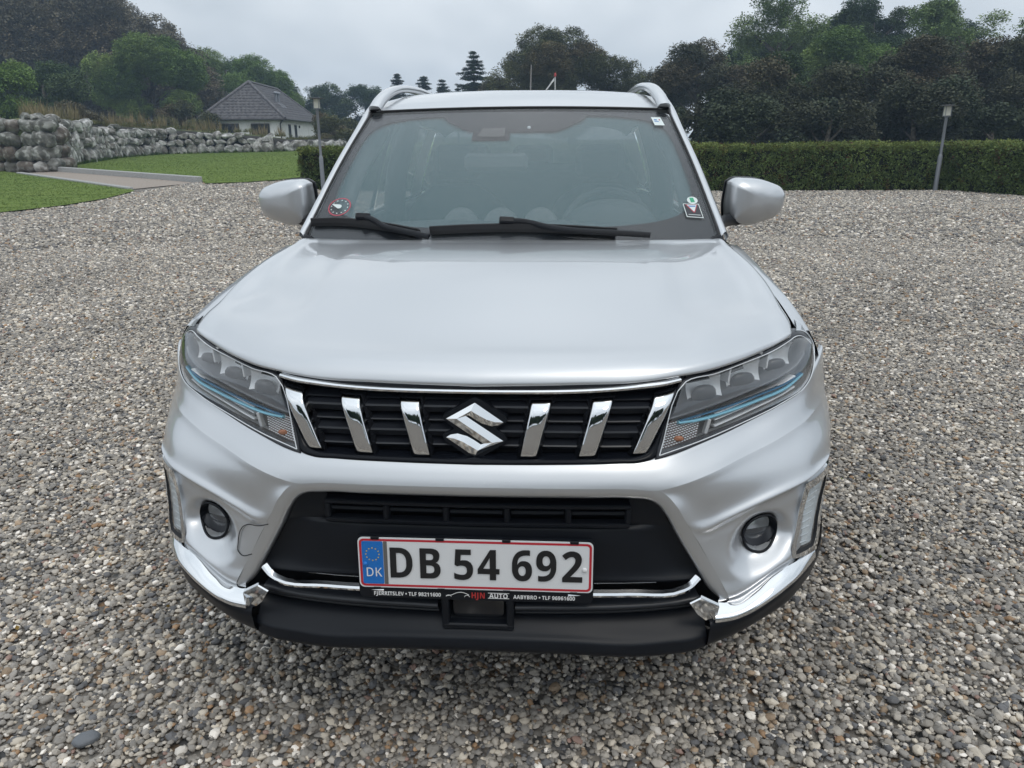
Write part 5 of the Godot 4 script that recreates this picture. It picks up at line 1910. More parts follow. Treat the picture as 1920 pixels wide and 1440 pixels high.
func setting_materials() -> void:
	var m := mat("gravel_ground", Color(0.2, 0.19, 0.18), 0.95)
	var n := FastNoiseLite.new()
	n.noise_type = FastNoiseLite.TYPE_CELLULAR
	n.cellular_return_type = FastNoiseLite.RETURN_CELL_VALUE
	n.cellular_distance_function = FastNoiseLite.DISTANCE_EUCLIDEAN
	n.frequency = 0.085
	n.fractal_type = FastNoiseLite.FRACTAL_NONE
	n.seed = 3
	var t := NoiseTexture2D.new()
	t.width = 1024
	t.height = 1024
	t.seamless = true
	t.seamless_blend_skirt = 0.03
	t.noise = n
	var g := Gradient.new()
	g.interpolation_mode = Gradient.GRADIENT_INTERPOLATE_CONSTANT
	var stops := PackedFloat32Array()
	var cols := PackedColorArray()
	rng.seed = 9
	for k in 40:
		stops.append(k / 40.0)
		cols.append((stone_color() * 0.55).linear_to_srgb())  # stone colours darkened to put shade into the gaps between pebbles
	g.offsets = stops
	g.colors = cols
	t.color_ramp = g
	textured(m, t, 0.55)
	var n2 := n.duplicate()
	n2.cellular_return_type = FastNoiseLite.RETURN_DISTANCE
	var t2 := NoiseTexture2D.new()
	t2.width = 1024
	t2.height = 1024
	t2.seamless = true
	t2.seamless_blend_skirt = 0.03
	t2.noise = n2
	t2.invert = true
	m.heightmap_enabled = true
	m.heightmap_texture = t2
	m.heightmap_scale = 1.2
	m = mat("pebble", Color.WHITE, 0.6)
	m.metallic_specular = 0.35
	m.vertex_color_use_as_albedo = true
	m = mat("lawn", Color(0.06, 0.1, 0.03), 0.95)
	textured(m, noise_tex(11, 0.012, 512, [Color(0.100, 0.150, 0.040), Color(0.130, 0.182, 0.050), Color(0.160, 0.208, 0.066)], [0.2, 0.5, 0.8], 5), 0.13)
	m.uv1_scale = Vector3(0.05, 0.13, 0.35)
	m.metallic_specular = 0.1
	relief(m, 12, 0.05, 1.0)
	m = mat("rough_grass", Color(0.06, 0.1, 0.03), 0.95)
	textured(m, noise_tex(15, 0.02, 512, [Color(0.05, 0.075, 0.022), Color(0.085, 0.105, 0.035), Color(0.13, 0.13, 0.06)], [0.2, 0.5, 0.85], 5), 0.2)
	for q in [["leaf_green", 0.6], ["grass_blade", 0.3], ["dry_grass", 0.3]]:
		m = mat(q[0], Color.WHITE, 0.65)
		m.metallic_specular = 0.22
		m.vertex_color_use_as_albedo = true
		m.backlight_enabled = true
		m.backlight = Color(q[1], q[1], q[1]) * 0.5
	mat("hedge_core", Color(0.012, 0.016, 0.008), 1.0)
	m = mat("bark", Color(0.10, 0.085, 0.07), 0.95)
	textured(m, noise_tex(21, 0.03, 256, [Color(0.04, 0.034, 0.028), Color(0.10, 0.088, 0.072), Color(0.17, 0.155, 0.13)], [0.2, 0.5, 0.85]), 1.0)
	# boulders: grey, brownish and pale ones, all with blotches of lichen
	var tones := [
		[Color(0.060, 0.060, 0.052), Color(0.12, 0.118, 0.105), Color(0.16, 0.158, 0.142), Color(0.42, 0.42, 0.40)],
		[Color(0.070, 0.056, 0.045), Color(0.13, 0.108, 0.090), Color(0.17, 0.145, 0.125), Color(0.36, 0.35, 0.33)],
		[Color(0.13, 0.127, 0.118), Color(0.26, 0.255, 0.243), Color(0.36, 0.355, 0.34), Color(0.60, 0.595, 0.58)],
		[Color(0.11, 0.103, 0.090), Color(0.215, 0.205, 0.188), Color(0.31, 0.298, 0.28), Color(0.54, 0.53, 0.51)]]
	for k in 4:
		m = mat("boulder_%d" % k, Color.WHITE, 0.9)
		textured(m, noise_tex(30 + k, 0.011, 512, tones[k], [0.25, 0.48, 0.60 if k < 2 else 0.55, 0.72 if k < 2 else 0.68], 5), 0.42)
		relief(m, 40 + k, 0.02, 3.0)
	mat("wall_core_fill", Color(0.03, 0.027, 0.022), 1.0)
	m = mat("granite_kerb", Color(0.4, 0.4, 0.39), 0.85)
	textured(m, noise_tex(50, 0.12, 256, [Color(0.22, 0.22, 0.22), Color(0.36, 0.36, 0.35), Color(0.46, 0.46, 0.45)], [0.25, 0.5, 0.75]), 0.8)
	m = mat("paving", Color(0.3, 0.25, 0.2), 0.9)
	textured(m, noise_tex(52, 0.09, 512, [Color(0.20, 0.16, 0.13), Color(0.32, 0.27, 0.225), Color(0.40, 0.35, 0.31)], [0.25, 0.5, 0.8]), 0.5)
	m = mat("white_render", Color(0.70, 0.69, 0.66), 0.9)
	textured(m, noise_tex(54, 0.02, 256, [Color(0.76, 0.755, 0.735), Color(0.84, 0.835, 0.82), Color(0.87, 0.865, 0.85)], [0.2, 0.5, 0.8]), 0.25)
	m = mat("roof_tile", Color(0.10, 0.098, 0.105), 0.75)
	textured(m, noise_tex(56, 0.03, 256, [Color(0.070, 0.068, 0.074), Color(0.115, 0.110, 0.118), Color(0.18, 0.175, 0.175)], [0.2, 0.5, 0.9]), 0.4)
	mat("dark_frame", Color(0.035, 0.033, 0.033), 0.5)
	mat("galvanised", Color(0.24, 0.255, 0.28), 0.55, 0.3)
	mat("lamp_cap", Color(0.06, 0.062, 0.065), 0.5)
	mat("lamp_pane", Color(0.62, 0.61, 0.52), 0.35)
	mat("house_pane", Color(0.03, 0.035, 0.04), 0.05)
	mat("flag_red", Color(0.42, 0.05, 0.05), 0.7)
	mat("flag_white", Color(0.65, 0.65, 0.65), 0.6)


func stone_color() -> Color:
	var r := rng.randf()
	var v := rng.randf_range(0.75, 1.2)
	var c: Color
	if r < 0.36:
		c = Color(0.205, 0.198, 0.188)
	elif r < 0.60:
		c = Color(0.300, 0.283, 0.258)
	elif r < 0.73:
		c = Color(0.105, 0.108, 0.116)
	elif r < 0.87:
		c = Color(0.420, 0.390, 0.340)
	elif r < 0.925:
		c = Color(0.265, 0.205, 0.150)
	elif r < 0.94:
		c = Color(0.30, 0.20, 0.125)
	elif r < 0.95:
		c = Color(0.22, 0.155, 0.135)
	else:
		c = Color(0.60, 0.58, 0.55)
	return Color(c.r * 1.36, c.g * 1.30, c.b * 1.23) * v


func land(x: float, z: float) -> float:        # the ground: level in the yard, rising gently under the lawns on the left
	return smoothstep(3.0, 9.0, -x) * 0.02 * maxf(0.0, minf(-z, 70.0) - 13.0)


func patch(poly: Array, lift: float, cell: float, st: SurfaceTool) -> void:      # a sheet that follows the ground within an outline of (x, z)
	var pv := PackedVector2Array(poly)
	var lo := pv[0]
	var hi := pv[0]
	for p in pv:
		lo = lo.min(p)
		hi = hi.max(p)
	sm(st)
	var nx := int(ceil((hi.x - lo.x) / cell))
	var nz := int(ceil((hi.y - lo.y) / cell))
	for i in nx:
		for j in nz:
			var a := lo + Vector2(i, j) * cell
			var sq := PackedVector2Array([a, a + Vector2(cell, 0), a + Vector2(cell, cell), a + Vector2(0, cell)])
			for piece in Geometry2D.intersect_polygons(sq, pv):
				var idx := Geometry2D.triangulate_polygon(piece)
				for k in range(0, idx.size(), 3):
					var q := []
					for e in 3:
						var w: Vector2 = piece[idx[k + e]]
						q.append(Vector3(w.x, land(w.x, w.y) + lift, w.y))
					if (q[1] - q[0]).cross(q[2] - q[0]).y < 0.0:
						q.reverse()
					tri(st, q[0], q[1], q[2])


const LAWN_NEAR := [Vector2(-9.6, -9.0), Vector2(-11.2, -11.4), Vector2(-10.95, -13.4), Vector2(-10.45, -14.8), Vector2(-10.4, -16.3), Vector2(-10.75, -18.2), Vector2(-11.3, -18.95), Vector2(-18.74, -25.28), Vector2(-20.4, -26.7), Vector2(-45, -29), Vector2(-45, -4), Vector2(-20, -3)]
const LAWN_FAR := [Vector2(-18.25, -26.8), Vector2(-10.35, -21.25), Vector2(-9.9, -20.5), Vector2(-8.93, -20.93), Vector2(-8.29, -21.77), Vector2(-7.97, -23.16), Vector2(-7.8, -30), Vector2(-7.8, -60), Vector2(-14, -60), Vector2(-15.0, -44.3), Vector2(-16.6, -43.1), Vector2(-19.2, -42.2), Vector2(-21.9, -41.1), Vector2(-21.9, -36.9), Vector2(-21.2, -33.9), Vector2(-20.4, -30.5)]
const WALL_LINE := [Vector2(-21.3, -26.75), Vector2(-18.35, -26.35), Vector2(-18.35, -27.2), Vector2(-20.2, -30.5), Vector2(-21.1, -33.9), Vector2(-21.77, -36.9), Vector2(-21.5, -40.6), Vector2(-19.1, -41.95), Vector2(-16.5, -43.0), Vector2(-14.9, -44.2), Vector2(-13.9, -48.5), Vector2(-13.6, -54.0)]


func setting() -> void:
	var st := mb()
	patch([Vector2(-60, 40), Vector2(60, 40), Vector2(60, -62), Vector2(-60, -62)], 0.0, 3.0, st)
	struct(fin("gravel_yard", st, M.gravel_ground, self))
	st = mb()
	patch([Vector2(-180, 60), Vector2(180, 60), Vector2(180, -260), Vector2(-180, -260)], -0.05, 20.0, st)
	struct(fin("ground", st, M.rough_grass, self))
	st = mb()
	patch([Vector2(-6.6, -19.9), Vector2(10.2, -19.9), Vector2(13.4, -11.0), Vector2(60, -11), Vector2(60, -110), Vector2(-7.6, -110), Vector2(-7.6, -21.5)], 0.03, 4.0, st)
	struct(fin("field", st, M.rough_grass, self))
	st = mb()
	patch(LAWN_NEAR, 0.035, 1.2, st)
	struct(fin("lawn", st, M.lawn, self))
	st = mb()
	patch(LAWN_FAR, 0.04, 1.2, st)
	struct(fin("lawn_beside_wall", st, M.lawn, self))
	st = mb()
	patch([Vector2(-18.85, -25.3), Vector2(-11.2, -18.8), Vector2(-10.4, -21.0), Vector2(-18.3, -26.75)], 0.02, 1.0, st)
	struct(fin("path", st, M.paving, self))
	# raised bank behind the stone wall
	st = mb()
	var rows := [[], [], [], []]
	for i in range(0, WALL_LINE.size()):
		var w: Vector2 = WALL_LINE[i]
		var back: Vector2 = [Vector2(-0.3, -0.5), Vector2(-0.5, -0.5), Vector2(-0.8, -0.5), Vector2(-0.8, -0.2), Vector2(-0.8, -0.1), Vector2(-0.8, 0), Vector2(-0.5, -0.6), Vector2(-0.3, -0.8), Vector2(-0.3, -0.8), Vector2(-0.5, -0.6), Vector2(-0.8, -0.1), Vector2(-0.8, 0)][i]
		var top := wall_height(i)
		var y := land(w.x, w.y)
		rows[0].append(Vector3(w.x + back.x * 0.6, y - 0.1, w.y + back.y * 0.6))
		rows[1].append(Vector3(w.x + back.x * 0.7, y + top - 0.25, w.y + back.y * 0.7))
		rows[2].append(Vector3(w.x + back.x * 1.8, y + top - 0.02, w.y + back.y * 1.8))
		rows[3].append(Vector3(-58.0 + i * 1.5, y + 0.5, lerpf(-27.0, -100.0, i / 11.0)))
	grid(st, loft(rows, 3, 1))
	struct(fin("bank", st, M.rough_grass, self))
	kerbs()


func kerbs() -> void:
	for run in [[Vector2(-18.35, -26.72), Vector2(-10.38, -21.16), 0.16, 0.20, 3], [Vector2(-18.8, -25.33), Vector2(-11.15, -18.74), 0.06, 0.16, 4]]:
		var k := thing("granite_kerb", "high pale granite kerb on the far side of the paved path" if run[4] == 3 else "low flush granite kerb between near lawn and paved path", "kerb", Vector3.ZERO)
		for i in run[4]:
			var a: Vector2 = (run[0] as Vector2).lerp(run[1], (i + 0.004) / run[4])
			var b: Vector2 = (run[0] as Vector2).lerp(run[1], (i + 0.996) / run[4])
			var st := mb()
			var d := b - a
			var mid := (a + b) * 0.5
			box(st, Transform3D(Basis.from_euler(Vector3(0, -d.angle(), 0)), Vector3(mid.x, land(mid.x, mid.y) + run[2] * 0.5 - 0.02, mid.y)) * Transform3D(Basis.from_euler(Vector3(0, 0, atan2(land(b.x, b.y) - land(a.x, a.y), d.length()))), Vector3.ZERO), Vector3(d.length(), run[2] + 0.08, run[3]), 0.015)
			fin("kerb_stone", st, M.granite_kerb, k)


# ---------------------------------------------------------------- scattering

func leaf_clump(seed_: int, n: int, size: float, slim: float, flatten := 1.0) -> ArrayMesh:      # leaves spread through a ball of radius 1
	var r := RandomNumberGenerator.new()
	r.seed = seed_
	var st := mb()
	for i in n:
		var d := Vector3(r.randfn(), r.randfn(), r.randfn()).normalized() * pow(r.randf(), 0.45)
		d.y *= flatten
		var b := Basis.from_euler(Vector3(r.randf_range(-1.0, 1.0), r.randf() * TAU, r.randf_range(-0.8, 0.8)))
		var L := size * r.randf_range(0.7, 1.3)
		var w := L * slim
		var p0 := d - b.z * L * 0.5
		var p1 := d + b.z * L * 0.5
		var e := b.y * L * 0.12
		flat(st)
		tri(st, p0, d + b.x * w + e, p1)
		tri(st, p0, p1, d - b.x * w + e)
	st.generate_normals()
	return st.commit()


func multi(called: String, mesh: Mesh, mat_: Material, parent: Node3D, xfs: Array, cols: Array) -> MultiMeshInstance3D:
	var mm := MultiMesh.new()
	mm.transform_format = MultiMesh.TRANSFORM_3D
	mm.use_colors = true
	mm.mesh = mesh
	mm.instance_count = xfs.size()
	for i in xfs.size():
		mm.set_instance_transform(i, xfs[i])
		mm.set_instance_color(i, cols[i])
	var o := MultiMeshInstance3D.new()
	o.name = called
	o.multimesh = mm
	o.material_override = mat_
	parent.add_child(o, true)
	return o


var clumps := []
var carve := FastNoiseLite.new()


# A broadleaf tree: trunk, limbs and a crown of leaf clumps gathered in boughs. size: crown half width, half height, height of its middle.
func tree(called: String, label: String, at_: Vector3, hw: float, hh: float, mid: float, tones: Array, dense: float, seed_: int, group := "", open := 0.0, clump := 0.34, lean := 0.0, kind := "tree") -> Node3D:
	var o := thing(called, label, kind, at_, group)
	var r := RandomNumberGenerator.new()
	r.seed = seed_
	var boughs := []
	var nb := int(clampf(9 + hw * hh * 0.55, 10, 44))
	for i in nb:
		var d := Vector3(r.randfn(), r.randfn() * 0.9, r.randfn()).normalized()
		var k := lerpf(0.45, 0.80, sqrt(r.randf()))
		var c := Vector3(d.x * hw * k + lean * d.y * hh * k, mid + d.y * hh * k, d.z * hw * k)
		var br := r.randf_range(0.24, 0.40) * (hw + hh) * 0.5
		boughs.append([c, br])
	# trunk and limbs
	if mid > 1.0:
		var st := mb()
		var tr := 0.035 * (mid + hh) + 0.05
		var sway := Vector3(r.randf_range(-0.2, 0.2), 0, r.randf_range(-0.2, 0.2))
		tube(st, hermite([Vector3(0, -0.2, 0), sway * 0.5 + Vector3(0, mid * 0.4, 0), sway + Vector3(0, mid, 0), sway * 1.5 + Vector3(lean * hh * 0.3, mid + hh * 0.3, 0)], 4), tr, 8, tr * 0.25)
		fin("trunk", st, M.bark, o)
		for i in mini(7, nb):
			st = mb()
			var c: Vector3 = boughs[i][0]
			var y0 := clampf(c.y - absf(c.x) * 0.7 - 0.6, mid * 0.35, mid + hh * 0.3)
			tube(st, hermite([Vector3(0, y0, 0), Vector3(c.x * 0.5, lerpf(y0, c.y, 0.55) - 0.1, c.z * 0.5), c], 4), tr * 0.42, 6, tr * 0.10)
			fin("limb", st, M.bark, o)
	var by_kind := [[[], []], [[], []], [[], []]]
	for b in boughs:
		var br: float = b[1]
		var n := int(dense * 24.0 * br * br / (clump * clump))
		var tone: Color = (tones[0] as Color).lerp(tones[1], r.randf())
		if tones.size() > 2 and r.randf() < 0.3:
			tone = tone.lerp(tones[2], r.randf_range(0.4, 1.0))
		for i in n:
			var d := Vector3(r.randfn(), r.randfn(), r.randfn()).normalized()
			var p: Vector3 = b[0] + d * br * lerpf(0.35, 1.08, pow(r.randf(), 0.5)) * Vector3(1.1, 0.82, 1.1)
			if p.y < 0.15:
				continue
			var w: Vector3 = p + at_
			if carve.get_noise_3d(w.x * 2.6, w.y * 2.6, w.z * 2.6) < -0.10 + open * 0.35:
				if r.randf() < 0.55 + open * 0.4:
					continue
			var s := clump * r.randf_range(0.6, 1.25)
			var bs := Basis.from_euler(Vector3(r.randf_range(-0.5, 0.5), r.randf() * TAU, r.randf_range(-0.5, 0.5))).scaled(Vector3(s, s * 0.8, s))
			var k := r.randi() % 3
			by_kind[k][0].append(Transform3D(bs, p))
			by_kind[k][1].append(tone * r.randf_range(0.72, 1.28))
	for k in 3:
		stuff(multi("crown", clumps[k], M.leaf_green, o, by_kind[k][0], by_kind[k][1]))
	return o


func conifer(called: String, label: String, at_: Vector3, h: float, rad: float, bare: float, tones: Array, seed_: int, group := "", ragged := 0.25) -> void:
	var o := thing(called, label, "tree", at_, group)
	var r := RandomNumberGenerator.new()
	r.seed = seed_
	var st := mb()
	tube(st, PackedVector3Array([Vector3(0, -0.2, 0), Vector3(0, h * 0.5, 0), Vector3(0, h * 0.99, 0)]), 0.02 * h + 0.03, 7, 0.02)
	fin("trunk", st, M.bark, o)
	var xs := []
	var cs := []
	var tiers := int((h - bare) / 0.36) + 3
	for j in tiers:
		var v := (j + r.randf() * 0.4) / tiers
		var y := bare + (h - bare) * v
		var reach := rad * pow(1.0 - v, 0.8) * r.randf_range(1.0 - ragged, 1.0 + ragged) + 0.08
		var arms := int(5 + 7 * (1.0 - v))
		var a0 := r.randf() * TAU
		for k in arms:
			var a := a0 + TAU * k / arms + r.randf_range(-0.3, 0.3)
			var rr := reach * r.randf_range(0.65, 1.15)
			var n := int(rr / 0.13) + 2
			var tone: Color = (tones[0] as Color).lerp(tones[1], r.randf())
			for i in n:
				var f := (i + r.randf()) / n
				var p := Vector3(cos(a) * rr * f, y - rr * f * 0.28 + rr * f * f * 0.20 + r.randf_range(-0.06, 0.06), sin(a) * rr * f)
				var s := r.randf_range(0.17, 0.27)
				xs.append(Transform3D(Basis.from_euler(Vector3(r.randf_range(-0.4, 0.4), r.randf() * TAU, r.randf_range(-0.4, 0.4))).scaled(Vector3(s, s * 0.55, s)), p))
				cs.append(tone * r.randf_range(0.75, 1.25))
	stuff(multi("crown", clumps[3], M.leaf_green, o, xs, cs))


func far_things() -> void:
	clumps = [leaf_clump(1, 34, 0.36, 0.36), leaf_clump(2, 34, 0.33, 0.40), leaf_clump(3, 40, 0.30, 0.38), leaf_clump(4, 26, 0.85, 0.22), leaf_clump(5, 18, 0.42, 0.36), leaf_clump(6, 18, 0.40, 0.40)]
	carve.seed = 8
	carve.frequency = 0.16
	carve.fractal_octaves = 2
	stone_wall()
	house()
	hedges()
	lamps()
	grasses()
	trees()
	# thin pole with a pennant, far behind the car
	var f := thing("pennant_pole", "thin white pole with red tip and slack pennant far behind the car roof", "flagpole", Vector3(-0.26, 0.0, -44.0))
	var st := mb()
	tube(st, PackedVector3Array([Vector3(0, 0, 0), Vector3(0, 4.52, 0)]), 0.045, 8, 0.03)
	fin("pole", st, M.flag_white, f)
	st = mb()
	lathe(st, at(Vector3(0, 4.52, 0)), [Vector2(0.06, -0.05), Vector2(0.07, 0.05), Vector2(0.03, 0.14), Vector2(0, 0.16)], 10)
	fin("tip", st, M.flag_red, f)
	st = mb()
	var pg := []
	for i in 9:
		var u := i / 8.0
		pg.append(PackedVector3Array([Vector3(-0.05 - 0.62 * u, 4.43 - 0.82 * u, 0.05 * sin(u * 9.0)), Vector3(-0.05 - 0.62 * u, 4.27 - 0.72 * u, 0.05 * sin(u * 9.0) + 0.02)]))
	grid(st, pg)
	fin("pennant", st, M.flag_white, f)


func wall_height(i: int) -> float:
	return [1.85, 1.90, 1.84, 1.78, 1.70, 1.58, 1.42, 1.18, 0.92, 0.68, 0.62, 0.6][i]


func boulder(seed_: int, square: float, rough: float) -> ArrayMesh:
	var n := FastNoiseLite.new()
	n.seed = seed_
	n.frequency = 0.9
	n.fractal_octaves = 3
	var st := mb()
	sm(st)
	var rings := []
	for j in 10:
		var row := PackedVector3Array()
		var el := PI * (j / 9.0 - 0.5)
		for k in 15:
			var az := TAU * (k % 14) / 14.0
			var d := Vector3(cos(el) * cos(az), sin(el), cos(el) * sin(az))
			var q := Vector3(signf(d.x) * pow(absf(d.x), square), signf(d.y) * pow(absf(d.y), square), signf(d.z) * pow(absf(d.z), square))
			var v := 1.0 + rough * n.get_noise_3d(d.x * 1.2, d.y * 1.2, d.z * 1.2) * 1.6
			row.append(q * 0.5 * v)
		rings.append(row)
	for j in 9:
		for k in 14:
			if j > 0:
				tri(st, rings[j][k], rings[j + 1][k + 1], rings[j][k + 1])
			if j < 8:
				tri(st, rings[j][k], rings[j + 1][k], rings[j + 1][k + 1])
	st.generate_normals()
	st.index()
	return st.commit()


func split_stone(seed_: int) -> ArrayMesh:          # a rough block: a ball cut by a dozen random planes
	var r := RandomNumberGenerator.new()
	r.seed = seed_
	var planes := []
	for i in 13:
		planes.append([Vector3(r.randfn(), r.randfn(), r.randfn()).normalized(), r.randf_range(0.36, 0.52)])
	planes.append([Vector3(0, 0, 1), r.randf_range(0.36, 0.42)])
	planes.append([Vector3(0, 0, -1), r.randf_range(0.36, 0.42)])
	var st := mb()
	var rings := []
	for j in 11:
		var row := PackedVector3Array()
		var el := PI * (j / 10.0 - 0.5)
		for k in 17:
			var az := TAU * (k % 16) / 16.0
			var d := Vector3(cos(el) * cos(az), sin(el), cos(el) * sin(az))
			var reach := 0.62
			for q in planes:
				var f: float = d.dot(q[0])
				if f > 0.05:
					reach = minf(reach, q[1] / f)
			row.append(d * reach)
		rings.append(row)
	sm(st)
	for j in 10:
		for k in 16:
			flat(st)
			if j > 0:
				tri(st, rings[j][k], rings[j + 1][k + 1], rings[j][k + 1])
			if j < 9:
				tri(st, rings[j][k], rings[j + 1][k], rings[j + 1][k + 1])
	st.generate_normals()
	st.index()
	return st.commit()


func stone_wall() -> void:
	var o := thing("stone_wall", "long dry wall of big lichen-spotted boulders beside the lawn", "wall")
	var kinds := []
	for k in 6:
		kinds.append(boulder(60 + k, 0.80, 0.20))
	var blocks := []
	for k in 9:
		blocks.append(split_stone(80 + k))
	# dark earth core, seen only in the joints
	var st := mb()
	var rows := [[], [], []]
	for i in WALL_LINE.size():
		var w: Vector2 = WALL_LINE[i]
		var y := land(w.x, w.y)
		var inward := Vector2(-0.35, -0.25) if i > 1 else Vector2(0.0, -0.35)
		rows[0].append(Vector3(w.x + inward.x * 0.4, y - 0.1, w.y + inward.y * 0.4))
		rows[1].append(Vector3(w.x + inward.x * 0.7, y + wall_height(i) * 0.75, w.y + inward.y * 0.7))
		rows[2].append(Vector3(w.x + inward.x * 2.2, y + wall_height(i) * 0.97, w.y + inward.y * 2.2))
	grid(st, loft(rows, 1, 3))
	fin("core", st, M.wall_core_fill, o)
	var r := RandomNumberGenerator.new()
	r.seed = 17
	for i in WALL_LINE.size() - 1:
		var a: Vector2 = WALL_LINE[i]
		var b: Vector2 = WALL_LINE[i + 1]
		var length := a.distance_to(b)
		var dir := (b - a) / length
		var h0 := wall_height(i)
		var h1 := wall_height(i + 1)
		var end_face := i < 2
		var y := 0.0
		var course := 0
		while y < maxf(h0, h1) * 0.97:
			var ch := r.randf_range(0.40, 0.56) if end_face else (r.randf_range(0.50, 0.66) * (1.25 if i < 4 else 1.0) if course == 0 else r.randf_range(0.28, 0.42) * (1.2 if i < 4 else 1.0))
			var s := r.randf_range(-0.15, 0.1)
			while s < length:
				var w := r.randf_range(0.5, 0.95) if end_face else r.randf_range(0.32, 0.70) * (1.25 if i < 4 else 1.0)
				var u := clampf((s + w * 0.5) / length, 0.0, 1.0)
				var h := lerpf(h0, h1, u)
				if y + ch * 0.72 < h:
					var p := a.lerp(b, u)
					var batter := y * 0.10
					var sz := Vector3(w * r.randf_range(1.0, 1.12), ch * r.randf_range(0.95, 1.15), r.randf_range(0.55, 0.8))
					if not end_face:
						sz *= Vector3(r.randf_range(0.95, 1.12), r.randf_range(0.95, 1.3), 1.1)
					var nrm := Vector2(dir.y, -dir.x)          # into the wall
					if nrm.dot(Vector2(-0.6, -0.8)) < 0.0:
						nrm = -nrm
					var at2 := p + nrm * (batter + r.randf_range(-0.06, 0.08))
					var xf := Transform3D(Basis.from_euler(Vector3(r.randf_range(-0.12, 0.12), -dir.angle() + r.randf_range(-0.2, 0.2) + (PI if r.randf() < 0.5 else 0.0), r.randf_range(-0.6, 0.6) if not end_face else r.randf_range(-0.22, 0.22))) * Basis.from_scale(sz), Vector3(at2.x, land(p.x, p.y) + y + ch * 0.5 - 0.04, at2.y))
					var m: Material
					if end_face:
						m = M["boulder_%d" % [0, 1, 0, 1, 3, 0][r.randi() % 6]]
					else:
						m = M["boulder_%d" % [2, 3, 2, 0, 2, 3][r.randi() % 6]]
					inst("stone", (kinds[r.randi() % 6] if end_face else blocks[r.randi() % 9]), m, o, xf)
				s += w * 0.96
			y += ch * 0.93
			course += 1
	# small pieces set on top of the near end
	for k in 16:
		var u := r.randf()
		var i := r.randi() % 3
		var p: Vector2 = (WALL_LINE[i] as Vector2).lerp(WALL_LINE[i + 1], u)
		var s := r.randf_range(0.2, 0.42)
		inst("stone", blocks[r.randi() % 9], M["boulder_%d" % (r.randi() % 4)], o, Transform3D(Basis.from_euler(Vector3(0, r.randf() * TAU, r.randf_range(-0.3, 0.3))) * Basis.from_scale(Vector3(s * 1.3, s * 0.8, s)), Vector3(p.x - 0.25, land(p.x, p.y) + lerpf(wall_height(i), wall_height(i + 1), u) - 0.02, p.y - 0.2)))


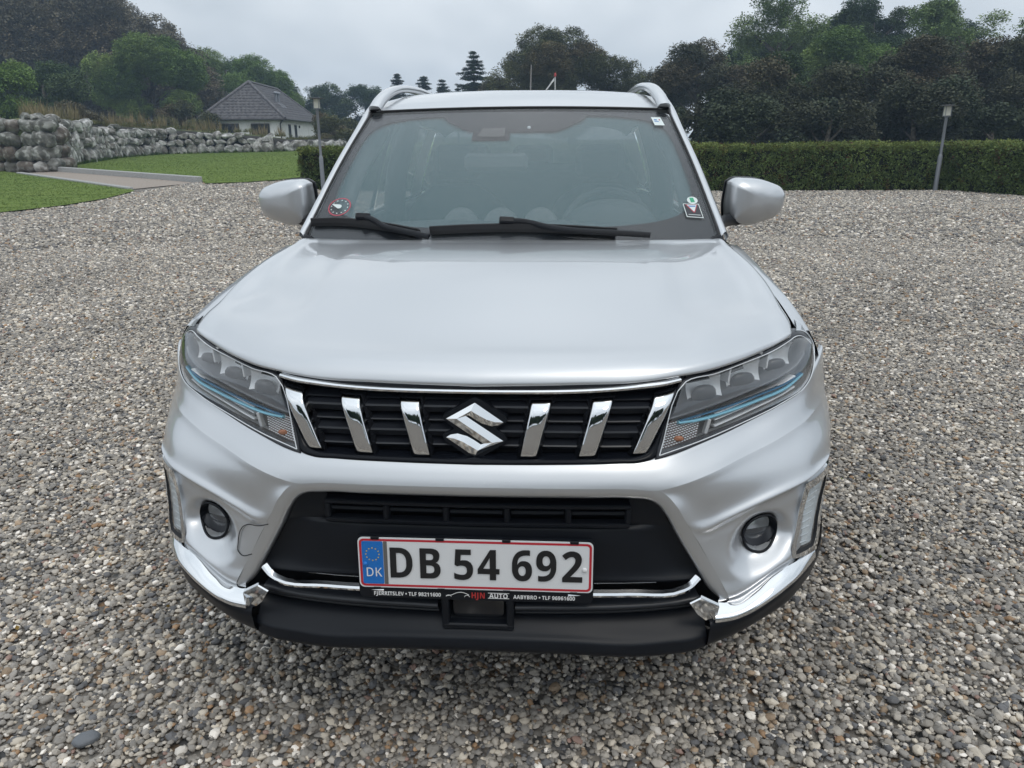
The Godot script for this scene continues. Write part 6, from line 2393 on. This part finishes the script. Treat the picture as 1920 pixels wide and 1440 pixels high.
func house() -> void:
	var o := thing("white_house", "low white house with grey hipped tile roof behind the stone wall", "house", Vector3(-20.4, 0.0, -57.0))
	o.rotation.y = 0.13            # the long side runs away from the yard
	# local axes: x to the left is negative, z away is negative; the near right corner stands at the origin
	var W := 5.5
	var L := 15.0
	var eave := 2.70
	var ridge := 5.35
	var st := mb()
	box(st, at(Vector3(-W * 0.5, eave * 0.5 - 0.1, -L * 0.5)), Vector3(W, eave + 0.2, L), 0.0)
	fin("wall", st, M.white_render, o)
	# roof: tile courses as overlapping steps on the near hip and the right slope, plain on the far ones
	var ov := 0.35
	var c0 := Vector3(-W - ov, eave - 0.02, ov)
	var c1 := Vector3(ov, eave - 0.02, ov)
	var c2 := Vector3(ov, eave - 0.02, -L - ov)
	var c3 := Vector3(-W - ov, eave - 0.02, -L - ov)
	var r0 := Vector3(-W * 0.5, ridge, -W * 0.5)
	var r1 := Vector3(-W * 0.5, ridge, -L + W * 0.5)
	var rf := empty("roof", o)
	for q in [[c0, c1, r0, r0], [c1, c2, r1, r0]]:
		var n := 13
		for k in n:
			st = mb()
			var f0 := k / float(n)
			var f1 := (k + 1.25) / float(n)
			if k == n - 1:
				f1 = 1.0
			var up := ((q[1] - q[0]) as Vector3).cross(q[2] - q[0]).normalized()
			if up.y < 0:
				up = -up
			var a: Vector3 = (q[0] as Vector3).lerp(q[3], f0)
			var b: Vector3 = (q[1] as Vector3).lerp(q[2], f0)
			var a2: Vector3 = (q[0] as Vector3).lerp(q[3], f1)
			var b2: Vector3 = (q[1] as Vector3).lerp(q[2], f1)
			var cols := maxi(2, int(a.distance_to(b) / 0.16))
			var g := [PackedVector3Array(), PackedVector3Array(), PackedVector3Array()]
			for i in cols + 1:
				var u := i / float(cols)
				var wave := 0.022 * cos(i * PI)
				g[0].append(a.lerp(b, u) + up * -0.03)
				g[1].append(a.lerp(b, u) + up * (0.055 + wave))
				g[2].append(a2.lerp(b2, u) + up * (0.008 + wave))
			grid(st, g)
			fin("tile_course", st, M.roof_tile, rf)
	st = mb()
	face(st, [c3, c0, r0, r1])
	face(st, [c2, c3, r1])
	fin("far_slopes", st, M.roof_tile, rf)
	st = mb()
	for q in [[c0, r0], [c1, r0], [r0, r1], [c2, r1]]:
		var n := int((q[0] as Vector3).distance_to(q[1]) / 0.36)
		for k in n:
			tube(st, PackedVector3Array([(q[0] as Vector3).lerp(q[1], k / float(n)) + Vector3(0, 0.05, 0), (q[0] as Vector3).lerp(q[1], (k + 1.08) / float(n)) + Vector3(0, 0.075, 0)]), 0.12, 7, 0.10)
	stuff(fin("ridge_tiles", st, M.roof_tile, rf))
	st = mb()
	tube(st, PackedVector3Array([c0 + Vector3(0, -0.03, 0.05), c1 + Vector3(0.05, -0.03, 0.05)]), 0.07, 6)
	fin("gutter", st, M.dark_frame, o)
	st = mb()
	tube(st, PackedVector3Array([c1 + Vector3(0.05, -0.03, 0.05), c2 + Vector3(0.05, -0.03, 0)]), 0.07, 6)
	fin("gutter", st, M.dark_frame, o)
	st = mb()
	tube(st, hermite([c1 + Vector3(-0.1, -0.05, 0.02), Vector3(-0.08, eave - 0.35, 0.08), Vector3(-0.08, eave - 0.6, 0.08), Vector3(-0.08, 0, 0.08)], 3), 0.05, 6)
	fin("downpipe", st, M.dark_frame, o)
	# windows of the near end, a pair of narrow ones round the corner
	for q in [[-3.75, 1.25, 1.25, 0], [-1.55, 1.25, 1.25, 0], [-5.6, 1.25, 0.5, 0]]:
		if q[0] < -5.0:
			continue
		var wd := empty("window", o)
		st = mb()
		for e in [[0.0, 0.62, q[2], 0.08], [0.0, -0.62, q[2], 0.08], [-q[2] * 0.5, 0.0, 0.08, 1.3], [q[2] * 0.5, 0.0, 0.08, 1.3], [0.12 * q[2], 0.0, 0.07, 1.2]]:
			box(st, at(Vector3(q[0] + e[0], 1.72 + e[1], 0.02)), Vector3(e[2], e[3], 0.10), 0.01)
		fin("frame", st, M.dark_frame, wd)
		st = mb()
		box(st, at(Vector3(q[0], 1.72, 0.012)), Vector3(q[2], 1.26, 0.02))
		fin("pane", st, M.house_pane, wd)
	for z in [-2.6, -4.9]:
		var wd := empty("window", o)
		st = mb()
		for e in [[0.0, 0.95, 0.62, 0.08], [0.0, -0.95, 0.62, 0.08], [-0.3, 0.0, 0.08, 1.95], [0.3, 0.0, 0.08, 1.95]]:
			box(st, at(Vector3(0.02, 1.35 + e[1], z + e[0])), Vector3(0.10, e[3], e[2]), 0.01)
		fin("frame", st, M.dark_frame, wd)
		st = mb()
		box(st, at(Vector3(0.012, 1.35, z)), Vector3(0.02, 1.9, 0.62))
		fin("pane", st, M.house_pane, wd)
	st = mb()
	box(st, at(Vector3(0.05, 2.2, -6.4)), Vector3(0.1, 0.2, 0.14), 0.02)
	fin("wall_lamp", st, M.dark_frame, o)
	for z in [-3.1, -4.0]:
		var p := c1.lerp(r0, 0.0)
		var f := 0.50
		var base := Vector3(lerpf(ov, -W * 0.5, f), lerpf(eave, ridge, f), z - 1.4)
		var vp := empty("roof_vent", rf)
		st = mb()
		tube(st, PackedVector3Array([base + Vector3(0, -0.1, 0), base + Vector3(0, 0.62, 0)]), 0.09, 10)
		fin("pipe", st, M.galvanised, vp)
		st = mb()
		lathe(st, at(base + Vector3(0, 0.62, 0)), [Vector2(0.0, 0.0), Vector2(0.19, 0.0), Vector2(0.19, 0.08), Vector2(0.1, 0.16), Vector2(0, 0.17)], 12)
		fin("cap", st, M.galvanised, vp)
		st = mb()
		tube(st, PackedVector3Array([base + Vector3(0.0, 0.0, 0.0), base + Vector3(0.55, -0.42, 0.05)]), 0.06, 6)
		fin("flashing", st, M.galvanised, vp)


func hedges() -> void:
	var r := RandomNumberGenerator.new()
	r.seed = 5
	var runs := [
		["clipped_hedge", "long clipped dark green hedge running behind the car across the yard's back", Vector2(-6.75, -19.75), Vector2(9.95, -19.95), 1.0, 1.08, 1.10],
		["clipped_hedge", "shorter clipped hedge on the right that turns towards the viewer", Vector2(10.15, -19.95), Vector2(13.9, -11.2), 0.9, 1.10, 1.16]]
	for q in runs:
		var a: Vector2 = q[2]
		var b: Vector2 = q[3]
		var length := a.distance_to(b)
		var mid := (a + b) * 0.5
		var o := thing(q[0], q[1], "hedge", Vector3(mid.x, 0, mid.y))
		o.rotation.y = -(b - a).angle()
		var w: float = q[4]
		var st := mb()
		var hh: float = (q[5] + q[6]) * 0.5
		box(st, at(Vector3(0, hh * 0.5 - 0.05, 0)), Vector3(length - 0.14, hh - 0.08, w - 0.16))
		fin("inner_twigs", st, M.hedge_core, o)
		var faces := [[length, hh, Vector3(-length * 0.5, 0, w * 0.5), Vector3.RIGHT, Vector3.UP, Vector3.BACK], [length, w, Vector3(-length * 0.5, hh, -w * 0.5), Vector3.RIGHT, Vector3.BACK, Vector3.UP], [w, hh, Vector3(-length * 0.5, 0, -w * 0.5), Vector3.BACK, Vector3.UP, Vector3.LEFT], [w, hh, Vector3(length * 0.5, 0, -w * 0.5), Vector3.BACK, Vector3.UP, Vector3.RIGHT], [length, hh, Vector3(-length * 0.5, 0, -w * 0.5), Vector3.RIGHT, Vector3.UP, Vector3.FORWARD]]
		var xs := [[], []]
		var cs := [[], []]
		for f in faces:
			var n := int(f[0] * f[1] * (210.0 if f[5] != Vector3.FORWARD else 40.0))
			for i in n:
				var u := r.randf()
				var v := r.randf()
				var p: Vector3 = f[2] + f[3] * f[0] * u + f[4] * f[1] * v + f[5] * r.randf_range(-0.09, 0.02)
				p.y += sin(p.x * 1.3) * 0.012 + (q[6] - q[5]) * (p.x / length) * (p.y / hh)
				if f[5] == Vector3.UP:
					p.y += r.randf_range(0.0, 0.02)
				if p.y < 0.05 and r.randf() < 0.5:
					continue
				var s := r.randf_range(0.075, 0.135)
				var t := carve.get_noise_3d(p.x * 5.0 + mid.x, p.y * 5.0, p.z * 5.0 + 30.0) * 0.5 + 0.5
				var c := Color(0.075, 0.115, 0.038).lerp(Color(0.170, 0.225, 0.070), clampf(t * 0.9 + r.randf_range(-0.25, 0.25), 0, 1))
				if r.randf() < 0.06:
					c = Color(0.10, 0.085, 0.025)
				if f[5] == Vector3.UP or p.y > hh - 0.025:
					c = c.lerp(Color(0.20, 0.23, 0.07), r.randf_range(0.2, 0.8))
				if r.randf() < 0.05:
					c = Color(0.085, 0.05, 0.028)
				var k := i % 2
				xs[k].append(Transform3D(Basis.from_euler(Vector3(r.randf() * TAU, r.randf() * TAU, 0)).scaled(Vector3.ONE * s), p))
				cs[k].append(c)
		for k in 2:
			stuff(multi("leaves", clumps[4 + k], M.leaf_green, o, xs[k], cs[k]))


func lamps() -> void:
	for q in [[Vector3(9.66, 0.0, -19.35), 2.06, "grey post lamp with square lantern in the hedge corner on the right"], [Vector3(-6.02, 0.06, -18.85), 2.30, "grey post lamp with square lantern before the hedge end left of the car"]]:
		var o := thing("garden_lamp", q[2], "lamp post", q[0], "post lamps round the yard")
		var h: float = q[1]
		var st := mb()
		lathe(st, at(Vector3.ZERO), [Vector2(0.055, -0.1), Vector2(0.055, 0.82), Vector2(0.050, 0.86), Vector2(0.036, 0.90)], 14)
		fin("lower_post", st, M.galvanised, o)
		st = mb()
		lathe(st, at(Vector3.ZERO), [Vector2(0.034, 0.88), Vector2(0.034, h - 0.30), Vector2(0.05, h - 0.28), Vector2(0.05, h - 0.26), Vector2(0, h - 0.26)], 14)
		fin("upper_post", st, M.galvanised, o)
		st = mb()
		box(st, at(Vector3(0, h - 0.14, 0)), Vector3(0.125, 0.22, 0.125), 0.006)
		fin("lantern_glass", st, M.lamp_pane, o)
		st = mb()
		for e in [[-1, -1], [1, -1], [1, 1], [-1, 1]]:
			box(st, at(Vector3(0.065 * e[0], h - 0.14, 0.065 * e[1])), Vector3(0.012, 0.24, 0.012))
		box(st, at(Vector3(0, h - 0.262, 0)), Vector3(0.15, 0.016, 0.15), 0.003)
		fin("lantern_frame", st, M.galvanised, o)
		st = mb()
		lathe(st, at(Vector3(0, h - 0.02, 0)), [Vector2(0, -0.008), Vector2(0.21, -0.004), Vector2(0.215, 0.0), Vector2(0.10, 0.018), Vector2(0, 0.022)], 20)
		fin("cap", st, M.lamp_cap, o)


func blade_tuft(seed_: int, n: int, lean: float, width: float) -> ArrayMesh:
	var r := RandomNumberGenerator.new()
	r.seed = seed_
	var st := mb()
	flat(st)
	for i in n:
		var a := r.randf() * TAU
		var d := Vector3(cos(a), 0, sin(a))
		var side := Vector3(-d.z, 0, d.x)
		var b := d * r.randf() * 0.25
		var h := r.randf_range(0.55, 1.0)
		var p1 := b + Vector3(0, h * 0.55, 0) + d * lean * h * 0.35
		var p2 := b + Vector3(0, h, 0) + d * lean * h
		tri(st, b - side * width, b + side * width, p1 + side * width * 0.8)
		tri(st, b - side * width, p1 + side * width * 0.8, p1 - side * width * 0.8)
		tri(st, p1 - side * width * 0.8, p1 + side * width * 0.8, p2)
	st.generate_normals()
	return st.commit()


func grasses() -> void:
	var r := RandomNumberGenerator.new()
	r.seed = 23
	var tuft := blade_tuft(3, 9, 0.6, 0.035)
	for q in [[LAWN_NEAR, "grass", Rect2(-26, -27, 16, 16), 22000, 0.035], [LAWN_FAR, "grass", Rect2(-22, -44, 15, 24), 22000, 0.04]]:
		var xs := []
		var cs := []
		var pv := PackedVector2Array(q[0])
		var area: Rect2 = q[2]
		while xs.size() < q[3]:
			var p := area.position + area.size * Vector2(r.randf(), r.randf())
			if not Geometry2D.is_point_in_polygon(p, pv):
				continue
			p += Vector2(r.randf_range(-0.14, 0.14), r.randf_range(-0.14, 0.14))
			var s := r.randf_range(0.018, 0.036)
			xs.append(Transform3D(Basis.from_euler(Vector3(0, r.randf() * TAU, 0)).scaled(Vector3(s * 1.6, s, s * 1.6)), Vector3(p.x, land(p.x, p.y) + q[4], p.y)))
			cs.append(Color(0.112, 0.168, 0.042).lerp(Color(0.150, 0.202, 0.062), r.randf()))
		stuff(multi(numbered(q[1]), tuft, M.grass_blade, self, xs, cs))
	# ragged grass at the wall's foot and on its top; tall dry stalks behind it
	var xs := []
	var cs := []
	var dx := []
	var dc := []
	for i in range(1, WALL_LINE.size() - 1):
		var a: Vector2 = WALL_LINE[i]
		var b: Vector2 = WALL_LINE[i + 1]
		for k in int(a.distance_to(b) * 46):
			var p := a.lerp(b, r.randf())
			var u := r.randf()
			var s := r.randf_range(0.12, 0.30)
			if u < 0.38 and i > 1:
				p += Vector2(0.36, 0.22) + Vector2(r.randf(), r.randf()) * 0.12
				xs.append(Transform3D(Basis.from_euler(Vector3(0, r.randf() * TAU, 0)).scaled(Vector3(s, s * 0.7, s)), Vector3(p.x, land(p.x, p.y) + 0.02, p.y)))
				cs.append(Color(0.05, 0.095, 0.022).lerp(Color(0.10, 0.14, 0.04), r.randf()))
			else:
				p += Vector2(-0.6, -0.5) * r.randf_range(0.9, 3.2)
				xs.append(Transform3D(Basis.from_euler(Vector3(0, r.randf() * TAU, 0)).scaled(Vector3(s, s, s)), Vector3(p.x, land(p.x, p.y) + wall_height(i) - 0.10, p.y)))
				cs.append(Color(0.085, 0.10, 0.035).lerp(Color(0.17, 0.16, 0.075), r.randf()))
	stuff(multi("rough_grass", tuft, M.grass_blade, self, xs, cs))
	var stalk := blade_tuft(9, 14, 0.32, 0.022)
	for k in 420:
		var i := mini(r.randi_range(2, 8), r.randi_range(2, 10))
		var p: Vector2 = (WALL_LINE[i] as Vector2).lerp(WALL_LINE[i + 1], r.randf()) + Vector2(-0.7, -0.6) * r.randf_range(1.6, 5.0)
		if carve.get_noise_2d(p.x * 6.0, p.y * 6.0) < -0.1:
			continue
		var s := r.randf_range(0.45, 1.05)
		dx.append(Transform3D(Basis.from_euler(Vector3(0, r.randf() * TAU, 0)).scaled(Vector3(s * 0.7, s, s * 0.7)), Vector3(p.x, land(p.x, p.y) + wall_height(i) - 0.12, p.y)))
		dc.append(Color(0.30, 0.235, 0.135).lerp(Color(0.14, 0.14, 0.07), r.randf()))
	stuff(multi("dry_grass", stalk, M.dry_grass, self, dx, dc))


func trees() -> void:
	var green := [Color(0.110, 0.175, 0.050), Color(0.170, 0.255, 0.070), Color(0.220, 0.290, 0.090)]
	var deep := [Color(0.048, 0.078, 0.034), Color(0.074, 0.112, 0.044), Color(0.098, 0.132, 0.052)]
	var brown := [Color(0.125, 0.116, 0.078), Color(0.185, 0.165, 0.112), Color(0.20, 0.165, 0.105)]
	var olive := [Color(0.088, 0.098, 0.046), Color(0.125, 0.130, 0.062), Color(0.145, 0.115, 0.066)]
	var ash := [Color(0.125, 0.185, 0.065), Color(0.175, 0.240, 0.090), Color(0.20, 0.25, 0.10)]
	var dusk := [Color(0.066, 0.074, 0.044), Color(0.098, 0.100, 0.060), Color(0.130, 0.108, 0.068)]
	var under := [Color(0.050, 0.066, 0.042), Color(0.072, 0.088, 0.052), Color(0.085, 0.085, 0.055)]
	var fir := [Color(0.026, 0.044, 0.026), Color(0.046, 0.064, 0.032)]
	# the middle and the right, behind the hedge
	tree("beech_tree", "broad dark domed beech standing alone against the sky behind the car roof", Vector3(0.9, 0, -60), 5.6, 4.1, 5.2, olive, 1.15, 101, "", 0.15)
	tree("shrub", "low brownish shrub at the left foot of the broad domed beech", Vector3(-4.0, 0, -60), 2.4, 2.5, 3.2, brown, 1.2, 102, "", 0.0, 0.36, 0.0, "shrub")
	tree("beech_tree", "thin-topped brown beech just right of the sky gap beside the domed tree", Vector3(8.3, 0, -48), 2.9, 2.9, 4.2, dusk, 1.0, 103, "", 0.25)
	tree("beech_tree", "rust-tinged beech directly right of the windscreen pillar, reaching down to the hedge", Vector3(8.9, 0, -36), 2.6, 2.5, 2.3, dusk, 1.3, 104)
	tree("ash_tree", "tall airy ash with bare limbs showing against the sky, left of the green row", Vector3(14.2, 0, -55), 3.3, 4.4, 6.2, ash, 0.62, 105, "", 0.55)
	tree("conical_tree", "narrow dark green tree standing before the airy ash", Vector3(10.9, 0, -41), 1.35, 2.9, 3.1, deep, 1.6, 106)
	tree("maple_tree", "full green tree at the left of the right-hand row's skyline", Vector3(17.0, 0, -50), 3.2, 3.4, 5.2, green, 1.2, 107)
	tree("beech_tree", "brown-leaved beech low in front of the green row, mid right", Vector3(12.9, 0, -34), 2.3, 2.2, 2.2, dusk, 1.3, 108)
	tree("beech_tree", "large brown-green beech behind the right post lamp", Vector3(18.2, 0, -39), 3.1, 3.0, 3.1, dusk, 1.3, 109)
	tree("maple_tree", "dark crown rising highest above the right-hand row, cut by the frame", Vector3(21.2, 0, -58), 2.9, 3.4, 7.6, deep, 1.2, 110)
	tree("ash_tree", "light airy tree right of the highest dark crown", Vector3(23.8, 0, -50), 3.2, 3.8, 5.8, ash, 0.75, 111, "", 0.4)
	tree("ash_tree", "green tree with slim pale trunk at the right edge of the frame", Vector3(24.0, 0, -42), 2.3, 3.2, 4.0, green, 0.95, 112, "", 0.25)
	for q in [[Vector3(7.4, 0, -30.5), 1.9, 1.6, "dark shrub behind the hedge under the rust-tinged beech"], [Vector3(5.2, 0, -31), 1.9, 1.4, "dark low shrub behind the hedge beside the windscreen pillar"], [Vector3(9.8, 0, -29), 1.9, 1.5, "dark shrub behind the hedge, left of the hedge's middle"], [Vector3(13.6, 0, -30), 2.2, 1.7, "dark shrub behind the middle of the right hedge stretch"], [Vector3(16.9, 0, -31), 2.2, 1.6, "dark shrub behind the hedge just left of the right post lamp"], [Vector3(20.3, 0, -31), 2.2, 1.7, "dark shrub behind the hedge right of the right post lamp"], [Vector3(24.0, 0, -33), 2.4, 1.9, "dark shrub behind the hedge at the right edge of the frame"]]:
		tree("shrub", q[3], q[0], q[1], q[2], q[2] * 0.95, under, 1.4, 130 + int(q[0].x), "dark shrubs behind the right hedge", 0.0, 0.36, 0.0, "shrub")
	for q in [[Vector3(8.6, 0, -66), 3.6, 3.0, 4.0, dusk, "dull green tree filling the gap low behind the sky gap's right side"], [Vector3(15.5, 0, -64), 4.0, 3.8, 5.0, deep, "dark tree seen through the airy ash from behind"], [Vector3(21.0, 0, -66), 4.2, 4.0, 5.2, deep, "dark tree behind the middle of the right-hand row"], [Vector3(28.0, 0, -62), 4.4, 4.2, 5.0, deep, "dark tree behind the right end of the row"], [Vector3(20.6, 0, -36), 2.4, 2.5, 3.0, dusk, "brownish beech just right of the right post lamp"], [Vector3(15.6, 0, -37), 2.6, 2.6, 2.9, dusk, "olive beech just left of the right post lamp"]]:
		tree("beech_tree" if q[4] != deep else "oak_tree", q[5], q[0], q[1], q[2], q[3], q[4], 1.15, 300 + int(q[0].x))
	# the left: a wind-clipped mass of copper beech that slopes down to the right, green trees before it
	for q in [[Vector3(-56, 1.1, -76), 9.0, 9.0, 11.0, "leftmost and highest of the brown wind-clipped beeches, cut by the frame's top"], [Vector3(-46.5, 1.1, -75), 7.5, 7.6, 8.6, "brown wind-clipped beech under the top of the sloping skyline"], [Vector3(-41.5, 1.1, -75), 5.2, 6.0, 7.2, "brown wind-clipped beech midway down the sloping skyline"], [Vector3(-38.4, 1.1, -74), 4.2, 5.2, 6.2, "brown wind-clipped beech right of the middle of the sloping skyline"], [Vector3(-35.9, 1.1, -73), 3.4, 4.4, 5.2, "second lowest brown beech on the sloping skyline"], [Vector3(-33.6, 1.1, -72), 2.8, 3.5, 4.4, "lowest brown beech at the right end of the sloping skyline"]]:
		tree("copper_beech", q[4], q[0], q[1], q[2], q[3], brown, 0.85, 150 + int(-q[0].x), "brown beeches on the left", -0.1, 0.55, -0.15)
	tree("maple_tree", "bright green bushy tree at the left edge of the frame", Vector3(-31.0, 0.6, -42), 1.9, 2.2, 3.2, green, 1.2, 171)
	tree("maple_tree", "dull green tree right of the one at the left edge", Vector3(-34.2, 0.8, -51), 3.0, 2.6, 3.2, deep, 1.3, 172)
	tree("maple_tree", "rounded green tree left of the white house", Vector3(-32.6, 1.0, -62), 4.3, 3.8, 4.2, green, 1.25, 173)
	tree("maple_tree", "broad green tree rising behind the white house's roof", Vector3(-33.5, 1.1, -79), 4.2, 4.4, 5.4, green, 1.25, 174)
	tree("maple_tree", "smaller green tree sloping down behind the house's right end", Vector3(-29.0, 1.1, -80), 2.6, 3.2, 4.2, green, 1.25, 175)
	for q in [[Vector3(-33.2, 1, -96), 3.0, 3.2, 4.0, "dark tree of the far wood directly right of the house roof"], [Vector3(-28.4, 1, -96), 3.0, 3.1, 3.9, "dark tree in the middle of the far wood, right of the house"], [Vector3(-23.8, 1, -97), 3.0, 3.0, 3.9, "dark tree of the far wood beside the car's roof rail"], [Vector3(-19.8, 1, -99), 2.7, 2.4, 3.0, "dark tree of the far wood hidden partly by the roof rail"]]:
		tree("oak_tree", q[4], q[0], q[1], q[2], q[3], deep, 1.1, 180 + int(-q[0].x), "dark trees of the far wood", 0.05, 0.55)
	for q in [[Vector3(-18.4, 1, -90), 7.2, 2.9, "left and tallest of the three small spruces above the roof rail"], [Vector3(-15.4, 1, -90), 6.9, 2.9, "middle one of the three small spruces above the car roof"], [Vector3(-13.3, 0.8, -90), 6.7, 2.7, "right one of the three small spruces above the car roof"], [Vector3(-11.6, 0.6, -90), 6.0, 1.4, "tiny spruce tip between the three spruces and the pine"]]:
		conifer("spruce_tree", q[3], q[0], q[1], q[2], 1.4, fir, 200 + int(-q[0].x), "small spruces on the skyline", 0.35)
	conifer("pine_tree", "pointed blue-green pine left of the domed beech above the roof", Vector3(-8.1, 0.6, -75), 8.3, 3.0, 1.6, [Color(0.030, 0.050, 0.030), Color(0.05, 0.075, 0.04)], 215, "", 0.3)
	tree("shrub", "round brownish bush on the bank above the boulder wall", Vector3(-23.8, 1.85, -37.5), 1.25, 0.85, 0.75, brown, 1.6, 220, "", 0.0, 0.22, 0.0, "shrub")
	for q in [[Vector3(-14.8, 0.6, -50), 1.6, 1.0, "brown scrub right of the house, near end"], [Vector3(-17.0, 0.7, -58), 2.2, 1.2, "brown scrub right of the house, far end"], [Vector3(-12.0, 0.5, -55), 2.4, 1.3, "brown scrub beside the windscreen pillar behind the far wall"], [Vector3(-29.5, 0.8, -47), 1.9, 1.3, "dark scrub behind the wall left of the white house"], [Vector3(-26.5, 0.8, -48), 1.7, 1.1, "dark scrub behind the wall just left of the house eave"], [Vector3(-26.6, 0.8, -55), 2.6, 1.7, "dark scrub farther back under the rounded green tree"], [Vector3(-31.5, 0.8, -43), 1.9, 1.3, "dark scrub behind the bank near the left frame edge"]]:
		tree("shrub", q[3], q[0], q[1], q[2], q[2] * 0.9, olive, 1.5, 230 + int(-q[0].x - q[0].z), "brown scrub behind the wall", -0.5, 0.3, 0.0, "shrub")
	# trees across the yard, seen only as reflections in paint and chrome
	for q in [[Vector3(-15, 0, 22), 4.2, 4.2, 4.6, "dark leafy tree across the yard, left of the viewpoint"], [Vector3(-5.5, 0, 26), 4.4, 4.0, 4.2, "dark leafy tree across the yard, behind the viewpoint"], [Vector3(5, 0, 24), 4.2, 4.4, 4.6, "dark leafy tree across the yard, right behind the viewpoint"], [Vector3(15, 0, 21), 4.6, 4.4, 4.6, "dark leafy tree across the yard, far right of the viewpoint"], [Vector3(10, 0, 25), 4.4, 4.2, 4.4, "dark leafy tree across the yard, second from the right"], [Vector3(-10.5, 0, 25), 4.4, 4.2, 4.4, "dark leafy tree across the yard, second from the left"], [Vector3(0, 0, 27), 4.4, 4.2, 4.4, "dark leafy tree across the yard, middle of the row"]]:
		tree("yard_tree", q[4], q[0], q[1], q[2], q[3], deep, 1.0, 250 + int(q[0].x), "trees across the yard", 0.0, 0.6)


func gravel_stones() -> void:
	var r := RandomNumberGenerator.new()
	r.seed = 99
	rng.seed = 12
	var shapes := []
	for k in 5:
		var n := FastNoiseLite.new()
		n.seed = 300 + k
		n.frequency = 0.8
		var st := mb()
		sm(st)
		var rings := []
		for j in 6:
			var row := PackedVector3Array()
			var el := PI * (j / 5.0 - 0.5)
			for q in 9:
				var az := TAU * (q % 8) / 8.0
				var d := Vector3(cos(el) * cos(az), sin(el), cos(el) * sin(az))
				row.append(d * 0.5 * (1.0 + 0.8 * n.get_noise_3dv(d * 1.6)))
			rings.append(row)
		for j in 5:
			for q in 8:
				if j > 0:
					tri(st, rings[j][q], rings[j + 1][q + 1], rings[j][q + 1])
				if j < 4:
					tri(st, rings[j][q], rings[j + 1][q], rings[j + 1][q + 1])
		st.generate_normals()
		st.index()
		shapes.append(st.commit())
	var palette := []
	for k in 400:
		palette.append(stone_color())
	var xs := [[], [], [], [], []]
	var cs := [[], [], [], [], []]
	var lawn_a := PackedVector2Array(LAWN_NEAR)
	var lawn_b := PackedVector2Array(LAWN_FAR)
	var cam := Vector2(0.176, 1.447)
	var look := Vector2(-0.0645, -0.998)
	for zone in ZONES:
		var near: float = zone[0]
		var far: float = zone[1]
		var n: int = zone[2]
		var size: float = zone[3]
		for i in n:
			var a: float = r.randf_range(-1.0, 1.0) * zone[4]
			var d := sqrt(lerpf(near * near, far * far, r.randf()))
			var dir := look.rotated(a)
			var p := cam + dir * d
			if absf(p.x) < 0.72 and p.y < -0.6 and p.y > -4.0:
				continue
			if p.y < -19.4 and p.x > -6.2 or p.x - 10.0 > (p.y + 19.6) * 0.42:
				continue
			if p.x < -7.5 and p.y < -8.0 and (Geometry2D.is_point_in_polygon(p, lawn_a) or Geometry2D.is_point_in_polygon(p, lawn_b) or (p.x < -10.6 and p.y < -18.0)):
				continue
			var s := size * clampf(exp(r.randfn() * 0.34), 0.45, 2.1)
			var sc := Vector3(s * r.randf_range(0.9, 1.5), s * r.randf_range(0.5, 0.8), s)
			var b := Basis.from_euler(Vector3(r.randf_range(-0.45, 0.45), r.randf() * TAU, r.randf_range(-0.45, 0.45))) * Basis.from_scale(sc)
			var k := r.randi() % 5
			xs[k].append(Transform3D(b, Vector3(p.x, land(p.x, p.y) + s * 0.12 + r.randf_range(-0.003, 0.007) + 0.012 * maxf(0.0, carve.get_noise_3d(p.x * 9.0, 20.0, p.y * 9.0)), p.y)))
			var shade := 1.0 + 0.16 * carve.get_noise_3d(p.x * 4.0, 50.0, p.y * 2.5) + 0.10 * carve.get_noise_3d(p.x * 16.0, 80.0, p.y * 16.0)
			cs[k].append((palette[r.randi() % 400] as Color) * shade)
	for k in 5:
		stuff(multi(numbered("gravel"), shapes[k], M.pebble, self, xs[k], cs[k]))
	# a few fallen leaves and specks of moss among the stones
	var leaf := leaf_clump(21, 1, 1.6, 0.42)
	var lx := []
	var lc := []
	for k in 150:
		var d := lerpf(1.2, 9.0, r.randf())
		var p := cam + look.rotated(r.randf_range(-0.75, 0.75)) * d
		if absf(p.x) < 0.8 and p.y < 0.1:
			continue
		var s := r.randf_range(0.008, 0.017)
		lx.append(Transform3D(Basis.from_euler(Vector3(r.randf_range(-0.4, 0.4), r.randf() * TAU, r.randf_range(-0.4, 0.4))).scaled(Vector3.ONE * s), Vector3(p.x, 0.016, p.y)))
		lc.append([Color(0.30, 0.20, 0.06), Color(0.20, 0.11, 0.04), Color(0.16, 0.20, 0.05), Color(0.34, 0.27, 0.10)][r.randi() % 4])
	stuff(multi("fallen_leaves", leaf, M.leaf_green, self, lx, lc))
	# one pebble much bigger than the rest
	var st := mb()
	sm(st)
	var o := inst("large_pebble", boulder(7, 0.9, 0.12), mat("slate_pebble", Color(0.15, 0.16, 0.175), 0.6), self, Transform3D(Basis.from_euler(Vector3(0.1, 0.55, 0.05)) * Basis.from_scale(Vector3(0.062, 0.03, 0.042)), Vector3(-0.972, 0.018, -0.013)))
	o.set_meta("label", "largest smooth slate-grey pebble in the gravel, left foreground")
	o.set_meta("category", "pebble")


const ZONES := [[0.4, 3.2, 98000, 0.0122, 1.25], [3.2, 6.5, 195000, 0.0130, 0.78], [6.5, 12.0, 270000, 0.0170, 0.70], [12.0, 26.0, 280000, 0.027, 0.66]]
